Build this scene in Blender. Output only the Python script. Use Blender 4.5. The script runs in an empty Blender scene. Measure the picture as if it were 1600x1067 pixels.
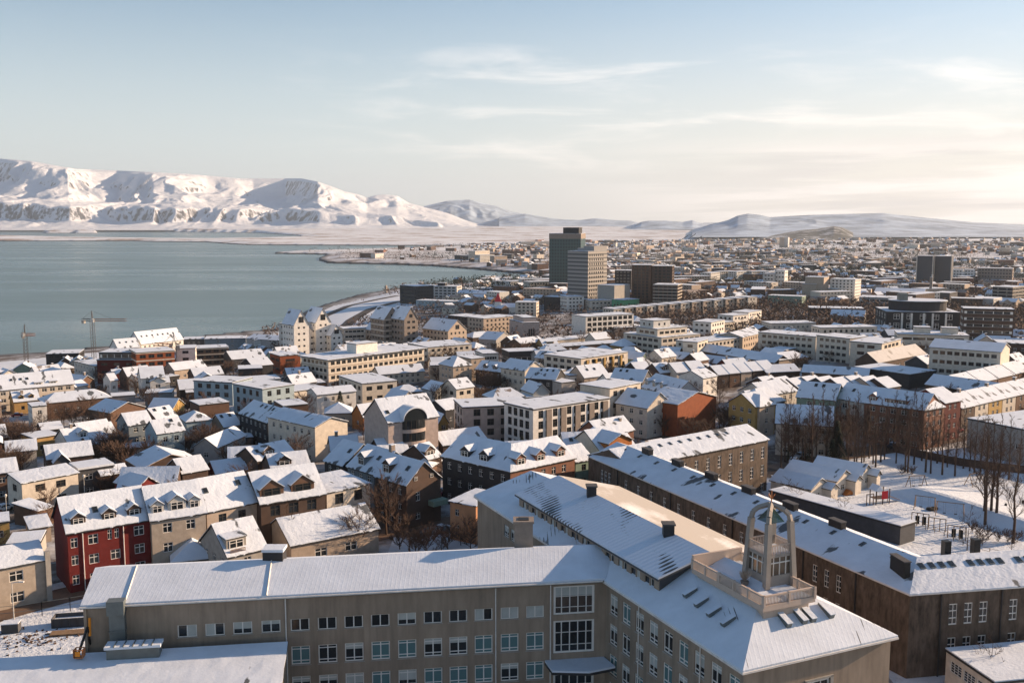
import bpy, math, random
import numpy as np
from mathutils import Vector, Matrix, noise as mnoise
R = math.radians
C = bpy.context.scene.collection
SC = bpy.context.scene
random.seed(7)
# ------------------------------------------------------------------ camera
FPX, PITCH, EYE = 1556.0, R(6.9), 100.0          # focal length in pixels of the 1600 px wide photograph
cam_d = bpy.data.cameras.new('camera'); cam = bpy.data.objects.new('camera', cam_d); C.objects.link(cam)
cam_d.sensor_width = 36; cam_d.lens = 36 * FPX / 1600; cam_d.clip_start = 1; cam_d.clip_end = 120000
cam.location = (0, 0, EYE); cam.rotation_euler = (R(90) - PITCH, 0, 0); SC.camera = cam
# ------------------------------------------------------------------ light
SUN_EL, SUN_AZ = 16.5, 70.0                        # azimuth clockwise from straight ahead (+Y)
w = bpy.data.worlds.new('World'); SC.world = w; w.use_nodes = True
nt = w.node_tree; N = nt.nodes; Lk = nt.links; N.clear()
wo = N.new('ShaderNodeOutputWorld'); bg = N.new('ShaderNodeBackground'); sky = N.new('ShaderNodeTexSky')
sky.sky_type = 'NISHITA'; sky.sun_disc = False; sky.sun_elevation = R(SUN_EL); sky.sun_rotation = R(SUN_AZ)
sky.altitude = 100; sky.air_density = 1.0; sky.dust_density = 0.35; sky.ozone_density = 1.3
tc = N.new('ShaderNodeTexCoord'); sep = N.new('ShaderNodeSeparateXYZ'); Lk.new(tc.outputs['Generated'], sep.inputs[0])
def wm(op, a, b=None, c=None):
    n = N.new('ShaderNodeMath'); n.operation = op
    for i, v in enumerate((a, b, c)):
        if v is None: continue
        if isinstance(v, (int, float)): n.inputs[i].default_value = v
        else: Lk.new(v, n.inputs[i])
    return n.outputs[0]
az_ = wm('ARCTAN2', sep.outputs[0], sep.outputs[1]); el_ = sep.outputs[2]
def wmap(x, a, b, c=0, d=1):
    q = N.new('ShaderNodeMapRange'); q.interpolation_type = 'SMOOTHSTEP'; Lk.new(x, q.inputs[0])
    for i, v in enumerate((a, b, c, d)): q.inputs[i + 1].default_value = v
    return q.outputs[0]
def clouds(sx, sy, ox, oy, lo, hi, dist=.6, det=9, tilt=.0):
    """wind-drawn sheets laid out by compass direction and height above the horizon"""
    c_ = N.new('ShaderNodeCombineXYZ'); Lk.new(wm('MULTIPLY_ADD', az_, sx, ox), c_.inputs[0]); Lk.new(wm('MULTIPLY_ADD', wm('MULTIPLY_ADD', az_, tilt, el_), sy, oy), c_.inputs[1])
    t_ = N.new('ShaderNodeTexNoise'); t_.inputs['Scale'].default_value = 1; t_.inputs['Detail'].default_value = det; t_.inputs['Roughness'].default_value = .6; t_.inputs['Distortion'].default_value = dist; Lk.new(c_.outputs[0], t_.inputs['Vector'])
    return wmap(t_.outputs[0], lo, hi)
wisps = wm('MULTIPLY', clouds(5.5, 38, 3.3, 2.0, .47, .78), wm('MULTIPLY', wmap(el_, .19, .13), wmap(el_, .02, .07)))
wisps = wm('MULTIPLY', wisps, wmap(az_, -.30, .0, .0, .65))
low = wm('MULTIPLY', clouds(3.4, 58, 7.7, 4.1, .42, .60, .5, 7, -.02), wm('MULTIPLY', wmap(el_, .085, .045), wmap(az_, .02, .30)))
grey = wm('MULTIPLY', clouds(3.1, 40, 1.4, 9.4, .42, .62, .4, 5), wm('MULTIPLY', wmap(el_, .10, .05), wmap(az_, .08, .40)))
SKYK = 0.067
hz = N.new('ShaderNodeMixRGB'); hz.blend_type = 'MIX'; tint = N.new('ShaderNodeMixRGB'); tint.blend_type = 'MULTIPLY'; tint.inputs[0].default_value = 1; tint.inputs[2].default_value = (.90, .98, 1.03, 1); Lk.new(sky.outputs[0], tint.inputs[1]); Lk.new(tint.outputs[0], hz.inputs[1]); hc = N.new('ShaderNodeMixRGB'); Lk.new(wmap(az_, -.25, .45), hc.inputs[0]); hc.inputs[1].default_value = (5.7, 6.0, 6.1, 1); hc.inputs[2].default_value = (7.4, 6.4, 5.8, 1); Lk.new(hc.outputs[0], hz.inputs[2])
hf = N.new('ShaderNodeMapRange'); hf.interpolation_type = 'SMOOTHSTEP'; hf.inputs[1].default_value = .27; hf.inputs[2].default_value = .0; hf.inputs[4].default_value = .8; Lk.new(sep.outputs[2], hf.inputs[0]); Lk.new(hf.outputs[0], hz.inputs[0])
mg = N.new('ShaderNodeMixRGB'); Lk.new(wm('MULTIPLY', grey, .6), mg.inputs[0]); Lk.new(hz.outputs[0], mg.inputs[1]); mg.inputs[2].default_value = (4.4, 4.1, 4.1, 1)
mx = N.new('ShaderNodeMixRGB'); Lk.new(wm('MULTIPLY', wm('MAXIMUM', wisps, low), .8), mx.inputs[0]); Lk.new(mg.outputs[0], mx.inputs[1]); mx.inputs[2].default_value = (11.5, 10.2, 9.3, 1)
Lk.new(mx.outputs[0], bg.inputs[0]); bg.inputs[1].default_value = SKYK; Lk.new(bg.outputs[0], wo.inputs[0])
sd = bpy.data.lights.new('sun', 'SUN'); sd.energy = 5.0; sd.angle = R(.6); sd.color = (1, .71, .47)
sun = bpy.data.objects.new('sun', sd); C.objects.link(sun)
sdir = Vector((math.cos(R(SUN_EL)) * math.sin(R(SUN_AZ)), math.cos(R(SUN_EL)) * math.cos(R(SUN_AZ)), math.sin(R(SUN_EL))))
sun.rotation_euler = sdir.to_track_quat('Z', 'Y').to_euler()
SC.view_settings.view_transform = 'Standard'; SC.view_settings.look = 'None'; SC.view_settings.gamma = 1; SC.view_settings.exposure = 1.12
SC.cycles.max_bounces = 6; SC.cycles.diffuse_bounces = 2; SC.cycles.volume_bounces = 0; SC.cycles.use_denoising = True
# ------------------------------------------------------------------ measuring: from the photograph to the place
def ray(x, y):
    u = (x - 800) / FPX; v = (533.5 - y) / FPX
    return (u, math.cos(PITCH) + v * math.sin(PITCH), -math.sin(PITCH) + v * math.cos(PITCH))
def P(x, y, z):
    d = ray(x, y); t = (z - EYE) / d[2]
    return (d[0] * t, d[1] * t, z)
def poly(pts): return np.array([P(x, y, 0)[:2] for x, y in pts])
LAND = [poly([(-900, 600), (-300, 575), (0, 560), (70, 555), (190, 543), (290, 531), (435, 517), (462, 499), (485, 486), (520, 475), (560, 463), (612, 454), (650, 449), (740, 444), (790, 440), (826, 433), (834, 429.5),
             (800, 427), (740, 421), (670, 416), (600, 413.5), (512, 411.5), (497, 406.5), (500, 403), (512, 398.5), (480, 397.5), (430, 396.8), (432, 394.6), (480, 393.5), (560, 391.5), (640, 388.5), (740, 386.2), (800, 385.2), (800, 382.5),
             (2600, 372), (4200, 430), (4200, 3000), (-3000, 3000), (-1500, 640)]),
        poly([(-700, 379), (0, 377.2), (205, 377), (232, 378), (320, 378.5), (345, 380.5), (383, 383), (560, 384), (742, 384.6), (900, 384), (2600, 380), (3200, 356.5), (-1400, 356.5), (-1400, 360), (0, 360), (400, 364), (468, 368.5), (470, 371.5), (400, 373), (330, 374.5), (225, 373.5), (0, 370), (-700, 370)]),
        poly([(70, 364.6), (150, 364.6), (150, 363.9), (70, 363.9)])]
LAND[0] = np.vstack([LAND[0][:-3], [[5200, 2600], [5200, -900], [-1400, -900], [-1500, 560]]])
def sdist(px, py, pg):
    best = np.full(px.shape, 1e12); ins = np.zeros(px.shape, bool); n = len(pg)
    for i in range(n):
        ax, ay = pg[i]; bx, by = pg[(i + 1) % n]
        ex, ey = bx - ax, by - ay; wx, wy = px - ax, py - ay
        t = np.clip((wx * ex + wy * ey) / (ex * ex + ey * ey), 0, 1)
        best = np.minimum(best, (wx - ex * t) ** 2 + (wy - ey * t) ** 2)
        c = ((ay > py) != (by > py)) & (px < (bx - ax) * (py - ay) / (by - ay + 1e-12) + ax)
        ins ^= c
    d = np.sqrt(best)
    return np.where(ins, d, -d)
def sm(a, b, x):
    t = np.clip((x - a) / (b - a), 0, 1); return t * t * (3 - 2 * t)
def vnoise(x, y, seed=0):
    xi = np.floor(x).astype(np.int64); yi = np.floor(y).astype(np.int64); fx = x - xi; fy = y - yi
    fx = fx * fx * (3 - 2 * fx); fy = fy * fy * (3 - 2 * fy)
    def h(a, b):
        v = (a * 374761393 + b * 668265263 + seed * 974711) & 0x7fffffff
        v = ((v ^ (v >> 13)) * 1274126177) & 0x7fffffff
        return ((v ^ (v >> 16)) & 0xffff) / 65535.0
    return (h(xi, yi) * (1 - fx) + h(xi + 1, yi) * fx) * (1 - fy) + (h(xi, yi + 1) * (1 - fx) + h(xi + 1, yi + 1) * fx) * fy
def fbm(x, y, o=5, seed=0, g=.5):
    s = 0; a = 1; t = 0
    for i in range(o):
        s = s + a * vnoise(x, y, seed + i * 17); t += a; a *= g; x = x * 2.03 + 11.3; y = y * 2.03 + 5.7
    return s / t
def ground_np(x, y):
    x = np.asarray(x, float); y = np.asarray(y, float); r = np.hypot(x, y)
    s0 = sdist(x, y, LAND[0]); s1 = np.maximum(sdist(x, y, LAND[1]), sdist(x, y, LAND[2]))
    hm = 38 - 22 * sm(300, 1450, r); hm = hm - 9 * sm(1500, 2400, r) * (1 - sm(300, 1500, x)) + 10 * sm(2500, 6000, r)
    h0 = np.where(s0 > 0, 3 + np.minimum(hm - 3, 35 * np.clip(s0 / 620, 0, 1) ** .9) * sm(0, 60, s0), -4)
    h1 = np.where(s1 > 0, 3 + 7 * sm(0, 120, s1) + 14 * (fbm(x / 500, y / 500, 4, 3) - .4) * sm(0, 400, s1) + 26 * sm(6000, 11000, r), -4)
    e0 = np.clip(s0 / 6, -1, 0); 
    return np.maximum(np.maximum(h0, h1), -4)
def gz(x, y): return float(ground_np([x], [y])[0])
_S = np.geomspace(25, 9000, 900)
def PG(x, y, h=0):
    """the first point h metres above the ground met by the ray through a pixel"""
    d = ray(x, y); k = _S / d[1]; zr = EYE + d[2] * k; g = ground_np(d[0] * k, _S) + h; i = np.nonzero(zr <= g)[0]
    i = int(i[0]) if len(i) else len(_S) - 1
    a, b = _S[max(i - 1, 0)], _S[i]
    for _ in range(14):
        m_ = (a + b) / 2; q = m_ / d[1]
        if EYE + d[2] * q <= gz(d[0] * q, m_) + h: b = m_
        else: a = m_
    q = b / d[1]; return (d[0] * q, b, gz(d[0] * q, b))
# ------------------------------------------------------------------ materials
MATS = {}
def node_mat(name):
    m = bpy.data.materials.new(name); m.use_nodes = True; MATS[name] = m
    return m, m.node_tree.nodes, m.node_tree.links, m.node_tree.nodes['Principled BSDF']
def col(name, c, rough=.85, var=.16, bump=.15, sc=.9, streak=0.0, metal=0, spec=.3):
    """a weathered wall or metal colour, mottled in world space"""
    if name in MATS: return MATS[name]
    m, n, l, b = node_mat(name)
    b.inputs['Roughness'].default_value = rough; b.inputs['Metallic'].default_value = metal; b.inputs['Specular IOR Level'].default_value = spec
    g = n.new('ShaderNodeNewGeometry'); mpn = n.new('ShaderNodeMapping'); mpn.inputs['Scale'].default_value = (1, 1, .35 if streak else 1); l.new(g.outputs['Position'], mpn.inputs[0])
    a = n.new('ShaderNodeTexNoise'); a.inputs['Scale'].default_value = sc; a.inputs['Detail'].default_value = 6; a.inputs['Roughness'].default_value = .65; l.new(mpn.outputs[0], a.inputs['Vector'])
    mr = n.new('ShaderNodeMapRange'); mr.inputs[1].default_value = .3; mr.inputs[2].default_value = .7; mr.inputs[3].default_value = 1 - var; mr.inputs[4].default_value = 1 + var; l.new(a.outputs[0], mr.inputs[0])
    k = n.new('ShaderNodeVectorMath'); k.operation = 'SCALE'; k.inputs[0].default_value = c; l.new(mr.outputs[0], k.inputs['Scale']); l.new(k.outputs[0], b.inputs['Base Color'])
    if streak:      # rain streaks running down the render
        m3 = n.new('ShaderNodeMapping'); m3.inputs['Scale'].default_value = (1.6, 1.6, .07); l.new(g.outputs['Position'], m3.inputs[0]); a3 = n.new('ShaderNodeTexNoise'); a3.inputs['Scale'].default_value = 1.0; a3.inputs['Detail'].default_value = 5; l.new(m3.outputs[0], a3.inputs['Vector'])
        r3 = n.new('ShaderNodeMapRange'); r3.inputs[1].default_value = .42; r3.inputs[2].default_value = .70; r3.inputs[3].default_value = 1.0; r3.inputs[4].default_value = .80; l.new(a3.outputs[0], r3.inputs[0]); k3 = n.new('ShaderNodeVectorMath'); k3.operation = 'SCALE'; l.new(k.outputs[0], k3.inputs[0]); l.new(r3.outputs[0], k3.inputs['Scale']); l.new(k3.outputs[0], b.inputs['Base Color'])
    if bump:
        bn = n.new('ShaderNodeBump'); bn.inputs['Strength'].default_value = bump; bn.inputs['Distance'].default_value = .05
        a2 = n.new('ShaderNodeTexNoise'); a2.inputs['Scale'].default_value = 9; a2.inputs['Detail'].default_value = 4; l.new(g.outputs['Position'], a2.inputs['Vector']); l.new(a2.outputs[0], bn.inputs['Height']); l.new(bn.outputs[0], b.inputs['Normal'])
    return m
COL = dict(cream=(.55, .495, .42), white=(.68, .65, .60), tan=(.41, .33, .26), beige=(.40, .34, .275), grey=(.30, .29, .28), pale=(.50, .49, .46), dark=(.035, .035, .038), slate=(.07, .072, .078),
           brown=(.13, .075, .05), brick=(.21, .10, .065), umber=(.085, .055, .042), red=(.14, .017, .015), maroon=(.10, .016, .014), blue=(.30, .38, .42), bluegrey=(.16, .19, .21), teal=(.03, .085, .09), green=(.19, .27, .22),
           yellow=(.40, .26, .09), orange=(.42, .15, .04), peach=(.50, .25, .13), rust=(.26, .075, .03), pinkgrey=(.42, .34, .30), stone=(.24, .20, .17), concrete=(.33, .31, .28), blueroof=(.07, .16, .34), greenroof=(.10, .32, .17))
for k_, v_ in COL.items(): col(k_, v_)
M = MATS
col('school_render', (.30, .238, .182), var=.2, sc=.5, streak=1); col('school_dark', (.115, .085, .064), var=.55, sc=1.3, streak=1, bump=.6); col('fascia_dark', (.03, .03, .032), .6); col('fascia_white', (.66, .63, .59), .6); col('metal_grey', (.14, .16, .16), .45, metal=.3)
col('frame_white', (.72, .70, .66), .5, .05, 0); col('frame_dark', (.05, .045, .04), .5, .05, 0); col('bark', (.075, .048, .034), .95, .3, 0); col('twig', (.10, .064, .047), .95, .3, 0); col('needle', (.018, .028, .018), .95, .4, 0, .4)
col('asphalt', (.055, .045, .040), .85, .25, .2, .3); col('wet_road', (.13, .085, .06), .7, .3, .2, .4); col('blind', (.42, .44, .42), .8, .12, 0, .6); col('black', (.012, .012, .013), .5, .1, 0); col('tyre', (.015, .015, .015), .9, .1, 0)
col('crane_red', (.38, .15, .06), .6); col('crane_dark', (.07, .06, .055), .6); col('bright_orange', (.75, .25, .02), .5, .05); col('bright_red', (.55, .02, .03), .5, .05); col('wood', (.26, .17, .10), .8)
m, n, l, b = node_mat('glass'); b.inputs['Base Color'].default_value = (.018, .022, .025, 1); b.inputs['Roughness'].default_value = .12; b.inputs['Specular IOR Level'].default_value = .55
m, n, l, b = node_mat('glass_teal'); b.inputs['Base Color'].default_value = (.10, .19, .20, 1); b.inputs['Roughness'].default_value = .15; b.inputs['Specular IOR Level'].default_value = .7
def snow_mat(name, rib=0, axis=0, patch=.0, c=(.65, .71, .79), under=(.10, .11, .12), dirt=.0):
    m, n, l, b = node_mat(name); b.inputs['Roughness'].default_value = .75; b.inputs['Specular IOR Level'].default_value = .25
    g = n.new('ShaderNodeNewGeometry'); t = n.new('ShaderNodeTexCoord')
    a = n.new('ShaderNodeTexNoise'); a.inputs['Scale'].default_value = .35; a.inputs['Detail'].default_value = 8; a.inputs['Roughness'].default_value = .6; l.new(g.outputs['Position'], a.inputs['Vector'])
    mr = n.new('ShaderNodeMapRange'); mr.inputs[1].default_value = .3; mr.inputs[2].default_value = .7; mr.inputs[3].default_value = .90; mr.inputs[4].default_value = 1.04; l.new(a.outputs[0], mr.inputs[0])
    k = n.new('ShaderNodeVectorMath'); k.operation = 'SCALE'; k.inputs[0].default_value = c; l.new(mr.outputs[0], k.inputs['Scale']); out = k.outputs[0]
    hgt = a.outputs[0]
    if rib:
        sx = n.new('ShaderNodeSeparateXYZ'); l.new(t.outputs['Object'], sx.inputs[0])
        wv = n.new('ShaderNodeMath'); wv.operation = 'MULTIPLY'; wv.inputs[1].default_value = 6.2832 / rib; l.new(sx.outputs[axis], wv.inputs[0])
        sn = n.new('ShaderNodeMath'); sn.operation = 'SINE'; l.new(wv.outputs[0], sn.inputs[0])
        ab = n.new('ShaderNodeMapRange'); ab.inputs[1].default_value = .55; ab.inputs[2].default_value = 1; l.new(sn.outputs[0], ab.inputs[0]); ribo = ab.outputs[0]
    if patch:
        mp_ = n.new('ShaderNodeMapping'); l.new(t.outputs['Object'], mp_.inputs[0]); mp_.inputs['Scale'].default_value = (1, .4, 1) if axis == 0 else (.4, 1, 1)
        pn = n.new('ShaderNodeTexNoise'); pn.inputs['Scale'].default_value = .28; pn.inputs['Detail'].default_value = 5; l.new(mp_.outputs[0], pn.inputs['Vector'])
        add = n.new('ShaderNodeMath'); add.operation = 'ADD'; l.new(pn.outputs[0], add.inputs[0])
        if rib:
            q = n.new('ShaderNodeMath'); q.operation = 'MULTIPLY'; q.inputs[1].default_value = .10; l.new(ribo, q.inputs[0]); l.new(q.outputs[0], add.inputs[1])
        else: add.inputs[1].default_value = 0
        th = n.new('ShaderNodeMapRange'); th.inputs[1].default_value = 1 - patch; th.inputs[2].default_value = 1.03 - patch; l.new(add.outputs[0], th.inputs[0])
        mxx = n.new('ShaderNodeMixRGB'); l.new(th.outputs[0], mxx.inputs[0]); l.new(out, mxx.inputs[1]); mxx.inputs[2].default_value = (*under, 1); out = mxx.outputs[0]
    l.new(out, b.inputs['Base Color'])
    bn = n.new('ShaderNodeBump'); bn.inputs['Strength'].default_value = .2 if rib else .55; bn.inputs['Distance'].default_value = .12
    f = n.new('ShaderNodeTexNoise'); f.inputs['Scale'].default_value = 2.2; f.inputs['Detail'].default_value = 5; l.new(g.outputs['Position'], f.inputs['Vector'])
    hsum = n.new('ShaderNodeMath'); hsum.operation = 'ADD'; l.new(f.outputs[0], hsum.inputs[0])
    if rib:
        q2 = n.new('ShaderNodeMath'); q2.operation = 'MULTIPLY'; q2.inputs[1].default_value = .22; l.new(ribo, q2.inputs[0]); l.new(q2.outputs[0], hsum.inputs[1])
    else: l.new(hgt, hsum.inputs[1])
    l.new(hsum.outputs[0], bn.inputs['Height']); l.new(bn.outputs[0], b.inputs['Normal'])
    return m
snow_mat('snow', patch=.385); snow_mat('snow_thaw', patch=.42, under=(.22, .19, .17)); snow_mat('snow_dark_thaw', patch=.40, under=(.05, .05, .055)); snow_mat('snow_eave', rib=.55, axis=0, patch=.22); snow_mat('snow_clean'); snow_mat('snow_rib', rib=.55, axis=0, patch=.30); snow_mat('snow_ribt', rib=.55, axis=0, patch=.36, c=(.56, .54, .52), under=(.30, .28, .25))
# ------------------------------------------------------------------ mesh helpers
class MB:
    def __init__(s): s.v = []; s.f = []; s.m = []
    def quad(s, *p, m=0):
        i = len(s.v); s.v += [tuple(q) for q in p]; s.f.append(tuple(range(i, i + len(p)))); s.m.append(m); return s
    def box(s, x0, y0, z0, x1, y1, z1, m=0, skip=''):
        i = len(s.v); s.v += [(x0, y0, z0), (x1, y0, z0), (x1, y1, z0), (x0, y1, z0), (x0, y0, z1), (x1, y0, z1), (x1, y1, z1), (x0, y1, z1)]
        for k, f in zip('bfrkltz', ((0, 3, 2, 1), (0, 1, 5, 4), (1, 2, 6, 5), (2, 3, 7, 6), (3, 0, 4, 7), (4, 5, 6, 7))):
            if k in skip: continue
            s.f.append(tuple(i + j for j in f)); s.m.append(m)
        return s
    def prism(s, a, b, m=0, caps=True):
        """two matching rings of points joined by faces"""
        i = len(s.v); n = len(a); s.v += [tuple(q) for q in a] + [tuple(q) for q in b]
        for k in range(n):
            j = (k + 1) % n; s.f.append((i + k, i + j, i + n + j, i + n + k)); s.m.append(m)
        if caps: s.f.append(tuple(i + k for k in reversed(range(n)))); s.m.append(m); s.f.append(tuple(i + n + k for k in range(n))); s.m.append(m)
        return s
    def bar(s, p, q, r, n=4, m=0, r2=None, caps=True):
        p = Vector(p); q = Vector(q); d = (q - p)
        if d.length < 1e-6: return s
        d.normalize(); u = d.orthogonal().normalized() if abs(d.z) < .99 else Vector((1, 0, 0)); v = d.cross(u); r2 = r if r2 is None else r2
        A = [p + (u * math.cos(t) + v * math.sin(t)) * r for t in [2 * math.pi * (k + .5) / n for k in range(n)]]
        B = [q + (u * math.cos(t) + v * math.sin(t)) * r2 for t in [2 * math.pi * (k + .5) / n for k in range(n)]]
        return s.prism(A, B, m, caps)
    def mesh(s, name, mats, smooth=False):
        me = bpy.data.meshes.new(name); me.from_pydata(s.v, [], s.f)
        for q in mats: me.materials.append(M[q])
        if len(mats) > 1: me.polygons.foreach_set('material_index', s.m)
        if smooth: me.polygons.foreach_set('use_smooth', [True] * len(s.f))
        me.update(); return me
    def build(s, name, mats, parent=None, loc=(0, 0, 0), rz=0, smooth=False):
        if isinstance(mats, str): mats = [mats]
        return inst(s.mesh(name, mats, smooth), name, parent, loc, rz)
def inst(me, name, parent=None, loc=(0, 0, 0), rz=0, scale=None):
    o = bpy.data.objects.new(name, me); C.objects.link(o); o.parent = parent; o.location = loc; o.rotation_euler = (0, 0, rz)
    if scale: o.scale = scale
    return o
def tag(o, label=None, cat=None, group=None, kind=None):
    for k, v in (('label', label), ('category', cat), ('group', group), ('kind', kind)):
        if v: o[k] = v
    return o
def thing(name, label, cat, loc, rz=0, group=None):
    o = bpy.data.objects.new(name, None); C.objects.link(o); o.location = loc; o.rotation_euler = (0, 0, rz); o.empty_display_size = .5
    return tag(o, label, cat, group)
# ------------------------------------------------------------------ windows: one unit mesh per sort, 1 x 1 m, facing -y
def win_mesh(kind):
    fr = MB(); pn = MB(); t = .055
    pn.quad((-.5, .02, -.5), (.5, .02, -.5), (.5, .02, .5), (-.5, .02, .5))
    b = lambda x0, z0, x1, z1: fr.box(x0, -.05, z0, x1, .05, z1, skip='k')
    b(-.5, -.5, .5, -.5 + t); b(-.5, .5 - t, .5, .5); b(-.5, -.5 + t, -.5 + t, .5 - t); b(.5 - t, -.5 + t, .5, .5 - t)
    if kind in ('cross', 'two', 'school', 'tall'): b(-.03, -.5 + t, .03, .5 - t)
    if kind == 'cross': b(-.5 + t, .12, -.03, .18); b(.03, .12, .5 - t, .18)
    if kind == 'school':
        for sx in (-1, 1):
            for z in (-.33, .30): b(min(sx * .03, sx * (.5 - t)), z, max(sx * .03, sx * (.5 - t)), z + .045)
    if kind == 'tall':
        for z in (-.2, .14): b(-.5 + t, z, -.03, z + .04); b(.03, z, .5 - t, z + .04)
    if kind == 'grid':
        for x in (-.17, .14): b(x, -.5 + t, x + .03, .5 - t)
        for z in (-.24, .0, .22): b(-.5 + t, z, .5 - t, z + .03)
    if kind == 'stair':
        for k in range(1, 5): b(-.5 + k * .2 - .012, -.5 + t, -.5 + k * .2 + .012, .5 - t)
        for z in (-.26, .12): b(-.5 + t, z, .5 - t, z + .018)
    if kind == 'strip':
        for k in range(1, 5): b(-.5 + k * .2 - .008, -.5 + t, -.5 + k * .2 + .008, .5 - t)
    return fr, pn
WM = {}
def window(kind, frame, pane, parent, loc, rz, sx, sz, near, name='window'):
    key = (kind, frame, pane, near)
    if key not in WM:
        fr, pn = win_mesh(kind)
        if pane.startswith('half'):      # a blind drawn over part of the glass
            u, v, w_, h = dict(half_left=(-.5, -.5, 0, .5), half_right=(0, -.5, .5, .5), half_top=(-.5, -.1, .5, .5), half_high=(-.5, .15, .5, .5))[pane]
            pn.quad((u, .012, v), (w_, .012, v), (w_, .012, h), (u, .012, h), m=1); WM[key] = (fr.mesh('window_frame', [frame]), pn.mesh('window_pane', ['glass', 'blind']))
            q = WM[key]; o = inst(q[0], name, parent, loc, rz, (sx, 1, sz)); inst(q[1], 'pane', o); return o
        if near: WM[key] = (fr.mesh('window_frame', [frame]), pn.mesh('window_pane', [pane]))
        else:
            i = len(fr.v); fr.v += pn.v; fr.f += [tuple(i + j for j in f) for f in pn.f]; fr.m += [1] * len(pn.f)
            WM[key] = (fr.mesh('window', [frame, pane]),)
    q = WM[key]; o = inst(q[0], name, parent, loc, rz, (sx, 1, sz))
    if near or len(q) > 1: inst(q[1], 'pane', o)
    return o
# ------------------------------------------------------------------ buildings
def facade(mb, o, d, nrm, L, z0, z1, rects, rev=.14, m=0):
    """wall from z0 to z1 along d with real openings (s0,z0,s1,z1) and reveals"""
    pt = lambda s, z, i=0: (o[0] + d[0] * s - nrm[0] * i, o[1] + d[1] * s - nrm[1] * i, z)
    rects = [r for r in rects if r[0] > .05 and r[2] < L - .05 and r[1] > z0 + .05 and r[3] < z1 - .05]
    zs = sorted({z0, z1} | {r[1] for r in rects} | {r[3] for r in rects})
    for a, b in zip(zs, zs[1:]):
        if b - a < 1e-4: continue
        s = 0
        for r in sorted(r for r in rects if r[1] <= a + 1e-5 and r[3] >= b - 1e-5):
            if r[0] > s: mb.quad(pt(s, a), pt(r[0], a), pt(r[0], b), pt(s, b), m=m)
            s = max(s, r[2])
        mb.quad(pt(s, a), pt(L, a), pt(L, b), pt(s, b), m=m)
    for r in rects:
        a, b, c, e = r
        mb.quad(pt(a, b), pt(c, b), pt(c, b, rev), pt(a, b, rev), m=m); mb.quad(pt(a, e, rev), pt(c, e, rev), pt(c, e), pt(a, e), m=m)
        mb.quad(pt(a, b), pt(a, b, rev), pt(a, e, rev), pt(a, e), m=m); mb.quad(pt(c, b, rev), pt(c, b), pt(c, e), pt(c, e, rev), m=m)
    return rects
def rows_auto(L, H, fl, sp, ww, wh, off=0, top=0, sh=None):
    n = max(1, int((L - .8) / sp)); s0 = (L - (n - 1) * sp) / 2; sh = sh or (H - top) / fl
    return [(s0 + i * sp - ww / 2 + off, H - top - k * sh - sh / 2 - wh / 2, s0 + i * sp + ww / 2 + off, H - top - k * sh - sh / 2 + wh / 2) for k in range(fl) for i in range(n)]
FOOT = []   # footprints of everything built, for the later houses to keep clear of
def footprint(o, ang, L, D, pad=0):
    c, s = math.cos(ang), math.sin(ang)
    q = [(-pad, -pad), (L + pad, -pad), (L + pad, D + pad), (-pad, D + pad)]
    FOOT.append([(o[0] + x * c - y * s, o[1] + x * s + y * c) for x, y in q])
def snow_quad(rm, pts, d0, d1):
    """a snow blanket: lumpy top, uneven edges"""
    p = [Vector(q) for q in pts]; n = max(2, min(60, int((p[1] - p[0]).length / .7))); k = max(2, min(16, int((p[3] - p[0]).length / .9))); g = []
    for j in range(k + 1):
        r_ = []
        for i in range(n + 1):
            u, v = i / n, j / k; eu = min(u, 1 - u) * n; ev = min(v, 1 - v) * k; ju = mnoise.noise(Vector((p[0].x + i * .9, j * .8, p[0].z))) ; jv = mnoise.noise(Vector((i * .7 + 9, p[0].y + j, 3)))
            if eu == 0: u += (.09 * jv - .02) / max(1, (p[1] - p[0]).length) * (1 if u < .5 else -1)
            if ev == 0: v += (.13 * ju - .03) / max(1, (p[3] - p[0]).length) * (-1 if v < .5 else 1) * -1
            c = p[0].lerp(p[1], u).lerp(p[3].lerp(p[2], u), v); c.z += d1 + .045 * ju - (.05 if ev == 0 or eu == 0 else 0); r_.append(c)
        g.append(r_)
    b0 = len(rm.v); w_ = n + 1
    for r_ in g: rm.v += [tuple(c) for c in r_]
    for j in range(k):
        for i in range(n): a = b0 + j * w_ + i; rm.f.append((a, a + 1, a + w_ + 1, a + w_)); rm.m.append(0)
    edge = [(0, i) for i in range(n + 1)] + [(j, n) for j in range(1, k + 1)] + [(k, i) for i in range(n - 1, -1, -1)] + [(j, 0) for j in range(k - 1, 0, -1)]
    b1 = len(rm.v)
    for j, i in edge: c = g[j][i]; rm.v.append((c.x, c.y, c.z - (d1 - d0) - .05))
    m_ = len(edge)
    for q in range(m_):
        (j, i), (j2, i2) = edge[q], edge[(q + 1) % m_]; rm.f.append((b0 + j * w_ + i, b1 + q, b1 + (q + 1) % m_, b0 + j2 * w_ + i2)); rm.m.append(0)
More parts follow.
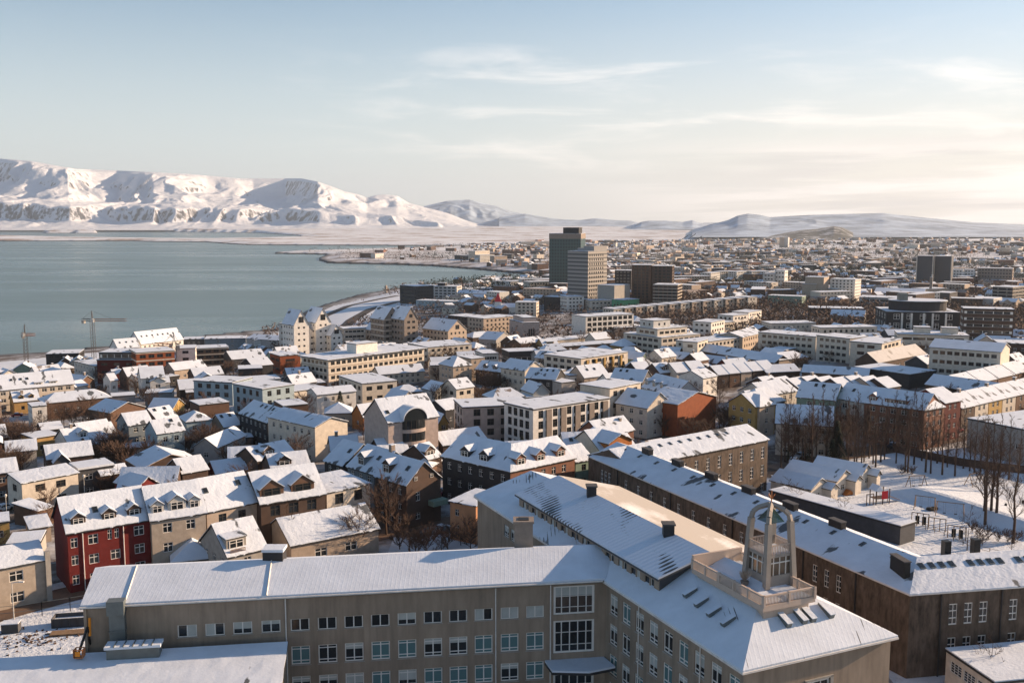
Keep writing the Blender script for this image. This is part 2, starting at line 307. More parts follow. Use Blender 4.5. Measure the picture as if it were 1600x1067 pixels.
def block(root, A, B, D, ze, zb, roof='g', rh=3, wall='cream', fl=2, sp=3.2, ww=1.3, wh=1.4, win='cross', frame='frame_white', pane='glass', front=None, left=None, right=None, sides=True,
          dorm=(), sky=(), chim=(), ov=.35, snow='snow', fas='fascia_dark', sh=None, top=0, thick=.16, band=0, dcol=None, gw=None, ends=(1, 1), foot=True, ridge=.5, pad=0, maxw=95, floorband=None, mit=(0, 0)):
    """one rectangular volume: local x along the facade A-B, y away from it, z up from zb. Adds wall, roof, windows, dormers ... to root"""
    rl = root.location; L = math.hypot(B[0] - A[0], B[1] - A[1]); ang = math.atan2(B[1] - A[1], B[0] - A[0]); H = ze - zb
    base = (A[0] - rl.x, A[1] - rl.y, zb - rl.z); ca, sa = math.cos(ang), math.sin(ang)
    if foot: footprint(A, ang, L, D, pad)
    def W(x, y): return (A[0] + x * ca - y * sa, A[1] + x * sa + y * ca)
    dist = math.hypot(*W(L / 2, D / 2)); near = dist < 250; nw = [0]
    def part(mb, name, mats, parent=None): return mb.build(name, mats, root, base, ang) if parent is None else mb.build(name, mats, parent)
    def add_window(face_o, d, rz, r, parent=None, rev=.14, nrm=(0, -1), kind=None, pn=None):
        if nw[0] >= maxw: return
        nw[0] += 1
        s = (r[0] + r[2]) / 2; z = (r[1] + r[3]) / 2; x = face_o[0] + d[0] * s - nrm[0] * rev; y = face_o[1] + d[1] * s - nrm[1] * rev
        p_ = pn or pane
        if p_ == 'mix': p_ = random.choice(['glass', 'glass_teal', 'blind', 'glass', 'glass_teal'])
        window(kind or win, frame, p_, root, (base[0] + x * ca - y * sa, base[1] + x * sa + y * ca, base[2] + z), ang + rz, r[2] - r[0], r[3] - r[1], near)
    faces = [('f', (0, 0), (1, 0), (0, -1), L, 0, front), ('r', (L, 0), (0, 1), (1, 0), D, R(90), right), ('l', (0, D), (0, -1), (-1, 0), D, R(-90), left), ('k', (L, D), (-1, 0), (0, 1), L, R(180), None)]
    wallm = MB()
    hl = H + (rh * (D - 0) / D if roof == 's' else 0)
    for k, o, d, nr, ln, rz, spec in faces:
        c = W(*[(L / 2, 0), (L, D / 2), (0, D / 2), (L / 2, D)]['frlk'.index(k)]); nwx = nr[0] * ca - nr[1] * sa; nwy = nr[0] * sa + nr[1] * ca
        seen = (-c[0] * nwx - c[1] * nwy) > -abs(math.hypot(*c)) * .05 and k != 'k'
        rects = []
        if spec is not None: rects = spec
        elif seen and (k == 'f' or sides) and fl > 0: rects = rows_auto(ln, H, fl, sp, ww, wh, top=top, sh=sh)
        if band and seen and fl > 0 and spec is None:
            h = (H - top) / fl; rects = [(.5, H - top - q * h - h / 2 - wh / 2, ln - .5, H - top - q * h - h / 2 + wh / 2) for q in range(fl)]
        if not seen: rects = [q for q in rects if spec is not None]
        rects = facade(wallm, o, d, nr, ln, -4, H, rects)
        for r in rects: add_window(o, d, rz, r, nrm=nr, kind='strip' if band else None)
    wm_ = [wall]
    e0, e1 = ends
    if roof in 'gx':
        G = D if roof == 'g' else L; yr = G * ridge
        if roof == 'g': pts = [[(x, 0, H), (x, D, H), (x, yr, H + rh)] for x, k_ in ((0, mit[0]), (L, mit[1])) if not k_]
        else: pts = [[(0, y, H), (L, y, H), (yr, y, H + rh)] for y in (0, D)]
        for q in pts: wallm.quad(*q)
    if roof == 's':
        wallm.quad((0, 0, H), (0, D, H), (0, D, H + rh)); wallm.quad((L, D, H), (L, 0, H), (L, D, H + rh)); wallm.quad((0, D, H), (L, D, H), (L, D, H + rh), (0, D, H + rh))
    if floorband:
        for q in range(fl + 1):
            z = H - top - q * (H - top) / fl
            wallm.box(-.12, -.12, z - .45, L + .12, .0, z + .1, m=1); wallm.box(L, -.12, z - .45, L + .12, D, z + .1, m=1); wallm.box(-.12, 0, z - .45, 0, D, z + .1, m=1)
        wm_ = [wall, floorband]
    wo_ = part(wallm, 'wall', wm_)
    rm = MB(); t = thick; fz = .16
    def slab(pts, dz0, dz1, m):
        if m == 0 and dist < 330 and len(pts) == 4 and roof in 'gxs': return snow_quad(rm, pts, dz0, dz1)
        rm.prism([(x, y, z + dz0) for x, y, z in pts], [(x, y, z + dz1) for x, y, z in pts], m)
    def pitched(pr, inset):     # pr: profile points (across, z) from eave to eave; axis along x (g) or y (x)
        a0, a1 = (-ov * e0 + inset * e0, (L if roof == 'g' else D) + ov * e1 - inset * e1)
        return a0, a1
    if roof in 'gx':
        G = D if roof == 'g' else L; yr = G * ridge; s1 = rh / yr; s2 = rh / (G - yr)
        for lo, hi, ins, m in ((.0, fz, 0, 1), (fz, fz + t, .06, 0)):
            a0 = -ov * e0 + ins * e0; a1 = (L if roof == 'g' else D) + ov * e1 - ins * e1
            for (g0, z0), (g1, z1) in ((((-ov + ins), -(ov - ins) * s1), (yr, rh)), ((yr, rh), (G + ov - ins, -(ov - ins) * s2))):
                if roof == 'g': q = [(a0 + mit[0] * g0, g0, H + z0), (a1 + mit[1] * g0, g0, H + z0), (a1 + mit[1] * g1, g1, H + z1), (a0 + mit[0] * g1, g1, H + z1)]
                else: q = [(g0, a0, H + z0), (g1, a0, H + z1), (g1, a1, H + z1), (g0, a1, H + z0)]
                slab(q, lo, hi, m)
    elif roof == 'h':
        for lo, hi, ins, m in ((.0, fz, 0, 1), (fz, fz + t, .06, 0)):
            o_ = ov - ins; sl = rh / (min(L, D) / 2); ez = H - o_ * sl; h2 = min(L, D) / 2
            if L >= D: r0, r1 = (h2 * .8, D / 2), (L - h2 * .8, D / 2)
            else: r0, r1 = (L / 2, h2 * .8), (L / 2, D - h2 * .8)
            c = [(-o_, -o_, ez), (L + o_, -o_, ez), (L + o_, D + o_, ez), (-o_, D + o_, ez)]; a = (*r0, H + rh); b = (*r1, H + rh)
            fs = [[c[0], c[1], b, a], [c[1], c[2], b], [c[2], c[3], a, b], [c[3], c[0], a]] if L >= D else [[c[0], c[1], a], [c[1], c[2], b, a], [c[2], c[3], b], [c[3], c[0], a, b]]
            for q in fs: slab(q, lo, hi, m)
    elif roof == 's':
        for lo, hi, ins, m in ((.0, fz, 0, 1), (fz, fz + t, .06, 0)):
            sl = rh / D; o_ = ov - ins
            slab([(-o_, -o_, H - o_ * sl), (L + o_, -o_, H - o_ * sl), (L + o_, D + o_, H + rh + o_ * sl), (-o_, D + o_, H + rh + o_ * sl)], lo, hi, m)
    elif roof == 'f':
        o_ = ov * .6
        rm.box(-o_, -o_, H, L + o_, D + o_, H + .28, m=1); rm.box(-o_ + .1, -o_ + .1, H + .28, L + o_ - .1, D + o_ - .1, H + .28 + t, m=0)
    elif roof == 'n': rm = None
    if roof == 'm':   # flat top above steep slopes
        for lo, hi, ins, m in ((.0, fz, 0, 1), (fz, fz + t, .06, 0)):
            o_ = ov - ins; k = 1.6; c = [(-o_, -o_, H), (L + o_, -o_, H), (L + o_, D + o_, H), (-o_, D + o_, H)]; g = [(k, k, H + rh), (L - k, k, H + rh), (L - k, D - k, H + rh), (k, D - k, H + rh)]
            for i in range(4): j = (i + 1) % 4; slab([c[i], c[j], g[j], g[i]], lo, hi, m)
            slab(g, lo, hi, m)
    ro = part(rm, 'roof', [snow, fas]) if rm else None
    par = ro or wo_
    def zroof(x, y):
        if roof == 'g': return H + rh * (y / (D * ridge) if y < D * ridge else (D - y) / (D * (1 - ridge)))
        if roof == 'x': return H + rh * (x / (L * ridge) if x < L * ridge else (L - x) / (L * (1 - ridge)))
        if roof == 'h': return H + rh * min(1, min(x, L - x, y, D - y) / (min(L, D) / 2))
        if roof == 's': return H + rh * y / D
        return H
    for dd in dorm:     # (fraction along, width, height, style)
        fx, dw, dh = dd[:3]; st = dd[3] if len(dd) > 3 else 'g'; sd_ = dd[4] if len(dd) > 4 else 'f'
        x = fx * L; y0 = .9; run = (D * .5 if roof in 'gm' else min(L, D) / 2); slp = rh / run; z0 = H + y0 * slp; gh = dw * .36 if st == 'g' else .0
        ye = min(y0 + (dh) / slp, run); yr_ = min(y0 + (dh + gh) / slp, run + .5)
        mb = MB(); z1 = z0 + dh
        mb.quad((x - dw / 2, y0, z0 - .2), (x + dw / 2, y0, z0 - .2), (x + dw / 2, y0, z1), *([(x, y0, z1 + gh)] if gh else []), (x - dw / 2, y0, z1))
        mb.quad((x - dw / 2, ye, z1), (x - dw / 2, y0, z0 - .2), (x - dw / 2, y0, z1)); mb.quad((x + dw / 2, y0, z0 - .2), (x + dw / 2, ye, z1), (x + dw / 2, y0, z1))
        do = part(mb, 'dormer', [dcol or wall])
        rb = MB(); q = .18
        for lo, hi, ins, mm in ((0, .1, 0, 1), (.1, .1 + t, .04, 0)):
            a = q - ins
            if gh:
                for s_ in (-1, 1):
                    p0 = [(x + s_ * (dw / 2 + a), y0 - a, z1 - a * .72), (x, y0 - a, z1 + gh), (x, yr_, z1 + gh), (x + s_ * (dw / 2 + a), ye, z1 - a * .72)]
                    rb.prism([(u, v, ww_ + lo) for u, v, ww_ in p0], [(u, v, ww_ + hi) for u, v, ww_ in p0], mm)
            else:
                p0 = [(x - dw / 2 - a, y0 - a, z1), (x + dw / 2 + a, y0 - a, z1), (x + dw / 2 + a, ye + .6, z1 + .25), (x - dw / 2 - a, ye + .6, z1 + .25)]
                rb.prism([(u, v, ww_ + lo) for u, v, ww_ in p0], [(u, v, ww_ + hi) for u, v, ww_ in p0], mm)
        rb.build('dormer_roof', [snow, fas], do)
        window(win if dist < 400 else 'two', frame, 'glass', do, (x, y0 - .05, z0 + dh * .5 + gh * .1), 0, dw * .72, dh * .72 + gh * .15, False)
    for fx, fy in sky:
        x, y = fx * L, fy * D; z = zroof(x, y); sl = math.atan(rh / (D * ridge)) if roof in 'g' else (math.atan(rh / D) if roof == 's' else 0)
        mb = MB(); mb.box(-.45, -.6, .1, .45, .6, .42); mb.box(-.36, -.5, .42, .36, .5, .45, m=1); o = mb.build('skylight', ['metal_grey', 'glass'], par, (x, y, z)); o.rotation_euler = (sl if fy <= ridge else -sl, 0, 0)
    for fx, fy, cw, ch in chim:
        x, y = fx * L, fy * D; z = zroof(x, y); mb = MB(); mb.box(x - cw / 2, y - cw / 2, z - .6, x + cw / 2, y + cw / 2, z + ch); mb.box(x - cw / 2 - .1, y - cw / 2 - .1, z + ch, x + cw / 2 + .1, y + cw / 2 + .1, z + ch + .14, m=1)
        mb.build('chimney', ['stone', 'snow_clean'], par)
    if gw:      # windows in the gable above the eave
        for face, fs, fz_, w_, h_ in gw:
            k = 'frl'.index(face); o, d, nr, ln, rz = [((0, 0), (1, 0), (0, -1), L, 0), ((L, 0), (0, 1), (1, 0), D, R(90)), ((0, D), (0, -1), (-1, 0), D, R(-90))][k]
            r = (fs * ln - w_ / 2, H + fz_ - h_ / 2, fs * ln + w_ / 2, H + fz_ + h_ / 2); add_window(o, d, rz, r, nrm=nr, rev=-.06)
    return dict(L=L, H=H, ang=ang, base=base, W=W, root=root, part=part, zroof=zroof, D=D, wall=wo_, roof=ro)
# ------------------------------------------------------------------ terrain
def grid_mesh(name, X, Y, Z, mat, smooth=True):
    a, b = X.shape; me = bpy.data.meshes.new(name); co = np.stack([X, Y, Z], -1).reshape(-1, 3)
    i = np.arange(a * b).reshape(a, b); f = np.stack([i[:-1, :-1], i[1:, :-1], i[1:, 1:], i[:-1, 1:]], -1).reshape(-1, 4)
    me.vertices.add(a * b); me.vertices.foreach_set('co', co.ravel().astype(np.float32)); me.loops.add(f.size); me.loops.foreach_set('vertex_index', f.ravel().astype(np.int32))
    me.polygons.add(len(f)); me.polygons.foreach_set('loop_start', np.arange(0, f.size, 4, dtype=np.int32)); me.polygons.foreach_set('use_smooth', np.full(len(f), smooth))
    me.materials.append(M[mat]); me.update(calc_edges=True); me.validate(); return inst(me, name)
# snow ground: trodden and thawed patches, bare dark shore rocks near the water line
m, n, l, b = node_mat('ground_snow'); b.inputs['Roughness'].default_value = .85; b.inputs['Specular IOR Level'].default_value = .2
g = n.new('ShaderNodeNewGeometry'); sp_ = n.new('ShaderNodeSeparateXYZ'); l.new(g.outputs['Position'], sp_.inputs[0])
def tn(scale, det=6, rough=.6, vec=None, dist=0):
    a = n.new('ShaderNodeTexNoise'); a.inputs['Scale'].default_value = scale; a.inputs['Detail'].default_value = det; a.inputs['Roughness'].default_value = rough; a.inputs['Distortion'].default_value = dist
    l.new(vec or g.outputs['Position'], a.inputs['Vector']); return a.outputs[0]
def mrn(x, a, b_, c=0, d=1):
    q = n.new('ShaderNodeMapRange'); q.inputs[1].default_value = a; q.inputs[2].default_value = b_; q.inputs[3].default_value = c; q.inputs[4].default_value = d; l.new(x, q.inputs[0]); return q.outputs[0]
def mixc(f, a, c):
    q = n.new('ShaderNodeMixRGB'); l.new(f, q.inputs[0])
    for i, v in ((1, a), (2, c)):
        if isinstance(v, tuple): q.inputs[i].default_value = (*v, 1)
        else: l.new(v, q.inputs[i])
    return q.outputs[0]
def bumpn(h, s, d):
    q = n.new('ShaderNodeBump'); q.inputs['Strength'].default_value = s; q.inputs['Distance'].default_value = d; l.new(h, q.inputs['Height']); l.new(q.outputs[0], b.inputs['Normal'])
town = mixc(mrn(tn(.06, 8, .7), .38, .56), (.52, .54, .57), (.10, .075, .06))
town2 = mixc(mrn(tn(.012, 9, .75), .47, .58), (.60, .61, .64), (.19, .15, .13))
near_ = n.new('ShaderNodeVectorMath'); near_.operation = 'LENGTH'; l.new(g.outputs['Position'], near_.inputs[0])
wild = mixc(mrn(tn(.0035, 10, .72), .50, .60), (.68, .70, .73), (.33, .26, .22))
sn_ = mixc(mrn(near_.outputs['Value'], 2600, 3300), mixc(mrn(near_.outputs['Value'], 1000, 1500), town, town2), wild)
sn_ = mixc(mrn(tn(.7, 4), .60, .68, 0, .5), sn_, (.40, .37, .35))
l.new(mixc(mrn(sp_.outputs[2], 3.7, 2.8), sn_, (.035, .033, .032)), b.inputs['Base Color']); bumpn(tn(1.1, 5), .6, .25)
m, n, l, b = node_mat('snow_ground_clean'); b.inputs['Roughness'].default_value = .85; g = n.new('ShaderNodeNewGeometry')
l.new(mixc(mrn(tn(.4, 8, .7), .55, .75, 0, .55), (.64, .69, .75), (.30, .26, .23)), b.inputs['Base Color']); bumpn(tn(1.4, 6), .9, .3)
# sea
m, n, l, b = node_mat('sea_water'); b.inputs['Base Color'].default_value = (.055, .145, .155, 1); b.inputs['Roughness'].default_value = .28; b.inputs['IOR'].default_value = 1.33; b.inputs['Specular IOR Level'].default_value = .5
g = n.new('ShaderNodeNewGeometry'); mpn = n.new('ShaderNodeMapping'); mpn.inputs['Scale'].default_value = (.0012, .006, 1); mpn.inputs['Rotation'].default_value = (0, 0, R(-6)); l.new(g.outputs['Position'], mpn.inputs[0])
bands = tn(1.0, 7, .62, mpn.outputs[0], .6); l.new(mrn(bands, .35, .65, .20, .42), b.inputs['Roughness'])
l.new(mixc(mrn(bands, .40, .66), (.09, .155, .16), (.15, .215, .22)), b.inputs['Base Color'])
mp2 = n.new('ShaderNodeMapping'); mp2.inputs['Scale'].default_value = (.05, .16, .1); mp2.inputs['Rotation'].default_value = (0, 0, R(12)); l.new(g.outputs['Position'], mp2.inputs[0]); bumpn(tn(1, 6, .7, mp2.outputs[0]), .35, 1.6)
az = np.concatenate([np.linspace(-62, -33, 40)[:-1], np.linspace(-33, 33, 520), np.linspace(33, 62, 40)[1:]]); rr = np.geomspace(30, 32000, 620)
AZ, RR = np.meshgrid(np.radians(az), rr, indexing='ij'); X = RR * np.sin(AZ); Y = RR * np.cos(AZ)
# the yard beside the foreground school sits deeper, the sledging bank in the park is a real step
Z = ground_np(X, Y)
tag(grid_mesh('ground', X, Y, Z, 'ground_snow'), kind='structure')
mb = MB(); mb.quad((-29000, -2000, 0), (29000, -2000, 0), (29000, 32500, 0), (-29000, 32500, 0)); tag(mb.build('sea', 'sea_water'), kind='structure')
# mountains
m, n, l, b = node_mat('mountain_snow'); b.inputs['Roughness'].default_value = .9; b.inputs['Specular IOR Level'].default_value = .1
g = n.new('ShaderNodeNewGeometry'); sp_ = n.new('ShaderNodeSeparateXYZ'); l.new(g.outputs['Normal'], sp_.inputs[0]); sq = n.new('ShaderNodeSeparateXYZ'); l.new(g.outputs['Position'], sq.inputs[0])
mp3 = n.new('ShaderNodeMapping'); mp3.inputs['Scale'].default_value = (.016, .016, .005); l.new(g.outputs['Position'], mp3.inputs[0]); rk = tn(1, 9, .75, mp3.outputs[0])
steep = mrn(sp_.outputs[2], .88, .60); lowr = mrn(sq.outputs[2], 330, 90)
ad = n.new('ShaderNodeMath'); ad.operation = 'MULTIPLY_ADD'; l.new(steep, ad.inputs[0]); ad.inputs[1].default_value = .20; l.new(rk, ad.inputs[2])
ad2 = n.new('ShaderNodeMath'); ad2.operation = 'MULTIPLY_ADD'; l.new(lowr, ad2.inputs[0]); ad2.inputs[1].default_value = .03; l.new(ad.outputs[0], ad2.inputs[2])
l.new(mixc(mrn(ad2.outputs[0], .67, .75), (.70, .73, .78), (.095, .095, .10)), b.inputs['Base Color']); bumpn(rk, .7, 30)
m, n, l, b = node_mat('hill_blue_shade'); b.inputs['Roughness'].default_value = .9; g = n.new('ShaderNodeNewGeometry')  # blue shade of the hills painted into their patchy snow and bare ground
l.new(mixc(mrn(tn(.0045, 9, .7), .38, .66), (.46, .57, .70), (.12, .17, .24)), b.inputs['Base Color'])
m, n, l, b = node_mat('wood_hill'); b.inputs['Roughness'].default_value = .95; g = n.new('ShaderNodeNewGeometry')
l.new(mixc(mrn(tn(.012, 8, .7), .50, .62), (.05, .055, .05), (.5, .52, .55)), b.inputs['Base Color'])
def prof(pts, x): return np.interp(x, [p[0] for p in pts], [p[1] for p in pts])
def zpix(y, Y):   # height of a point at depth Y seen at image row y
    v = (533.5 - y) / FPX; return EYE + Y * (-math.sin(PITCH) + v * math.cos(PITCH)) / (math.cos(PITCH) + v * math.sin(PITCH))
def ridged(x, y, o, seed): return 1 - np.abs(2 * fbm(x, y, o, seed, .55) - 1)
def range_mesh(name, px, top, Y0, Y1, base, front=None, shelf=.0, amp=1.0, nd=170, cols=420, seed=1, back=2500, spur=22, mat='mountain_snow'):
    """a mountain range: px columns, top row per column, foot at depth Y0 and crest at Y1"""
    xs = np.linspace(px[0], px[1], cols); yt = prof(top, xs); fr = (prof(front, xs) if front else 0 * xs)
    t = np.linspace(0, 1.25, nd); T, XS = np.meshgrid(t, xs, indexing='ij'); YT = np.broadcast_to(yt, T.shape); FR = np.broadcast_to(fr, T.shape)
    yc = Y1 + FR; H = zpix(YT, yc) - base; YY = Y0 + (yc - Y0) * np.minimum(T, 1) + np.maximum(T - 1, 0) * back * 4
    XX = (XS - 800) / FPX * YY
    sc = 1 / 900.
    wob = (fbm(XX * sc, YY * sc, 4, seed + 5) - .5)
    spurs = ridged(XX / 750. + wob * 1.2 + YY / 5200., YY / 4200., 4, seed)
    fine = ridged(XX / 260. + wob * 2, YY / 900., 4, seed + 9)
    tt = np.minimum(T, 1); u = np.clip(tt + (spurs - .62) * .42 * np.sin(np.pi * tt) * amp, 0, 1)
    if shelf: c = np.interp(u, [0, .12, .34, .40, .62, .80, .94, 1], [0, .03, .10, .30, .40, .60, .93, 1])
    else: c = np.interp(u, [0, .15, .5, .85, 1], [0, .05, .36, .82, 1])
    Z = base + H * c + H * (fine - .6) * .07 * np.sin(np.pi * np.clip(tt, 0, 1)) * amp + H * .035 * (fbm(XX / 120, YY / 120, 3, seed + 2) - .5) * np.sin(np.pi * tt) * amp
    Z = np.where(T > 1, base + H * (1 - .25 * (T - 1)), Z)
    return tag(grid_mesh(name, XX, YY, Z, mat), kind='structure')
range_mesh('mountain', (-260, 860), [(-260, 236), (-100, 241), (0, 247), (60, 252), (125, 264), (200, 267), (300, 272), (380, 279), (475, 279), (500, 284), (520, 291), (540, 299), (562, 304), (575, 309), (590, 305), (604, 304), (622, 306), (640, 317), (665, 324), (700, 333), (730, 345), (760, 354), (800, 359), (860, 360)],
           9000, 12600, 16, [(-260, 500), (0, 200), (60, -500), (115, -700), (150, 500), (190, 800), (245, -300), (290, 0), (330, 500), (370, 700), (400, 1200), (450, 1100), (500, -800), (540, -700), (600, 0), (640, 200), (860, 600)], shelf=1, amp=1.0, nd=230, cols=620, seed=3)
range_mesh('mountain', (600, 1010), [(600, 356), (640, 336), (665, 322), (700, 314), (735, 312), (752, 317), (775, 322), (800, 331), (822, 335), (850, 339), (880, 345), (930, 352), (1010, 360)], 12500, 15000, 20, amp=.7, seed=11, cols=260, nd=110, mat='hill_blue_shade')
range_mesh('mountain', (780, 1260), [(780, 340), (820, 334), (850, 340), (880, 343), (905, 344), (930, 341), (960, 344), (985, 345), (1010, 352), (1060, 350), (1120, 348), (1180, 350), (1260, 356)], 11000, 12400, 30, amp=.6, seed=21, cols=240, nd=90, mat='hill_blue_shade')
range_mesh('mountain', (965, 1180), [(965, 362), (985, 357), (1000, 347), (1012, 345), (1040, 345), (1065, 347), (1080, 344), (1090, 348), (1120, 355), (1180, 362)], 8500, 9300, 25, amp=.6, seed=31, cols=200, nd=90, mat='hill_blue_shade')
range_mesh('mountain', (1080, 1900), [(1080, 362), (1110, 351), (1135, 344), (1150, 337), (1165, 334), (1185, 336), (1200, 339.5), (1225, 338), (1260, 336), (1300, 335), (1340, 334), (1375, 333), (1400, 336), (1440, 340), (1480, 344), (1520, 348), (1560, 350), (1600, 354), (1700, 352), (1900, 340)], 4600, 7000, 26, amp=.55, seed=41, cols=420, nd=150, mat='hill_blue_shade')
range_mesh('hill', (1180, 1330), [(1180, 374), (1215, 368), (1250, 362), (1275, 360), (1300, 355), (1312, 357), (1330, 366), (1345, 372)], 4000, 4500, 16, amp=.3, seed=51, cols=120, nd=60, mat='wood_hill')
# ------------------------------------------------------------------ roads
def strip(name, pts, wd, mat, lift=.12, h=0):
    q = [PG(x, y, 0) for x, y in pts]; mb = MB(); out = []
    dense = []
    for a, b_ in zip(q, q[1:]):
        k = max(1, int(math.hypot(b_[0] - a[0], b_[1] - a[1]) / 6))
        dense += [(a[0] + (b_[0] - a[0]) * i / k, a[1] + (b_[1] - a[1]) * i / k) for i in range(k)]
    dense.append(q[-1][:2])
    for i, p in enumerate(dense):
        a = dense[max(0, i - 1)]; c = dense[min(len(dense) - 1, i + 1)]; dx, dy = c[0] - a[0], c[1] - a[1]; L = math.hypot(dx, dy) or 1; nx, ny = -dy / L, dx / L
        out.append([(p[0] + nx * s * wd / 2, p[1] + ny * s * wd / 2, gz(p[0] + nx * s * wd / 2, p[1] + ny * s * wd / 2) + lift) for s in (-1, 1)])
    for a, b_ in zip(out, out[1:]): mb.quad(a[0], b_[0], b_[1], a[1])
    for a, b_ in zip(dense, dense[1:]): ROADS.append((a, b_, wd / 2))
    return tag(mb.build(name, mat), kind='structure')
ROADS = []
def patch(name, pts, mat, lift=.05, step=3.0):
    q = np.array([PG(x, y)[:2] for x, y in pts]); x0, y0 = q.min(0); x1, y1 = q.max(0); gx = np.arange(x0, x1 + step, step); gy = np.arange(y0, y1 + step, step); X_, Y_ = np.meshgrid(gx, gy, indexing='ij'); Z_ = ground_np(X_, Y_) + lift; S_ = sdist(X_, Y_, q); mb = MB(); ix = {}
    def vi(i, j):
        if (i, j) not in ix: ix[i, j] = len(mb.v); mb.v.append((X_[i, j], Y_[i, j], Z_[i, j]))
        return ix[i, j]
    for i in range(len(gx) - 1):
        for j in range(len(gy) - 1):
            if S_[i:i + 2, j:j + 2].max() > 0: mb.f.append((vi(i, j), vi(i + 1, j), vi(i + 1, j + 1), vi(i, j + 1))); mb.m.append(0)
    return tag(mb.build(name, mat, smooth=True), kind='structure')
patch('snow_field', [(1215, 745), (1260, 735), (1380, 712), (1500, 700), (1700, 725), (2600, 800), (2400, 1300), (1700, 1200), (1440, 1120), (1400, 1000), (1440, 910), (1300, 830), (1190, 770)], 'snow_ground_clean')
patch('yard', [(-150, 1110), (-150, 970), (20, 965), (150, 935), (260, 935), (260, 1110)], 'snow_ground_clean')
patch('promenade', [(-300, 585), (0, 566), (150, 551), (290, 536), (430, 522), (462, 505), (520, 479), (612, 457), (660, 452), (760, 444), (830, 436), (850, 446), (700, 470), (600, 500), (520, 540), (430, 555), (290, 556), (0, 580), (-300, 600)], 'snow_ground_clean')
patch('yard', [(600, 880), (640, 842), (760, 832), (800, 880)], 'snow_ground_clean')
strip('road', [(-260, 1020), (-60, 975), (30, 948), (90, 932), (140, 920), (190, 908), (240, 896)], 8, 'wet_road')
strip('road', [(560, 842), (600, 834), (640, 826), (700, 816), (760, 806)], 6.5, 'wet_road')
pass
strip('road', [(1215, 735), (1290, 715), (1380, 702), (1440, 692), (1500, 682)], 9, 'wet_road')
strip('road', [(-40, 830), (0, 817), (60, 800), (130, 786)], 5, 'asphalt')
strip('pavement', [(-60, 952), (0, 938), (60, 924), (140, 905)], 3.0, 'snow_ground_clean', .2)
strip('road', [(470, 520), (505, 495), (545, 478), (590, 468), (622, 462)], 11, 'asphalt', .22); strip('road', [(500, 535), (550, 500), (580, 483), (620, 472), (660, 466)], 11, 'asphalt', .22)
# ------------------------------------------------------------------ haze
def haze():
    m = bpy.data.materials.new('haze_air'); m.use_nodes = True; n = m.node_tree.nodes; n.clear(); o = n.new('ShaderNodeOutputMaterial'); v = n.new('ShaderNodeVolumePrincipled')
    v.inputs['Color'].default_value = (.71, .84, 1, 1); v.inputs['Density'].default_value = 3.4e-5; v.inputs['Anisotropy'].default_value = .2
    m.node_tree.links.new(v.outputs[0], o.inputs['Volume']); M['haze_air'] = m
    mb = MB(); mb.box(-30000, -3000, -6, 30000, 33500, 1300); tag(mb.build('haze', 'haze_air'), kind='stuff')
haze()
def grid_wall(name, c1, c2, sx, sz, fx, fz, rough=.4):
    """storey and bay pattern cut into a cladding: part of the surface itself"""
    m, n, l, b = node_mat(name); b.inputs['Roughness'].default_value = rough; t = n.new('ShaderNodeTexCoord'); s = n.new('ShaderNodeSeparateXYZ'); l.new(t.outputs['Object'], s.inputs[0])
    def fr(o, per, frac):
        a = n.new('ShaderNodeMath'); a.operation = 'MULTIPLY'; a.inputs[1].default_value = 1 / per; l.new(o, a.inputs[0]); f = n.new('ShaderNodeMath'); f.operation = 'FRACT'; l.new(a.outputs[0], f.inputs[0]); g_ = n.new('ShaderNodeMath'); g_.operation = 'LESS_THAN'; g_.inputs[1].default_value = frac; l.new(f.outputs[0], g_.inputs[0]); return g_.outputs[0]
    ad = n.new('ShaderNodeMath'); ad.operation = 'ADD'; l.new(s.outputs[0], ad.inputs[0]); l.new(s.outputs[1], ad.inputs[1])
    mu = n.new('ShaderNodeMath'); mu.operation = 'MULTIPLY'; l.new(fr(ad.outputs[0], sx, fx), mu.inputs[0]); l.new(fr(s.outputs[2], sz, fz), mu.inputs[1])
    mxn = n.new('ShaderNodeMixRGB'); l.new(mu.outputs[0], mxn.inputs[0]); mxn.inputs[1].default_value = (*c1, 1); mxn.inputs[2].default_value = (*c2, 1); l.new(mxn.outputs[0], b.inputs['Base Color'])
grid_wall('tower_teal', (.035, .085, .088), (.012, .03, .034), 3.1, 3.6, .6, .6, .3); grid_wall('tower_band', (.30, .28, .26), (.08, .08, .08), 1000, 3.7, 1.0, .38, .7)
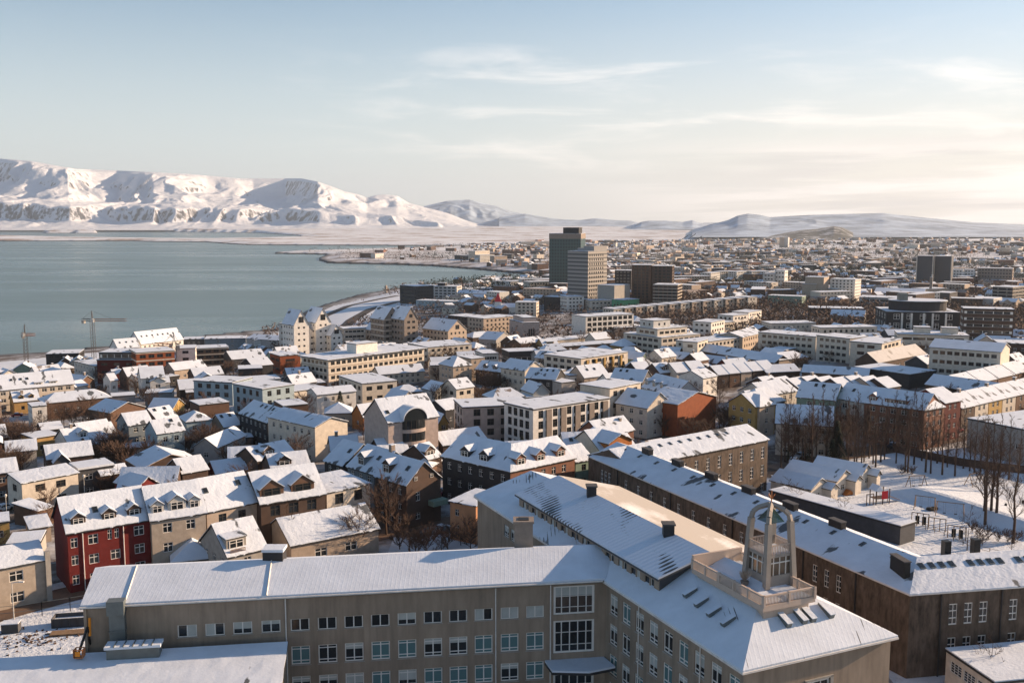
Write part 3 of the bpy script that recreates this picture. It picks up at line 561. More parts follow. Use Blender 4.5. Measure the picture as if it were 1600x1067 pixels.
# ------------------------------------------------------------------ the foreground school
def school():
    K = Vector((12.17, 124.17)); U = Vector((math.cos(R(-65.5)), math.sin(R(-65.5)))); Wv = Vector((-U.y, U.x))
    a = R(8.1); F = Vector((math.cos(a), math.sin(a)))
    q = lambda u, w_: K + U * u + Wv * w_
    root = thing('school_building', 'long beige school with angled wings, snowy roofs and rooftop terrace in the foreground', 'school', (K.x, K.y, 38))
    GZ = 37.0
    # front wing: 64 m facade running left from the inner corner
    A = K - F * 64.1
    def rc(x0, x1, yc, wh, ww, z): return
    fr = []; Lf = 64.1
    def col_at(px, py, z): p = P(px, py, z); return (Vector(p[:2]) - A).dot(F)
    zt, zm, zb_ = 54 - 3.8, 54 - 7.75, 54 - 11.7
    top = [295, 338, 381, 425, 470, 512, 553, 594, 635, 675, 714, 753, 793, 832]
    H = 54 - GZ
    for i, px in enumerate(top):
        y = 980 - (px - 295) * .064; s = col_at(px, y, zt); fr.append((s - 1.15, zt - GZ - .78, s + 1.15, zt - GZ + .78))
        if px > 450: fr.append((s - 1.15, zm - GZ - 1.2, s + 1.15, zm - GZ + 1.2)); fr.append((s - 1.15, zb_ - GZ - 1.2, s + 1.15, zb_ - GZ + 1.2))
    sa, sb = Lf - 6.9, Lf - 1.5
    fr += [(sa, 54 - GZ - 4.4, sb, 54 - GZ - .6), (sa, 54 - GZ - 9.6, sb, 54 - GZ - 5.2)]
    doorr = (sa, .4, sb, 4.6); fr.append(doorr)
    bl = block(root, A, K, 13, 54, GZ, 'n', 2.1, 'school_render', fl=0, front=[], sides=False, foot=True)
    # rebuild the facade with its windows as the wall of this wing
    wm_ = MB(); rects = facade(wm_, (0, 0), (1, 0), (0, -1), Lf, -4, H, fr, rev=.22)
    for r_ in ((0, 0, 0, 13), (0, 13, Lf, 13)): wm_.quad((r_[0], r_[1], -4), (r_[2], r_[3], -4), (r_[2], r_[3], H), (r_[0], r_[1], H))
    wm_.quad((0, 0, H), (0, 13, H), (0, 6.5, H + 2)); wm_.box(-.25, -.25, -4, .1, .05, H, m=0)
    bpy.data.objects.remove(bl['wall']); bl['part'](wm_, 'wall', ['school_render'])
    for r_ in rects:
        big = r_[2] - r_[0] > 4
        kind = 'stair' if big else ('two' if r_[3] - r_[1] < 1.8 else 'school'); s = (r_[0] + r_[2]) / 2; z = (r_[1] + r_[3]) / 2; x, y = s, .18
        w_ = window(kind, 'frame_white', ('half_high' if r_[3] > 15 else 'glass') if big else random.choice(['glass', 'half_left', 'half_right', 'half_top', 'blind', 'half_high'] if kind == 'two' else ['glass_teal', 'half_top', 'glass', 'glass_teal', 'half_high', 'glass_teal']), root,
                    (bl['base'][0] + x * math.cos(a) - y * math.sin(a), bl['base'][1] + x * math.sin(a) + y * math.cos(a), bl['base'][2] + z), a, r_[2] - r_[0], r_[3] - r_[1], True)
        if not big: mb = MB(); mb.box(-.55, -.24, -.555, .55, -.05, -.51); mb.build('sill', 'concrete', w_)
    for s in (col_at(451, 960, 50), col_at(774, 960, 50), Lf - 7.3): mb = MB(); mb.bar((s, -.12, -3), (s, -.12, H - .1), .09, 6); bl['part'](mb, 'downpipe', 'fascia_white')
    # vertical grey ventilation duct on the left end
    mb = MB(); s = col_at(183, 1000, 50); mb.box(s - .9, -.95, 3, s + .9, -.02, H - .8); mb.box(s - 1.0, -1.5, H - .8, s + 1.0, -.05, H + .9); mb.box(s - .95, -1.05, H - 3.1, s + .95, -.02, H - 2.9); bl['part'](mb, 'ventilation_duct', 'metal_grey')
    # pitched roof of the front wing, running into the angled wing
    z0, z1 = 54.0, 56.05; e = .55
    def Fp(s, t, z): p = A + F * s + Vector((-F.y, F.x)) * t; return (p.x - K.x, p.y - K.y, z - 38)
    rm = MB()
    for lo, hi, ins, m_ in ((0, .22, 0, 1), (.22, .5, .07, 0)):
        e_ = e - ins; dz = e_ * .31
        # front slope ends on the valley line from the inner corner, back slope runs on
        fs = [Fp(-e_, -e_, z0 - dz), Fp(Lf + .0, -e_ * .0 - .0, z0), Fp(Lf - 0.5 + .9, 6.5, z1), Fp(-e_, 6.5, z1)]
        fs = [Fp(-e_, -e_, z0 - dz), Fp(Lf - e_ * .55, -e_, z0 - dz), Fp(Lf + 3.6, 6.5, z1), Fp(-e_, 6.5, z1)]
        bs = [Fp(-e_, 6.5, z1), Fp(Lf + 3.6, 6.5, z1), Fp(Lf - 2, 13 + e_, z0 - dz), Fp(-e_, 13 + e_, z0 - dz)]
        for s_ in (fs, bs): rm.prism([(x, y, z + lo) for x, y, z in s_], [(x, y, z + hi) for x, y, z in s_], m_)
    # corrugated eave edge: small white rib ends along the left half
    ro = rm.build('roof', ['snow_eave', 'metal_grey'], root, (0, 0, 0)); ro.name = 'roof'
    mb = MB()
    for i in range(90): s = .3 + i * .42; c = Fp(s, -.62, z0 + .02); d = Fp(s, .25, z0 + .32); mb.bar(c, d, .12, 5)
    mb.build('snow_ribs', 'snow_clean', ro)
    mb = MB()
    for s in (4.6, 21.3): mb.bar(Fp(s, -.5, z0 + .38), Fp(s, 6.5, z1 + .52), .11, 4)
    mb.build('roof_seam', 'fascia_white', ro)
    mb = MB(); mb.bar(Fp(-.6, -.64, z0 + .05), Fp(Lf - .6, -.64, z0 + .05), .12, 6); mb.build('gutter', 'fascia_white', root)
    # the roof-top chimney box by the ridge
    c = P(427, 868, 57); mb = MB(); x, y = c[0] - K.x, c[1] - K.y; mb.box(x - 1.3, y - .4, 15, x + 1.3, y + 1.8, 19.6); mb.box(x - 1.4, y - .5, 19.6, x + 1.4, y + 1.9, 19.95, m=1); mb.build('chimney', ['fascia_dark', 'snow_clean'], ro)
    # entrance canopy under the stair windows
    mb = MB(); z = 54 - 11.0 - 38; o1 = [Fp(Lf - 8, -.02, 38 + z), Fp(Lf - 7.6, -3.1, 38 + z), Fp(Lf - 3, -4.0, 38 + z), Fp(Lf + .6, -3.0, 38 + z), Fp(Lf - .2, -.02, 38 + z)]
    mb.prism(o1, [(x, y, q_ + .35) for x, y, q_ in o1], 1); o2 = [(x, y, q_ + .35) for x, y, q_ in o1]; mb.prism(o2, [(x, y, q_ + .25) for x, y, q_ in o2], 0); mb.build('canopy', ['snow_clean', 'fascia_dark'], root)
    # ---- angled wing, local frame: x along U from u=-43, y along Wv
    u0 = -43.4; L = 28.5 - u0; D = 20.2
    # local x runs from the far end towards the camera, so the facade seen from the left has y decreasing outward
    def Wp(u, w_, z): p = q(u, w_); return (p.x - K.x, p.y - K.y, z - 38)
    def wall_u(mb, ua, ub, w_, za, zb2, rects, m=0, flip=1):
        o = Wp(ua, w_, 0); d = (U.x, U.y); nr = (-Wv.x, -Wv.y)
        return facade(mb, (o[0], o[1]), d, nr, ub - ua, za - 38, zb2 - 38, rects, rev=.22, m=m)
    mb = MB(); wr = []
    zr = [54 - 2.75, 54 - 6.75, 54 - 10.8, 54 - 14.6]
    us = [2.0 + 3.12 * i for i in range(9)]
    for z in zr:
        for u in us: wr.append((u - u0 - .95, z - 38 - 1.35, u - u0 + .95, z - 38 + 1.35))
    wr += [(-u0 - 1.0 + .2, zr[0] - 39.2, -u0 + .75, zr[0] - 36.7)] if False else []
    for u in (-31.5, -29, -26.5, -24): wr.append((u - u0 - .9, zr[0] - 38 - .9, u - u0 + .9, zr[0] - 38 + 1.0)); wr.append((u - u0 - .9, zr[1] - 38 - .9, u - u0 + .9, zr[1] - 38 + .9))
    wr = wall_u(mb, u0, 28.5, 0, 33, 54, wr)
    # camera-facing hip end with its tall gridded window
    o = Wp(28.5, 0, 0); er = facade(mb, (o[0], o[1]), (Wv.x, Wv.y), (U.x, U.y), D, -5, 16, [(8.3, 7.2, 11.6, 12.9), (14.2, -2, 16, 2)], rev=.25)
    for ua, wa, ub, wb in ((28.5, D, u0, D), (u0, D, u0, 0)): mb.quad(Wp(ua, wa, 33), Wp(ub, wb, 33), Wp(ub, wb, 54), Wp(ua, wa, 54))
    mb.build('wall', ['school_render'], root)
    FOOT.append([tuple(q(*c)) for c in ((u0, 0), (28.5, 0), (28.5, D), (u0, D))])
    angW = math.atan2(U.y, U.x)
    for r_ in wr:
        s = (r_[0] + r_[2]) / 2 + u0; p = Wp(s, .18, 0); w_ = window('school', 'frame_white', random.choice(['glass_teal', 'half_top', 'glass', 'glass_teal', 'half_high']), root, (p[0], p[1], (r_[1] + r_[3]) / 2), angW, r_[2] - r_[0], r_[3] - r_[1], True)
        mb = MB(); mb.box(-.55, -.24, -.555, .55, -.05, -.51); mb.build('sill', 'concrete', w_)
    for r_ in er[:1]:
        p = Wp(28.5 - .2, (r_[0] + r_[2]) / 2, 0); w_ = window('grid', 'frame_white', 'glass', root, (p[0], p[1], (r_[1] + r_[3]) / 2), angW + R(90), r_[2] - r_[0], r_[3] - r_[1], True)
        mb = MB(); mb.box(.5, -.35, -.53, .62, .0, .53); mb.box(-.56, -.35, -.53, -.5, .0, .53); mb.box(-.56, -.35, .5, .62, 0, .54); mb.build('surround', 'concrete', w_)
    for u in (8.2, 21.0): p = Wp(u, -.12, 0); mb = MB(); mb.bar((p[0], p[1], -4), (p[0], p[1], 15.9), .08, 6); mb.build('downpipe', 'fascia_white', root)
    # lower roof: eave at w=0 z=54 rising to the ridge, hipped at the camera end
    zr_ = 59.0; wr_ = 10.1; hip = 9.6
    rm = MB()
    for lo, hi, ins, m_ in ((0, .2, 0, 1), (.2, .42, .07, 0)):
        e_ = .6 - ins; dz = e_ * .5
        P0 = Wp(u0 - .3, -e_, 54 - dz); P1 = Wp(28.5 + e_, -e_, 54 - dz); P2 = Wp(28.5 + e_, D + e_, 54 - dz); P3 = Wp(u0 - .3, D + e_, 54 - dz); Ra = Wp(u0 - .3, wr_, 56.8); Rm = Wp(-31, wr_, 57.4); Rb = Wp(28.5 - hip, wr_, zr_)
        Pm = Wp(-12, -e_, 54 - dz)
        for s_ in ([P0, P1, Rb, Rm], [P0, Rm, Ra], [P1, P2, Rb], [P2, P3, Ra, Rb]):
            rm.prism([(x, y, z + lo) for x, y, z in s_], [(x, y, z + hi) for x, y, z in s_], m_)
    ro2 = rm.build('roof', ['snow_rib', 'fascia_white'], root)
    # raised classroom band: clerestory wall and its own shallow roof
    zc, zrg, zR, wl, wrg = 57.0, 58.95, 55.9, 2.0, 9.2; ua, ub = -31.0, 9.4
    mb = MB(); cr = []
    for i in range(12): u = -29.6 + i * 3.25; cr.append((u - ua - .05, 17.05, u - ua + 1.0, 18.35)); cr.append((u - ua + 1.25, 17.0, u - ua + 2.05, 18.4))
    cr = [c for c in cr if c[2] < ub - ua - .2]
    cr = wall_u(mb, ua, ub, wl, 54.2, zc, cr, 0)
    mb.quad(Wp(ub, wl, 54.3), Wp(ub, 19, 54.3), Wp(ub, 19, zR), Wp(ub, wrg, zrg), Wp(ub, wl, zc), m=1); mb.quad(Wp(ua, wl, 54.3), Wp(ua, 19, 54.3), Wp(ua, 19, zR), Wp(ua, wrg, zrg), Wp(ua, wl, zc), m=1); mb.quad(Wp(ua, D, 54), Wp(ub, D, 54), Wp(ub, D, zR), Wp(ua, D, zR), m=1)
    cw = mb.build('clerestory', ['school_render', 'slate'], root)
    for i, r_ in enumerate(cr):
        p = Wp((r_[0] + r_[2]) / 2 + ua, wl + .15, 0); window('plain', 'frame_white' if i % 2 else 'fascia_dark', 'glass' if i % 3 else 'blind', cw, (p[0], p[1], (r_[1] + r_[3]) / 2), angW, r_[2] - r_[0], r_[3] - r_[1], False)
    rl, rr_ = MB(), MB()
    for lo, hi, ins, m_ in ((0, .2, 0, 1), (.2, .42, .07, 0)):
        e_ = .55 - ins
        for mb_, s_ in ((rl, [Wp(ua - e_, wl - e_, zc - e_ * .27), Wp(ub + e_, wl - e_, zc - e_ * .27), Wp(ub + e_, wrg, zrg), Wp(ua - e_, wrg, zrg)]), (rr_, [Wp(ua - e_, wrg, zrg), Wp(ub + e_, wrg, zrg), Wp(ub + e_, D + .3, zR), Wp(ua - e_, D + .3, zR)])):
            mb_.prism([(x, y, z + lo) for x, y, z in s_], [(x, y, z + hi) for x, y, z in s_], m_)
    for mb_, mt in ((rl, 'snow_wing'), (rr_, 'snow_wing_thin')):
        me = mb_; k = K
        o = mb_.build('roof', [mt, 'slate'], root)
    for u in (-19.5, 1.2):
        p = Wp(u, wrg - .6, 0); mb = MB(); mb.box(p[0] - .7, p[1] - .7, 20.3, p[0] + .7, p[1] + .7, 22.6); mb.box(p[0] - .85, p[1] - .85, 22.6, p[0] + .85, p[1] + .85, 22.8, m=1); mb.build('roof_vent', ['fascia_dark', 'slate'], o)
    # square brick chimney standing where the two wings meet
    c = P(818, 855, 56); mb = MB(); x, y = c[0] - K.x, c[1] - K.y; mb.box(x - 1.25, y - .9, 8, x + 1.25, y + 1.3, 21.6); mb.box(x - 1.4, y - 1.05, 21.6, x + 1.4, y + 1.45, 21.9); mb.box(x - .7, y - .4, 21.9, x + .7, y + .8, 22.0, m=1); mb.build('chimney', ['stone', 'black'], root)
    # ventilation cowls on both lower slopes
    for u, w_ in ((13.5, 3.7), (16.2, 3.4), (18.9, 3.2), (21.7, 3.1)):
        z = 54.35 + w_ * .5; p = Wp(u, w_, z); mb = MB(); mb.box(-.9, -.32, 0, .9, .32, .5); mb.box(-.95, -.36, .5, .95, .36, .56, m=1); v = mb.build('roof_cowl', ['metal_grey', 'snow_clean'], ro2, p, angW + R(90)); v.rotation_euler = (0, R(-20), angW + R(90))
    for i, w_ in enumerate((8.2, 10.4, 11.6, 14.2)):
        u = 24.6; z = 54 + (28.5 - u) / hip * 5 + .3; p = Wp(u, w_, z); mb = MB(); mb.box(-1.1, -.33, 0, 1.1, .33, .55); mb.box(-1.15, -.37, .55, 1.15, .37, .62, m=1); v = mb.build('roof_cowl', ['metal_grey', 'snow_clean'], ro2, p, angW); v.rotation_euler = (0, R(20), angW)
    # ---- terrace on the ridge
    d0, d1, w0, w1, zf = 11.2, 27.2, 4.2, 12.4, 57.9
    q0 = P(1080, 893, zf); q1 = P(1191, 953, zf); q2 = P(1276, 939, zf)
    def to_uw(p): v = Vector(p[:2]) - K; return v.dot(U), v.dot(Wv)
    c0, c1, c2 = to_uw(q0), to_uw(q1), to_uw(q2)
    d0, w0 = c0[0], (c0[1] + c1[1]) / 2; d1 = (c1[0] + c2[0]) / 2; w1 = c2[1]
    mb = MB(); b8 = lambda ua_, ub_, wa_, wb_, za_, zb_, m_=0: mb.prism([Wp(ua_, wa_, za_), Wp(ub_, wa_, za_), Wp(ub_, wb_, za_), Wp(ua_, wb_, za_)], [Wp(ua_, wa_, zb_), Wp(ub_, wa_, zb_), Wp(ub_, wb_, zb_), Wp(ua_, wb_, zb_)], m_)
    b8(d0, d1, w0, w1, zf - .15, zf + .35); b8(d0 + .5, d1 - .5, w0 + .5, w1 - .5, zf - 2.2, zf - .15); b8(d0 + .3, d1 - .3, w0 + .3, w1 - .3, zf + .35, zf + .5, 1); b8(d0 - .05, d0 + .3, w0, w1, zf + .35, zf + 2.1)
    for ua_, ub_, wa_, wb_ in ((d0, d1, w0, w0 + .25), (d1 - .25, d1, w0, w1), (d0, d1, w1 - .25, w1)): b8(ua_, ub_, wa_, wb_, zf + 1.42, zf + 1.6); b8(ua_, ub_, wa_, wb_, zf + .35, zf + .5)
    te = mb.build('terrace', ['terrace_wall', 'snow_clean'], root)
    for k in range(6): u = d0 + (d1 - d0) * k / 5; mb = MB(); b8(u - .14, u + .14, w0 - .02, w0 + .27, zf + .3, zf + 1.66); b8(u - .14, u + .14, w1 - .27, w1 + .02, zf + .3, zf + 1.66); mb.build('baluster_post', 'terrace_wall', te)
    for k in range(3): w_ = w0 + .14 + (w1 - w0 - .28) * k / 2; mb = MB(); b8(d1 - .27, d1 + .02, w_ - .14, w_ + .14, zf + .3, zf + 1.66); mb.build('baluster_post', 'terrace_wall', te)
    mb = MB()
    for k in range(int((d1 - d0) / .2)):
        u = d0 + .2 * k
        for w_ in (w0 + .08, w1 - .16): b8(u, u + .08, w_, w_ + .08, zf + .5, zf + 1.42)
    for k in range(int((w1 - w0) / .2)): w_ = w0 + .2 * k; b8(d1 - .16, d1 - .08, w_, w_ + .08, zf + .5, zf + 1.42)
    mb.build('railing', 'terrace_wall', te)
    # ---- lantern tower: glazed kiosk, gallery and four leaning posts under a glass pyramid
    qa = P(1160, 915, zf + .5); ca_ = to_uw(P(1199, 912, zf + .5)); uc, wc = ca_[0] - .6, ca_[1] + .7
    hw = 1.85
    mb = MB(); b8(uc - hw, uc + hw, wc - hw, wc + hw, zf + .5, zf + 1.9); b8(uc - hw, uc + hw, wc - hw, wc + hw, zf + 4.0, zf + 4.3); b8(uc - hw + .1, uc + hw - .1, wc - hw + .1, wc + hw - .1, zf + 4.3, zf + 4.42, 1)
    lt = mb.build('lantern_tower', ['tower_concrete', 'snow_clean'], root)
    mb = MB(); b8(uc - hw + .15, uc + hw - .15, wc - hw + .15, wc + hw - .15, zf + 1.9, zf + 4.0); mb.build('kiosk_glass', 'kiosk_glass', lt)
    mb = MB()
    for k in range(5):
        t = -hw + .1 + (2 * hw - .2) * k / 4
        b8(uc + hw - .16, uc + hw - .04, wc + t - .04, wc + t + .04, zf + 1.9, zf + 4.0); b8(uc + t - .04, uc + t + .04, wc - hw + .04, wc - hw + .16, zf + 1.9, zf + 4.0)
    b8(uc + hw - .15, uc + hw - .05, wc - hw, wc + hw, zf + 3.3, zf + 3.42); b8(uc - hw, uc + hw, wc - hw + .05, wc - hw + .15, zf + 3.3, zf + 3.42)
    mb.build('kiosk_mullions', 'frame_white', lt)
    mb = MB()
    for ua_, ub_, wa_, wb_ in ((uc - hw, uc + hw, wc - hw, wc - hw + .1), (uc + hw - .1, uc + hw, wc - hw, wc + hw), (uc - hw, uc + hw, wc + hw - .1, wc + hw), (uc - hw, uc - hw + .1, wc - hw, wc + hw)):
        b8(ua_, ub_, wa_, wb_, zf + 5.35, zf + 5.5)
    for k in range(17):
        t = -hw + 2 * hw * k / 16
        for ua_, wa_ in ((uc + t, wc - hw), (uc + t, wc + hw - .08), (uc - hw, wc + t), (uc + hw - .08, wc + t)): b8(ua_, ua_ + .08, wa_, wa_ + .08, zf + 4.3, zf + 5.35)
    mb.build('gallery_railing', 'terrace_wall', lt)
    apex = Wp(uc, wc, zf + 12.1)
    for su, sw in ((1, 1), (1, -1), (-1, 1), (-1, -1)):
        mb = MB(); pts = [(hw + .1, .3), (hw - .3, 8.0), (hw - .42, 8.7), (hw - .8, 9.2), (.1, 9.75)]; last = None
        for t, z in pts:
            c = Vector(Wp(uc + su * t, wc + sw * t, zf + z)); r_ = .31
            ring = [c + Vector((U.x * a_ + Wv.x * b_, U.y * a_ + Wv.y * b_, 0)) * r_ for a_, b_ in ((-1, -1), (1, -1), (1, 1), (-1, 1))]
            if z > 8.2: ring = [c + Vector((-(U.x * su + Wv.x * sw) * .0, 0, dz_)) + Vector((U.x * a_ * sw * -1 * .2 + Wv.x * a_ * su * .2, U.y * a_ * sw * -1 * .2 + Wv.y * a_ * su * .2, 0)) for a_, dz_ in ((-1, -.28), (1, -.28), (1, .28), (-1, .28))]
            if last and z <= 8.2: mb.prism(last, ring)
            elif last: mb.bar(lc, c, .31, 4)
            last = ring; lc = c
        mb.build('post', 'tower_concrete', lt)
    mb = MB(); g4 = [Wp(uc + a_ * (hw - .75), wc + b_ * (hw - .75), zf + 7.8) for a_, b_ in ((-1, -1), (1, -1), (1, 1), (-1, 1))]; ap = Wp(uc, wc, zf + 9.6)
    for i in range(4): mb.quad(g4[i], g4[(i + 1) % 4], ap)
    mb.build('glass_pyramid', 'glass_dark_teal', lt)
    mb = MB(); mb.bar(Wp(uc, wc, zf + 10), Wp(uc, wc, zf + 11.3), .07, 6)
    for a_ in range(4): mb.bar(Wp(uc, wc, zf + 10.3), Wp(uc + .5 * math.cos(a_ * 1.57), wc + .5 * math.sin(a_ * 1.57), zf + 10.9), .05, 4)
    mb.build('finial', 'crane_red', lt)
    # things on the terrace: bare ornamental grasses in a tub
    t = thing('planter', 'tub of pale dry grasses on the snowy rooftop terrace', 'planter', (K.x + Wp(d0 + 7.2, wc - 3.2, 0)[0], K.y + Wp(d0 + 7.2, wc - 3.2, 0)[1], zf + .5)); mb = MB(); mb.bar((0, 0, 0), (0, 0, .45), .4, 10, r2=.5); mb.build('tub', 'stone', t)
    mb = MB(); rnd = random.Random(3)
    for i in range(60): a_, b_ = rnd.uniform(0, 6.28), rnd.uniform(.1, .9); mb.bar((0, 0, .4), (b_ * math.cos(a_), b_ * math.sin(a_), rnd.uniform(1, 1.7)), .025, 3)
    mb.build('grass', 'tan', t)
    return K, Wp
col('terrace_wall', (.50, .40, .33), var=.08); col('tower_concrete', (.30, .27, .24), var=.1)
m, n, l, b = node_mat('kiosk_glass'); b.inputs['Base Color'].default_value = (.16, .13, .10, 1); b.inputs['Roughness'].default_value = .08; b.inputs['Metallic'].default_value = .35
m, n, l, b = node_mat('glass_dark_teal'); b.inputs['Base Color'].default_value = (.02, .06, .06, 1); b.inputs['Roughness'].default_value = .1; b.inputs['Alpha'].default_value = .85
def wing_snow(name, base, under, patch):
    """snow on standing-seam sheets, laid across the slope of the angled wing; thaws in streaks"""
    m, n, l, b = node_mat(name); b.inputs['Roughness'].default_value = .7; t = n.new('ShaderNodeTexCoord'); mp_ = n.new('ShaderNodeMapping'); mp_.inputs['Rotation'].default_value = (0, 0, R(65.5)); l.new(t.outputs['Object'], mp_.inputs[0])
    sx = n.new('ShaderNodeSeparateXYZ'); l.new(mp_.outputs[0], sx.inputs[0])
    a = n.new('ShaderNodeMath'); a.operation = 'MULTIPLY'; a.inputs[1].default_value = 6.2832 / .85; l.new(sx.outputs[0], a.inputs[0]); s = n.new('ShaderNodeMath'); s.operation = 'SINE'; l.new(a.outputs[0], s.inputs[0])
    m2 = n.new('ShaderNodeMapping'); m2.inputs['Rotation'].default_value = (0, 0, R(65.5)); m2.inputs['Scale'].default_value = (1.0, .35, 1); l.new(t.outputs['Object'], m2.inputs[0])
    no = n.new('ShaderNodeTexNoise'); no.inputs['Scale'].default_value = .16; no.inputs['Detail'].default_value = 6; l.new(m2.outputs[0], no.inputs['Vector'])
    ad = n.new('ShaderNodeMath'); ad.operation = 'MULTIPLY_ADD'; l.new(s.outputs[0], ad.inputs[0]); ad.inputs[1].default_value = .075; l.new(no.outputs[0], ad.inputs[2])
    r = n.new('ShaderNodeMapRange'); r.inputs[1].default_value = patch; r.inputs[2].default_value = patch + .03; l.new(ad.outputs[0], r.inputs[0])
    mxn = n.new('ShaderNodeMixRGB'); l.new(r.outputs[0], mxn.inputs[0]); mxn.inputs[1].default_value = (*base, 1); mxn.inputs[2].default_value = (*under, 1); l.new(mxn.outputs[0], b.inputs['Base Color'])
    bn = n.new('ShaderNodeBump'); bn.inputs['Strength'].default_value = .5; bn.inputs['Distance'].default_value = .06; l.new(s.outputs[0], bn.inputs['Height']); l.new(bn.outputs[0], b.inputs['Normal'])
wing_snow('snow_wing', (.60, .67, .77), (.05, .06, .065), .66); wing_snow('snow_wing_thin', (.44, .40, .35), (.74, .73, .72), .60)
school()
# ------------------------------------------------------------------ the town, measured tile by tile (each tile of the photograph enlarged four times)
TO = dict(A=(0, 470), B=(400, 420), C=(800, 420), D=(1200, 420), E=(0, 640), F=(400, 640), G=(800, 640), H=(1200, 640), I=(0, 807), J=(400, 807), K=(800, 807), L=(1200, 807), S=(0, 220), T=(400, 220), U=(800, 220), V=(1200, 220))
def tp(T, c): return (TO[T][0] + c[0] / 4, TO[T][1] + c[1] / 4)
CATG = {'house': 'houses of the old town', 'apartment block': 'apartment blocks in the town', 'office building': 'office and commercial buildings', 'shed': 'sheds and outbuildings', 'tower block': 'tower blocks'}
BLDS = []; FACE = []
def pix(x, y, z):
    Y = y * math.cos(PITCH) - (z - EYE) * math.sin(PITCH); V = y * math.sin(PITCH) + (z - EYE) * math.cos(PITCH); return 800 + FPX * x / Y, 533.5 - FPX * V / Y
def facebox(A, B, z0, z1, roof='g'):
    q = [pix(p[0], p[1], z) for p in (A, B) for z in (z0 + (z1 - z0) * .25, z1 + 1.5)]; return min(p[0] for p in q), max(p[0] for p in q), min(p[1] for p in q), max(p[1] for p in q)
def bld(label, T, a, b, D, H, roof='g', rh=2.8, wall='cream', fl=2, cat='house', short=None, **kw):
    pa, pb = tp(T, a), tp(T, b); A = PG(*pa, H) if 'Y' not in kw else None
    if A is None:
        Y_ = kw.pop('Y'); d_ = ray(*pa); q_ = Y_ / d_[1]; A = (d_[0] * q_, Y_, gz(d_[0] * q_, Y_)); H = EYE + d_[2] * q_ - A[2]
    z = A[2] + H; Bq = P(*pb, z)
    if 'ang' in kw:      # slender towers: the facade's compass angle is given, its width comes from the second pixel
        an = R(kw.pop('ang')); k_ = (pb[0] - 800) / FPX; yc = lambda x_, y_: y_ * math.cos(PITCH) - (z - EYE) * math.sin(PITCH)
        lo, hi = 0.0, 120.0
        for _ in range(40):
            m_ = (lo + hi) / 2; X_, Y_ = A[0] + m_ * math.cos(an), A[1] + m_ * math.sin(an)
            if X_ / yc(X_, Y_) < k_: lo = m_
            else: hi = m_
        Bq = (A[0] + lo * math.cos(an), A[1] + lo * math.sin(an), z)
    if len(label.split()) > 16: print('LONG', len(label.split()), label)
    if isinstance(D, tuple):
        c = P(*tp(T, D), z); dx, dy = Bq[0] - A[0], Bq[1] - A[1]; L = math.hypot(dx, dy); D = abs((c[0] - A[0]) * -dy / L + (c[1] - A[1]) * dx / L); D = max(5, min(D, 60))
    root = thing(cat.replace(' ', '_'), label, cat, A, 0, CATG.get(cat))
    bl = block(root, A, Bq, D, z, A[2], roof, rh, wall, fl, **kw)
    mid = bl['W'](bl['L'] / 2, D / 2); BLDS.append((mid, short, label, bl['ang'])); FACE.append((math.hypot(*mid), facebox(A, Bq, A[2], z, roof))); bl['A'], bl['B'] = A, Bq
    return bl
APT = dict(cat='apartment block'); OFF = dict(cat='office building'); SH = dict(cat='shed', fl=0, rh=1.2)
WD = dict(frame='frame_dark')
# ---- lower left: the row along the street behind the school
zt = lambda z0, z1, *s: [(a, z0, b, z1) for a, b in s]
def row3(L, cs): return cs
def red_house():
    T = 'E'; A = PG(*tp(T, (420, 770)), 10.5); z = A[2] + 10.5; B = P(*tp(T, (935, 683)), z); L = math.hypot(B[0] - A[0], B[1] - A[1])
    fr = []
    for f, w_, zs in ((.075, 1.1, (8.6, 5.6, 2.2)), (.30, 1.6, (8.7, 5.3, 2.0)), (.50, .7, (9.0,)), (.585, .7, (9.0,)), (.56, 1.6, (5.4,)), (.86, 1.7, (8.8, 5.6, 2.4))):
        for q in zs: fr.append((f * L - w_ / 2, q - .85, f * L + w_ / 2, q + .85))
    bl = bld('deep red corrugated terraced house with white windows and three gabled dormers', T, (420, 770), (935, 683), 11, 10.5, 'g', 4.6, 'red', 3, short='deep red house', front=fr, dorm=[(.15, 2.3, 1.2), (.52, 2.3, 1.2), (.83, 2.3, 1.2)], dcol='umber', sky=[(.38, .25)], left=[], snow='snow')
    mb = MB()
    for f in (.175, .665): mb = MB(); mb.bar((f * bl['L'], -.12, -2), (f * bl['L'], -.12, 10.4), .09, 6); bl['part'](mb, 'downpipe', 'fascia_white')
    return bl
red_house()
bld('beige rendered terraced house with three white-framed dormers adjoining the deep red house', 'E', (945, 692), (1285, 640), 11, 10.5, 'g', 4.6, 'beige', 3, short='beige three-dormer house', dorm=[(.14, 2.2, 1.5), (.5, 3.0, 1.7), (.82, 2.0, 1.5)], sp=4, ww=1.6, wh=1.7, dcol='pale')
bld('tan terraced house with two open roof windows, right of the beige three-dormer house', 'E', (1292, 637), (1604, 574), 11, 10.5, 'g', 4.6, 'tan', 3, short='tan roof-window house', sky=[(.13, .3), (.8, .33)], sp=3.8, ww=1.5, wh=1.6, **WD)
bld('brown brick terraced house with two big glazed gable dormers', 'F', (30, 588), (430, 522), 11, 10.5, 'g', 4.6, 'umber', 3, short='twin big-dormer house', dorm=[(.20, 4.6, 1.5), (.68, 4.6, 1.5)], sp=3.6, ww=1.9, wh=2, dcol='brown', **WD)
bld('pale cream flat-fronted house end of the terrace with three square windows', 'F', (442, 522), (712, 466), 11, 9.5, 's', .6, 'cream', 3, short='pale end-of-terrace house', sp=4.4, ww=1.9, wh=2.1, **WD)
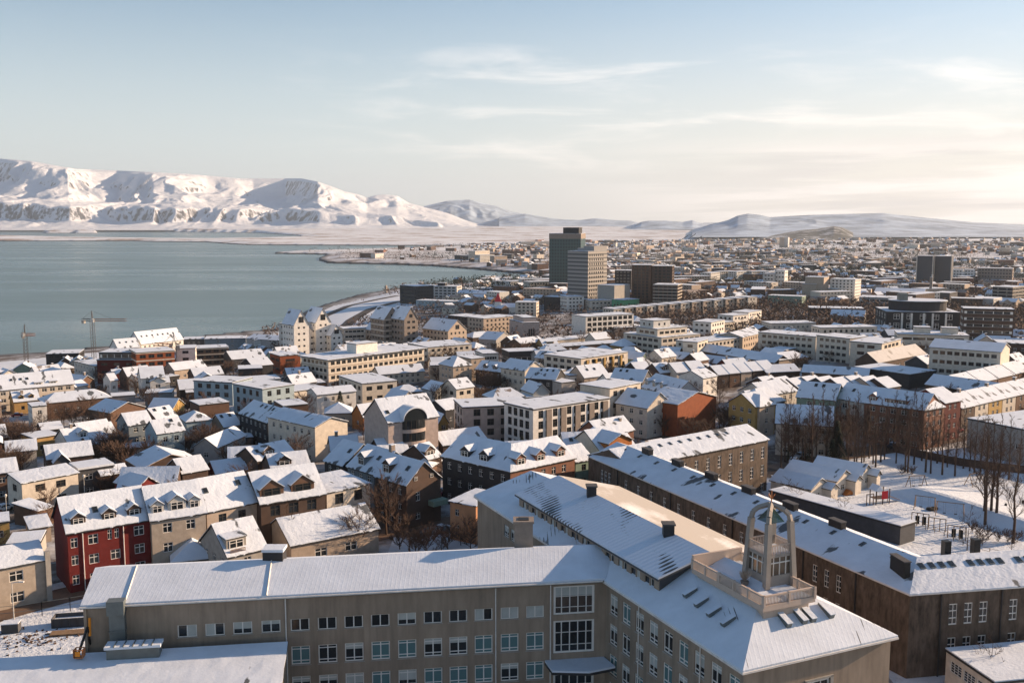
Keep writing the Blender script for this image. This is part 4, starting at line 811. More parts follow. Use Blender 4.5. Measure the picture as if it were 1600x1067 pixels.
bld('long low house with a broad plain snowy roof behind bare poplars', 'F', (220, 850), (765, 742), 12, 4.6, 'g', 3.4, 'tan', 1, short='long low poplar house', sp=6, ww=2.4, wh=1.6)
bl = bld('steep-roofed house with a wooden balcony dormer, dark plain gable to the left', 'E', (1425, 918), (1665, 862), 11, 6, 'g', 4.2, 'concrete', 2, short='balcony dormer house', dorm=[(.28, 3.6, 1.9, 'f')], ridge=.5)
mb = MB()
mb.box(.08 * bl['L'], .1, 6.0, .46 * bl['L'], .9, 6.15); mb.box(.08 * bl['L'], .1, 6.9, .46 * bl['L'], .18, 7.0)
for i in range(14): x = bl['L'] * (.08 + .38 * i / 13); mb.box(x - .03, .1, 6.15, x + .03, .18, 6.9)
bl['part'](mb, 'balcony', 'wood')
bld('low hipped house with a stone chimney tucked behind the school roof', 'E', (1075, 952), (1342, 922), 11, 3.6, 'h', 2.4, 'concrete', 1, short='hipped chimney house', chim=[(.33, .5, 1.1, 2.2)])
bl = bld('grey two-storey house with broad snowy eaves at the left edge beside the road', 'I', (-90, 342), (278, 270), 9, 7, 'g', 2, 'beige', 2, short='grey roadside house', sp=4.6, ww=2.1, wh=1.7, snow='snow_clean')
mb = MB(); mb.box(bl['L'] + .02, -.5, -3, bl['L'] + .8, .4, 8.4); bl['part'](mb, 'chimney', 'concrete')
bld('plain cream two-storey house with a dark right-hand bay and low mono-pitch roof', 'E', (135, 462), (487, 396), 8, 6.6, 'g', 1.0, 'cream', 2, short='plain cream two-storey house', ridge=.85, sp=4.6, ww=2.2, wh=1.6, chim=(), **WD)
bld('dark house with a thick rounded snow cap behind the plain cream two-storey house', 'E', (490, 385), (710, 352), 7, 6.6, 'f', 0, 'slate', 2, short='snow-capped dark house', sp=3.4, ww=1.7, wh=1.5, thick=.5)
bld('narrow brown house with one cross window under a lean snow roof', 'E', (636, 415), (800, 388), 6, 5, 'g', 1.4, 'brown', 1, short='narrow brown house', sp=3.4, chim=())
bld('low house with a broad snowy roof behind the small red gable', 'E', (735, 500), (1092, 490), 10, 3.2, 'g', 3.8, 'umber', 1, short='broad-roofed low house', sp=5)
bld('small bright red gable with two white cross windows', 'E', (857, 492), (992, 460), 9, 3.9, 'x', 2.0, 'red', 1, short='small red gable', sp=2.4, ww=1.1, wh=1.3)
bld('dark brown gabled house with light cross windows, centre-left yard', 'E', (1140, 400), (1300, 372), 9, 5, 'g', 2.6, 'umber', 1, short='dark brown yard house', sp=3)
bld('low red timber house with a plain snowy roof beside bare trees', 'E', (1350, 402), (1545, 376), 8, 3.6, 'g', 2.2, 'red', 1, short='low red timber house', sp=3)
bld('wide dark house with shallow front gable, blue-shaded left roof', 'E', (885, 372), (1250, 318), 12, 4.4, 'x', 2.6, 'umber', 1, short='wide shallow-gable house', sp=5, fas='wood')
bl = bld('dark timber house with a front cross gable, left of the round bare bush', 'E', (296, 312), (580, 280), 9, 5, 'g', 2.8, 'umber', 1, short='dark cross-gable house', sp=3.2)
block(bl['root'], bl['W'](1.2, -3), bl['W'](bl['L'] * .45, -3), 7, bl['A'][2] + 4.6, bl['A'][2], 'x', 2.0, 'slate', 1, sp=3)
bld('cream cottage at the left edge behind the fence with one small window', 'E', (40, 268), (228, 250), 8, 5, 'g', 2.2, 'cream', 1, short='left-edge cream cottage', sp=4)
bld('house cut by the left edge with a low snowy roof and balcony below', 'E', (-90, 408), (110, 384), 10, 6.6, 'g', 2.2, 'brown', 2, short='left-edge balcony house')
bl = bld('pale house with a small gabled dormer and red chimney between dark trees', 'E', (425, 208), (735, 158), 9, 4.6, 'g', 3.2, 'pale', 1, short='red-chimney pale house', dorm=[(.33, 2.6, 1.5)], chim=[(.2, .5, .7, 1.3)])
bld('low annexe with a long snow roof, behind the dark cross-gable house', 'E', (560, 222), (775, 190), 8, 4, 'g', 1.4, 'brown', 1, short='low annexe', sp=4)
bld('long low tan garden house under a flat snow roof beside the round bush', 'E', (785, 250), (1022, 226), 7, 3.4, 'f', 0, 'tan', 1, short='low tan garden house', sp=2.6)
bld('three-storey house, blue-grey left gable and brown front with white windows', 'E', (803, 100), (950, 80), 9, 9, 'g', 2.8, 'bluegrey', 3, short='blue-grey three-storey house', sp=2.6)
bld('pale blue house with one roof window, joined to the blue-grey three-storey house', 'E', (982, 152), (1152, 128), 9, 7.5, 'g', 3, 'blue', 2, short='pale blue house', sky=[(.7, .4)])
bld('pale blue house with white balcony bay and hipped snowy roof', 'E', (1165, 78), (1322, 62), 9, 8, 'h', 2, 'blue', 2, short='balcony bay house', sp=2.6)
bld('brown house behind the pale blue house, tan roof slope with two roof windows', 'A', (985, 748), (1110, 725), 9, 8, 'g', 3, 'brown', 2, short='tan-roofed brown house', sky=[(.2, .4), (.7, .4)])
bld('narrow cream gabled house with two dark roof windows on the right slope', 'A', (1400, 790), (1502, 772), 8, 5.4, 'g', 3.2, 'tan', 2, short='two-skylight narrow house', sky=[(.2, .4), (.7, .4)])
bld('yellow shed at the left edge behind the grey roadside house', 'E', (-70, 720), (58, 704), 7, 4.2, 'f', 0, 'yellow', 1, short='yellow left-edge shed', cat='shed')
bld('small brown garage with blue-shaded roof beside the parked dark van', 'E', (234, 636), (330, 606), 7, 3.4, 's', .8, short='brown garage', wall='brown', cat='shed', fl=0)
bld('white-roofed lean-to against the left side of the deep red house', 'E', (190, 748), (318, 728), 6, 3, 's', .8, 'tan', 0, short='lean-to by the red house', cat='shed')
bld('flat snow-covered outbuilding below the yellow shed', 'E', (40, 850), (250, 832), 7, 2.8, 'f', 0, 'concrete', 0, short='flat outbuilding', cat='shed')
bld('grey gabled cottage with plain side, below the two-skylight narrow house', 'E', (1358, 238), (1535, 160), 7, 4.4, 'g', 2.4, 'grey', 1, short='grey plain cottage', sp=4)
bld('small shed with blue-shaded flat roof right of the grey plain cottage', 'E', (1470, 185), (1582, 176), 6, 3, 'f', 0, 'slate', 0, short='blue-roofed small shed', cat='shed')
bld('dark-walled house with a big bright roof above the low red timber house', 'E', (1428, 330), (1606, 320), 9, 4.6, 'g', 2.8, 'umber', 1, short='bright-roofed dark house')
# ---- left middle and the shore
bld('long cream terrace with roof windows and glazed balconies at the left edge', 'A', (-130, 572), (462, 518), 13, 8.4, 'g', 5, 'cream', 3, short='long cream balcony terrace', sp=3, ww=1.9, dorm=[(.62, 3, .9, 'f'), (.78, 3, .9, 'f')], sky=[(.35, .3), (.45, .3), (.52, .3)], **APT)
bld('long brown building with a hipped snowy roof behind bare trees, left', 'A', (278, 642), (695, 602), 12, 6, 'h', 2.6, 'brown', 1, short='long brown hipped building', sp=4)
bld('small white house with stacked windows, left of the long brown hipped building', 'A', (200, 665), (292, 656), 8, 8, 'f', 0, 'white', 2, short='small white stacked-window house', sp=2.4)
bld('black slatted office box near the shore, left of the red-brown block', 'A', (286, 336), (492, 330), 18, 9, 'f', 0, 'dark', 3, short='black office box', sp=3, ww=2.2, wh=1, **WD, **OFF)
bl = bld('dark red-brown apartment block with a glazed black top storey', 'A', (605, 372), (850, 372), 18, 11.5, 'f', 0, 'maroon', 3, short='red-brown block', sp=6, ww=3, wh=1.2, left=[], **WD, **APT)
block(bl['root'], bl['W'](.8, 1), bl['W'](bl['L'], 1), 15, bl['A'][2] + 15, bl['A'][2] + 11.9, 'f', 0, 'dark', 1, band=1, wh=1.8, foot=False)
bld('brown block with bright orange balcony panels beside the red-brown block', 'A', (852, 328), (1090, 312), 16, 15, 'f', 0, 'rust', 4, short='orange-panel block', sp=4, ww=2.8, wh=1.7, floorband='cream', **WD, **APT)
bld('white block with dark square windows, right of the orange balcony panels', 'A', (1096, 302), (1220, 298), 14, 14, 'f', 0, 'white', 4, short='white square-window block', sp=4.6, ww=3, wh=1.4, **WD, **APT)
bld('flat-roofed block with deep balconies and timber eaves near the shore', 'A', (1222, 302), (1430, 292), 14, 12, 'f', 0, 'umber', 4, short='deep-balcony block', sp=4, ww=3, floorband='cream', **WD, **APT)
bld('white three-storey wing facing left of the red-brown block', 'A', (462, 380), (592, 412), 12, 9, 'f', 0, 'pale', 3, short='white left-facing wing', sp=3.4, **APT)
bl = bld('white house with bright gable and front cross gable below the orange-panel block', 'A', (882, 486), (1028, 476), 10, 9, 'g', 4, 'white', 3, short='white cross-gable house', sp=4, ww=1.8, wh=1.8)
block(bl['root'], bl['W'](bl['L'] * .35, -2), bl['W'](bl['L'], -2), 6, bl['A'][2] + 7.6, bl['A'][2], 'x', 1.6, 'white', 2, sp=4, ww=2)
bld('small cream shed with a sloping snowy roof left of the white cross-gable house', 'A', (470, 540), (548, 526), 8, 4, 'g', 2, 'cream', 0, short='small cream shed', cat='shed')
bld('big waterfront building with a steep white roof full of small dormers', 'A', (884, 272), (1146, 242), 14, 10, 'g', 7, 'white', 3, short='big steep-roofed waterfront building', sky=[(.1, .3), (.22, .3), (.35, .3), (.48, .3), (.6, .3), (.72, .3), (.85, .3)], **APT)
bld('white-roofed building left of the big steep-roofed waterfront building', 'A', (738, 300), (872, 288), 12, 9, 'g', 5, 'white', 2, short='small steep-roofed waterfront building', sky=[(.2, .3), (.5, .3), (.8, .3)], **APT)
bld('dark flat-roofed link building on the shore behind the deep-balcony block', 'A', (1146, 244), (1275, 240), 14, 9, 'f', 0, 'slate', 2, short='dark link building', **OFF)
bld('long grey warehouse wall on the waterfront with few windows', 'A', (1277, 242), (1536, 236), 16, 9, 'f', 0, 'bluegrey', 3, short='long grey warehouse', sp=9, ww=1.6, wh=1.4, **OFF)
bld('grey waterfront store joined to the right end of the long grey warehouse', 'A', (1538, 236), (1750, 250), 16, 9, 'g', 2, 'grey', 1, short='grey waterfront store', sp=12, **OFF)
bld('house with a plain snowy roof right of the white cross-gable house', 'A', (1215, 472), (1396, 456), 10, 5, 'g', 3, 'umber', 1, short='plain-roofed house by the cross gable', sp=2.6)
bld('snowy-roofed house below the white square-window block', 'A', (1090, 436), (1290, 412), 10, 6, 'g', 3, 'tan', 1, short='house below the square-window block')
bld('long shed with rows of small vents on its snowy roof near the shore', 'A', (1450, 368), (1660, 350), 14, 6, 'g', 3.6, 'slate', 1, short='vented long shed', **OFF)
bld('dark flat-roofed house in front of the vented long shed', 'A', (1490, 430), (1640, 424), 12, 6, 'f', 0, 'dark', 1, short='dark house by the vented shed', **WD)
bld('low grey garage range with snowy flat roof below the small cream shed', 'A', (698, 602), (845, 592), 8, 5, 'f', 0, 'grey', 1, short='low grey garage range', cat='shed')
bld('teal flat-roofed house in front of the white cross-gable house', 'A', (905, 582), (1072, 576), 9, 5.5, 'f', 0, 'bluegrey', 1, short='teal flat-roofed house')
bld('pale blue-grey apartment block with terrace roof, left of two alike', 'A', (1210, 502), (1452, 516), 14, 9.5, 'f', 0, 'blue', 3, short='left pale blue apartment block', sp=4, ww=2, wh=1.8, **WD, **APT)
bld('pale blue-grey apartment block with two rows of balcony doors, right of two alike', 'A', (1455, 522), (1640, 556), 14, 10.5, 'f', 0, 'blue', 3, short='right pale blue apartment block', sp=4, ww=1.8, wh=2, **WD, **APT)
bld('plain brown flat-roofed house, windowless right wall, among small gardens', 'A', (1246, 656), (1432, 636), 10, 8.4, 'f', 0, 'brown', 0, short='plain brown flat house')
bld('brown house with a wide gable, blue-shaded left roof slope above grey gardens', 'A', (690, 702), (905, 664), 12, 6.5, 'x', 2.6, 'brown', 1, short='wide brown gable house', sp=5)
bld('small ochre yellow gabled house among grey roofs', 'A', (1080, 672), (1152, 644), 9, 4.8, 'x', 2.6, 'yellow', 1, short='ochre gabled house', sp=4)
bld('dark terraced house with blue-shaded roof and skylights, left of the long cream row', 'A', (1496, 702), (1672, 762), 10, 9, 'g', 3.4, 'dark', 3, short='dark skylight terrace', sky=[(.4, .4), (.55, .4), (.8, .4)], sp=3)
bld('long cream terrace with stone-grey windows, its plain right wall facing the sun', 'F', (75, 46), (368, 112), (562, 72), 10.5, 'g', 1.9, 'cream', 3, short='long cream terrace', sp=3.3, ww=1.1, wh=1.5, right=[], **APT)
bld('low house with small dark roof windows, right of the left-edge cream cottage', 'A', (265, 812), (392, 797), 8, 3.6, 'g', 1.6, 'dark', 1, short='low dark-window house', sp=4)
bld('flat-roofed workshop between the long brown hipped building and the shore road', 'A', (100, 420), (200, 416), 14, 4, 'f', 0, 'grey', 0, short='flat workshop', cat='shed')
bld('narrow white house front on the left-edge terrace corner', 'A', (690, 500), (735, 495), 8, 6, 'g', 2.6, 'white', 1, short='narrow white house')
# ---- centre left
for i, (a, b, D, H, rh, lb) in enumerate([((236, 352), (330, 342), 15, 21, 8, 'tallest left'), ((372, 336), (466, 330), 15, 21, 8, 'tallest right'), ((262, 418), (372, 410), 9, 14, 6, 'low front left'), ((468, 418), (540, 412), 9, 13, 6, 'low front right')]):
    bld(f'cream shore apartment tower with steep snowy gable, {lb} of the four gables', 'B', a, b, D, H, 'x', rh, 'white', 6 if H > 15 else 4, ang=38, short='cream gabled shore towers' if i == 0 else None, sp=3.2, ww=1.3, wh=1.1, gw=[('f', .5, rh * .35, 3, rh * .42)], **WD, **APT)
bld('white flat link with deep balconies between the cream gabled shore towers', 'B', (330, 352), (372, 346), 12, 18, 'f', 0, 'cream', 6, sp=3, ang=38, **WD, **APT)
bld('cream wing with stacked balconies on the left of the gabled shore towers', 'B', (142, 342), (225, 346), 14, 19, 'f', 0, 'pale', 5, ang=-42, sp=3.4, ww=2.4, floorband='cream', **WD, **APT)
bld('dark-banded flat office with cream parapets right of the gabled shore towers', 'B', (545, 378), (686, 358), 14, 13, 'f', 0, 'cream', 4, band=1, wh=1.3, ang=20, short='dark-banded flat office', **OFF)
bld('brown apartment house, front gable with triangular glazing, by the curved shore road', 'B', (682, 378), (842, 388), 14, 12, 'g', 6, 'tan', 4, ang=-45, sp=3, gw=[('r', .5, 2, 3, 2.6)], short='left shore-road gable', **WD, **APT)
bld('tall tan gabled tower with a column of white balconies, left of a pair', 'B', (800, 318), (902, 312), 16, 20, 'x', 7, 'stone', 6, ang=38, sp=3.4, ww=2, gw=[('f', .5, 2, 2, 2)], floorband='cream', **WD, **APT)
bld('tall tan gabled tower with dark shaded front, right of a pair', 'B', (926, 318), (1012, 310), 16, 20, 'x', 7, 'stone', 6, ang=38, sp=3.4, ww=2, gw=[('f', .5, 2, 2, 2)], **WD, **APT)
bld('tan apartment house, bright right gable and terraces in its roof, centre left', 'B', (1042, 372), (1200, 388), 15, 13, 'g', 6, 'tan', 4, ang=-45, sp=3.2, gw=[('r', .5, 2, 3, 2.6)], short='right shore-road gable', **WD, **APT)
bld('dark glass office cube at the bay with a stair tower', 'B', (898, 104), (1000, 112), 24, 20, 'f', 0, 'dark', 5, sp=4, ww=3, wh=1.4, cat='office building', short='dark glass bay office', **WD)
bl = bld('long white and dark office block at the bay beside the dark glass cube', 'B', (1002, 108), (1255, 112), 20, 16, 'f', 0, 'pale', 5, sp=5, ww=3.4, wh=1.6, cat='office building', short='white bay office', **WD)
for f, w_ in ((.02, 4), (.5, 9)): block(bl['root'], bl['W'](bl['L'] * f, 4), bl['W'](bl['L'] * f + w_, 4), 8, bl['A'][2] + 19.4, bl['A'][2] + 16.3, 'f', 0, 'dark', 0, foot=False)
bld('blue-grey hall with arcade windows below the white bay office', 'B', (1000, 198), (1285, 208), 16, 8, 'f', 0, 'blue', 2, sp=4, ww=2.4, cat='office building', short='arcade hall')
bld('long cream row with a blue-shaded roof right of the white bay office', 'B', (1256, 152), (1500, 160), 16, 9, 'g', 3, 'cream', 3, sp=4, cat='office building', short='cream bay row')
bld('grey gable-ended store behind the arcade hall', 'B', (1290, 212), (1420, 208), 16, 6, 'x', 4, 'grey', 0, cat='office building', short='grey gable store')
bld('flat pavilion with dark glazing at the bay, far right of the shore road', 'B', (1470, 78), (1600, 80), 24, 9, 'f', 0, 'pale', 2, sp=5, ww=4, cat='office building', short='flat bay pavilion', **WD)
bld('long white harbour shed by the breakwater', 'B', (1258, 130), (1465, 124), 10, 5, 'g', 2, 'bluegrey', 0, cat='office building', short='white harbour shed')
bld('dark brown corner office with a long flat snowy roof, dark glazed end', 'B', (1200, 292), (1420, 314), 18, 12, 'f', 0, 'umber', 4, sp=3.4, ww=1.6, cat='office building', short='dark brown corner office', **WD)
bld('tan stone office wing joined to the dark brown corner office', 'B', (1422, 314), (1620, 298), 18, 12, 'f', 0, 'tan', 4, sp=3.6, ww=1.7, cat='office building', short='tan stone office wing', **WD)
bld('low house with snowy hipped roofs and blue slopes below the tan stone office wing', 'B', (1355, 432), (1500, 420), 12, 5, 'h', 2.6, 'umber', 1, short='hipped house by the stone wing', sp=3)
bld('grey house with a steep plain roof right of the hipped house by the stone wing', 'B', (1500, 446), (1600, 426), 12, 5, 'x', 3.6, 'grey', 1, short='steep grey house')
bl = bld('long cream flat-roofed commercial block with tan upper strip', 'B', (1076, 494), (1348, 472), (1010, 462), 9.6, 'f', 0, 'cream', 3, sp=3.4, ww=1.8, short='tan-strip block', **WD, **OFF)
bl = bld('large horizontal office block with three window bands and dark flat eaves', 'B', (452, 572), (1050, 498), (265, 548), 12.5, 'f', 0, 'cream', 4, sp=3, ww=2.1, wh=1.5, short='large banded office block', ov=2.2, floorband='beige', **WD, **OFF)
block(bl['root'], bl['W'](bl['L'] * .36, 6), bl['W'](bl['L'] * .58, 6), 7, bl['A'][2] + 17, bl['A'][2] + 12.8, 'f', 0, 'white', 0, foot=False)
bld('orange-walled low block left of the large banded office block', 'B', (150, 548), (276, 538), 14, 9, 'f', 0, 'rust', 2, sp=6, ww=5, wh=1.3, short='orange-walled block', **WD, **OFF)
bld('grey-white flat building with a blank front, below the shore towers', 'B', (-10, 448), (160, 442), 14, 8, 'f', 0, 'pale', 1, sp=12, short='blank grey-white building', **OFF)
bld('low dark hall with a broad white roof left of the orange-walled block', 'B', (-20, 610), (105, 598), 14, 6, 'g', 3, 'dark', 0, short='low dark hall', **OFF)
bld('white flat-roofed house with a step in its roof, left of the cream studio', 'B', (-60, 704), (155, 690), 12, 6.4, 'f', 0, 'pale', 1, sp=5, short='stepped white house')
bld('cream flat studio with one brown door and small skylights', 'B', (-40, 790), (202, 760), 12, 7, 'f', 0, 'cream', 1, sp=9, ww=1, wh=1.2, short='cream studio')
bld('low flat roofs joined in a step above the white hipped-end house', 'B', (205, 776), (440, 742), 12, 5.6, 'f', 0, 'cream', 0, short='low stepped flats')
bld('long white house with a row of white-framed windows under a low roof', 'B', (382, 790), (625, 766), 10, 7, 'g', 1.6, 'white', 2, sp=2.9, ww=1.1, short='white row-window house')
bld('cream flat-roofed town house with wide windows, right of the white row-window house', 'B', (664, 722), (880, 702), (560, 668), 7.6, 'f', 0, 'cream', 2, sp=4.4, ww=2.4, wh=1.6, short='cream flat town house', **WD)
bld('row of pale cottages with white roofs in front of the large banded office block', 'B', (770, 662), (1052, 640), 9, 5, 'g', 2.8, 'cream', 2, sp=2.6, short='pale cottage row')
bld('square tan stone house with a white hipped roof, centre', 'B', (1232, 612), (1348, 600), 11, 9, 'h', 3.4, 'tan', 3, sp=2.8, short='square tan hipped house')
bld('tan stone house with parapet joined left of the square hipped house', 'B', (1090, 608), (1225, 606), 10, 8, 'f', 0, 'tan', 3, sp=2.8, short='tan parapet house')
bld('tall tan house with a snowy flat roof behind the square hipped house', 'B', (1345, 566), (1430, 558), 11, 9.5, 'f', 0, 'tan', 3, short='tall tan flat house')
bld('white building with dark ribbon glazing, right of the tall tan flat house', 'B', (1420, 534), (1515, 530), 14, 8, 'f', 0, 'pale', 2, band=1, short='ribbon-glazed white building', **OFF)
bld('dark house with blue-shaded roof and two dormers, right of centre-left', 'B', (1372, 628), (1545, 648), 10, 6.6, 'g', 3.2, 'umber', 2, dorm=[(.3, 2.2, 1.2), (.65, 2.2, 1.2)], short='two-dormer dark house')
bl = bld('cream house with two dark windows under a bright plain roof, behind the round-bay block', 'B', (1252, 752), (1362, 736), 9, 7, 'g', 2.8, 'cream', 2, sp=3.4, ww=1.9, short='bright-roofed cream house', **WD)
bld('small white gabled house with three arched windows left of the bright-roofed cream house', 'B', (1120, 766), (1234, 752), 9, 5, 'x', 2.6, 'white', 1, sp=2.4, ww=1, wh=1.6, short='three-window white gable')
bld('small pale gabled house with blue-shaded roof, left of a round-topped shed', 'B', (905, 824), (1002, 808), 9, 4.6, 'x', 2.8, 'cream', 1, sp=3, short='small blue-shaded gable')
bld('house with thick rounded snow roof behind the three-window white gable', 'B', (885, 776), (1035, 766), 9, 5, 'h', 2, 'umber', 1, short='rounded snow-roof house')
bl = bld('beige apartment block with a three-storey round glazed bay and arched gable', 'B', (826, 962), (1138, 920), 13, 13, 'g', 5, 'pinkgrey', 4, sp=8.5, ww=2.6, wh=1.7, left=[], short='round-bay block', sky=[(.08, .2)], **WD, **APT)
def round_bay(bl):
    cx, r = bl['L'] * .5, bl['L'] * .235
    arc = [(cx - r * math.cos(t), -r * .42 * math.sin(t)) for t in [math.pi * k / 14 for k in range(15)]]
    for k in range(4):
        z = 13 - k * 3.2 - 3.2; mb = MB(); mb.prism([(x, y, z) for x, y in arc], [(x, y, z + .9) for x, y in arc]); bl['part'](mb, 'balcony', 'pinkgrey')
        mb = MB(); a2 = [(cx + (x - cx) * .94, y * .9) for x, y in arc]; mb.prism([(x, y, z + .9) for x, y in a2], [(x, y, z + 3.2) for x, y in a2]); bl['part'](mb, 'bay_glazing', 'glass')
        mb = MB()
        for x, y in a2[1:-1:2]: mb.bar((x, y * 1.03, z + .9), (x, y * 1.03, z + 3.2), .05, 4)
        bl['part'](mb, 'mullions', 'frame_dark')
    mb = MB(); n_ = 14; top = [(cx - r * math.cos(math.pi * k / n_), -.05, 13 + 3.0 * math.sin(math.pi * k / n_)) for k in range(n_ + 1)]
    mb.prism([(x, -.9, z) for x, y, z in top], [(x, 5, z) for x, y, z in top]); bl['part'](mb, 'arched_gable', 'glass')
    mb = MB(); mb.prism([(x, -1.1, z + .05) for x, y, z in top] + [(x, -1.1, z + .45) for x, y, z in reversed(top)], [(x, 6.5, z + .05) for x, y, z in top] + [(x, 6.5, z + .45) for x, y, z in reversed(top)]); bl['part'](mb, 'arched_roof', 'snow_clean')
round_bay(bl)
bld('small ochre house squeezed right of the round-bay block', 'B', (1142, 962), (1200, 956), 8, 6, 'x', 2.4, 'yellow', 2, sp=3, short='squeezed ochre house')
bld('dark house behind the squeezed ochre house with a plain snowy roof', 'B', (1185, 884), (1300, 864), 10, 6, 'g', 2.4, 'dark', 1, short='dark house by the ochre one')
bld('small orange-brown gable, left of the round-bay block', 'B', (600, 905), (672, 926), 10, 4.8, 'x', 3.4, 'orange', 1, sp=4, short='orange-brown gable')
bld('cottage with a rounded porch roof left of the orange-brown gable', 'B', (430, 905), (600, 900), 9, 4.4, 'h', 2.6, 'tan', 1, sp=3, short='rounded porch cottage')
bld('brown brick flat house behind the long cream terrace with one window', 'B', (170, 862), (325, 848), 11, 7, 'f', 0, 'brown', 1, sp=9, ww=2, short='brown brick flat house', **WD)
# ---- centre
bld('cream apartment block with corner glazing at its left end, centre', 'B', (1292, 872), (1722, 852), 13, 11.5, 'f', 0, 'pinkgrey', 4, sp=4, ww=2, wh=1.9, short='cream corner-glazed block', **WD, **APT)
bl = bld('flat-roofed block of tall brown panels and glazed bays beside the white block', 'C', (132, 884), (612, 812), 13, 12, 'f', 0, 'white', 4, sp=2.6, ww=1.7, wh=2.2, short='brown-panelled block', **WD, **APT)
for k in range(5):
    x = bl['L'] * (.16 + .185 * k); mb = MB(); mb.box(x, -.35, -2, x + 1.9, -.02, 11.6); bl['part'](mb, 'panel', 'stone')
bld('bright white five-storey block with square dark windows in the middle of the town', 'C', (611, 750), (805, 713), (395, 728), 14, 's', .0, 'cream', 4, sp=3.3, ww=1.9, wh=1.6, left=[], short='bright white block', **WD, **APT)
bld('cream house with steep bright gable right of the bright white block', 'C', (845, 872), (996, 842), 12, 9, 'x', 3.8, 'cream', 3, sp=3.6, gw=[('f', .5, 1.2, 1.2, 1.2)], short='cream steep-gabled house')
bld('rust orange gable-walled house, half in shade', 'C', (1036, 850), (1276, 800), 12, 9.6, 'x', 2.6, 'rust', 0, short='rust orange gable', front=[])
bld('long pale terrace with dormers and a blue-shaded roof behind the rust orange gable', 'C', (815, 738), (1010, 790), 11, 9.6, 'g', 4, 'blue', 3, sp=4, dorm=[(.06, 1.8, 1.6), (.3, 1.8, 1.6), (.55, 1.8, 1.6)], short='pale dormer terrace', ov=.4, **APT)
bld('terraced house with skylights and a blue-shaded roof behind the bright white block', 'C', (612, 696), (812, 712), 11, 9, 'g', 3.6, 'slate', 2, sky=[(.2, .4), (.4, .4)], short='skylight terrace by the white block')
bl = bld('cream commercial block with ochre recessed balconies, centre', 'C', (432, 566), (724, 522), (245, 530), 9, 'f', 0, 'cream', 3, sp=4, ww=2.6, wh=1.6, short='ochre balcony block', **WD, **OFF)
for k in range(5): mb = MB(); x = bl['L'] * (.1 + .18 * k); mb.box(x, -.7, 3, x + 1.1, -.02, 8.2); bl['part'](mb, 'balcony_screen', 'yellow')
bld('long flat white roof over a narrow dark front, behind the ochre balcony block', 'C', (272, 492), (705, 462), 12, 6, 'f', 0, 'umber', 1, sp=4, short='long flat white-roofed range', **OFF)
bld('white gabled end house, left of the terracotta-tiled bright roof', 'C', (360, 672), (450, 664), 9, 6.6, 'f', 0, 'white', 2, sp=3.4, ww=1.9, short='white end house')
bld('cream house with tall bright roof and tiny skylights right of the white end house', 'C', (452, 682), (604, 664), 10, 6, 'g', 4, 'tan', 1, sky=[(.3, .3), (.6, .3)], short='tall bright-roofed house')
bld('cream three-storey corner house with a blue-shaded roof at centre left', 'C', (-70, 618), (80, 640), 11, 9.5, 'g', 3.2, 'cream', 3, sp=3, short='cream three-storey corner house')
bld('dark house with blue-shaded roof right of the cream three-storey corner house', 'C', (85, 682), (272, 694), 11, 7.5, 'g', 3.2, 'dark', 2, sky=[(.4, .4), (.6, .4), (.8, .4)], short='dark blue-roofed house')
bld('white twin gabled house above the brown-panelled block', 'C', (135, 778), (232, 770), 10, 5.5, 'x', 3, 'pale', 1, short='white twin-gable house', sp=4)
bld('grey flat-topped house behind the white twin gables', 'C', (310, 716), (395, 706), 12, 6, 'f', 0, 'grey', 0, short='grey flat-topped house')
bld('low flat-roofed porch house under the white twin gables', 'C', (80, 810), (200, 800), 8, 4, 'f', 0, 'grey', 1, short='low porch house')
bld('white office building with a grid of three rows of square dark windows', 'C', (461, 302), (761, 284), (364, 290), 13.5, 'f', 0, 'white', 4, sp=4.1, ww=3.1, wh=2.3, short='white gridded office', left=[], **WD, **OFF)
bl = bld('cream stone public building with a tall dark doorway and blank front', 'C', (66, 340), (172, 336), (305, 306), 10, 'f', 0, 'pinkgrey', 0, front=[], short='cream public building', cat='office building')
block(bl['root'], bl['W'](2, 3), bl['W'](bl['L'] - 1, 3), bl['D'] - 5, bl['A'][2] + 13, bl['A'][2] + 10.3, 'f', 0, 'pinkgrey', 0, foot=False)
mb = MB()
for k in range(3): mb.box(bl['L'] * .35 + k * 1.6, -.3, 0, bl['L'] * .35 + k * 1.6 + 1.0, -.02, 6)
bl['part'](mb, 'doorway', 'dark')
bld('long low building with thin snow roof and a ribbon of small windows', 'C', (205, 456), (552, 422), 10, 5, 'g', 1, 'cream', 1, sp=2.4, ww=1.4, wh=1.2, short='long low ribbon building', **OFF)
bld('small dark gabled house in front of the cream public building', 'C', (55, 470), (200, 452), 10, 5, 'g', 2.4, 'umber', 1, short='small public-side gable')
bld('flat office with white roof and dark glass bands, centre left of the ochre block', 'C', (-20, 522), (175, 514), 12, 7, 'f', 0, 'dark', 1, band=1, wh=1.5, short='dark-glass flat office', **OFF)
bl = bld('stepped cream terrace building, lowest wide storeys with balconies', 'C', (935, 434), (1176, 410), (712, 402), 9.5, 'f', 0, 'cream', 3, sp=4, ww=3, wh=1.5, short='stepped terrace building', floorband='cream', **WD, **APT)
block(bl['root'], bl['W'](1, 4), bl['W'](bl['L'] * .8, 4), bl['D'] * .55, bl['A'][2] + 13.5, bl['A'][2] + 9.8, 'f', 0, 'cream', 1, sp=4, ww=3, foot=False, **WD)
block(bl['root'], bl['W'](2, 8), bl['W'](bl['L'] * .5, 8), bl['D'] * .35, bl['A'][2] + 17.5, bl['A'][2] + 13.8, 'f', 0, 'pale', 1, sp=4, foot=False, **WD)
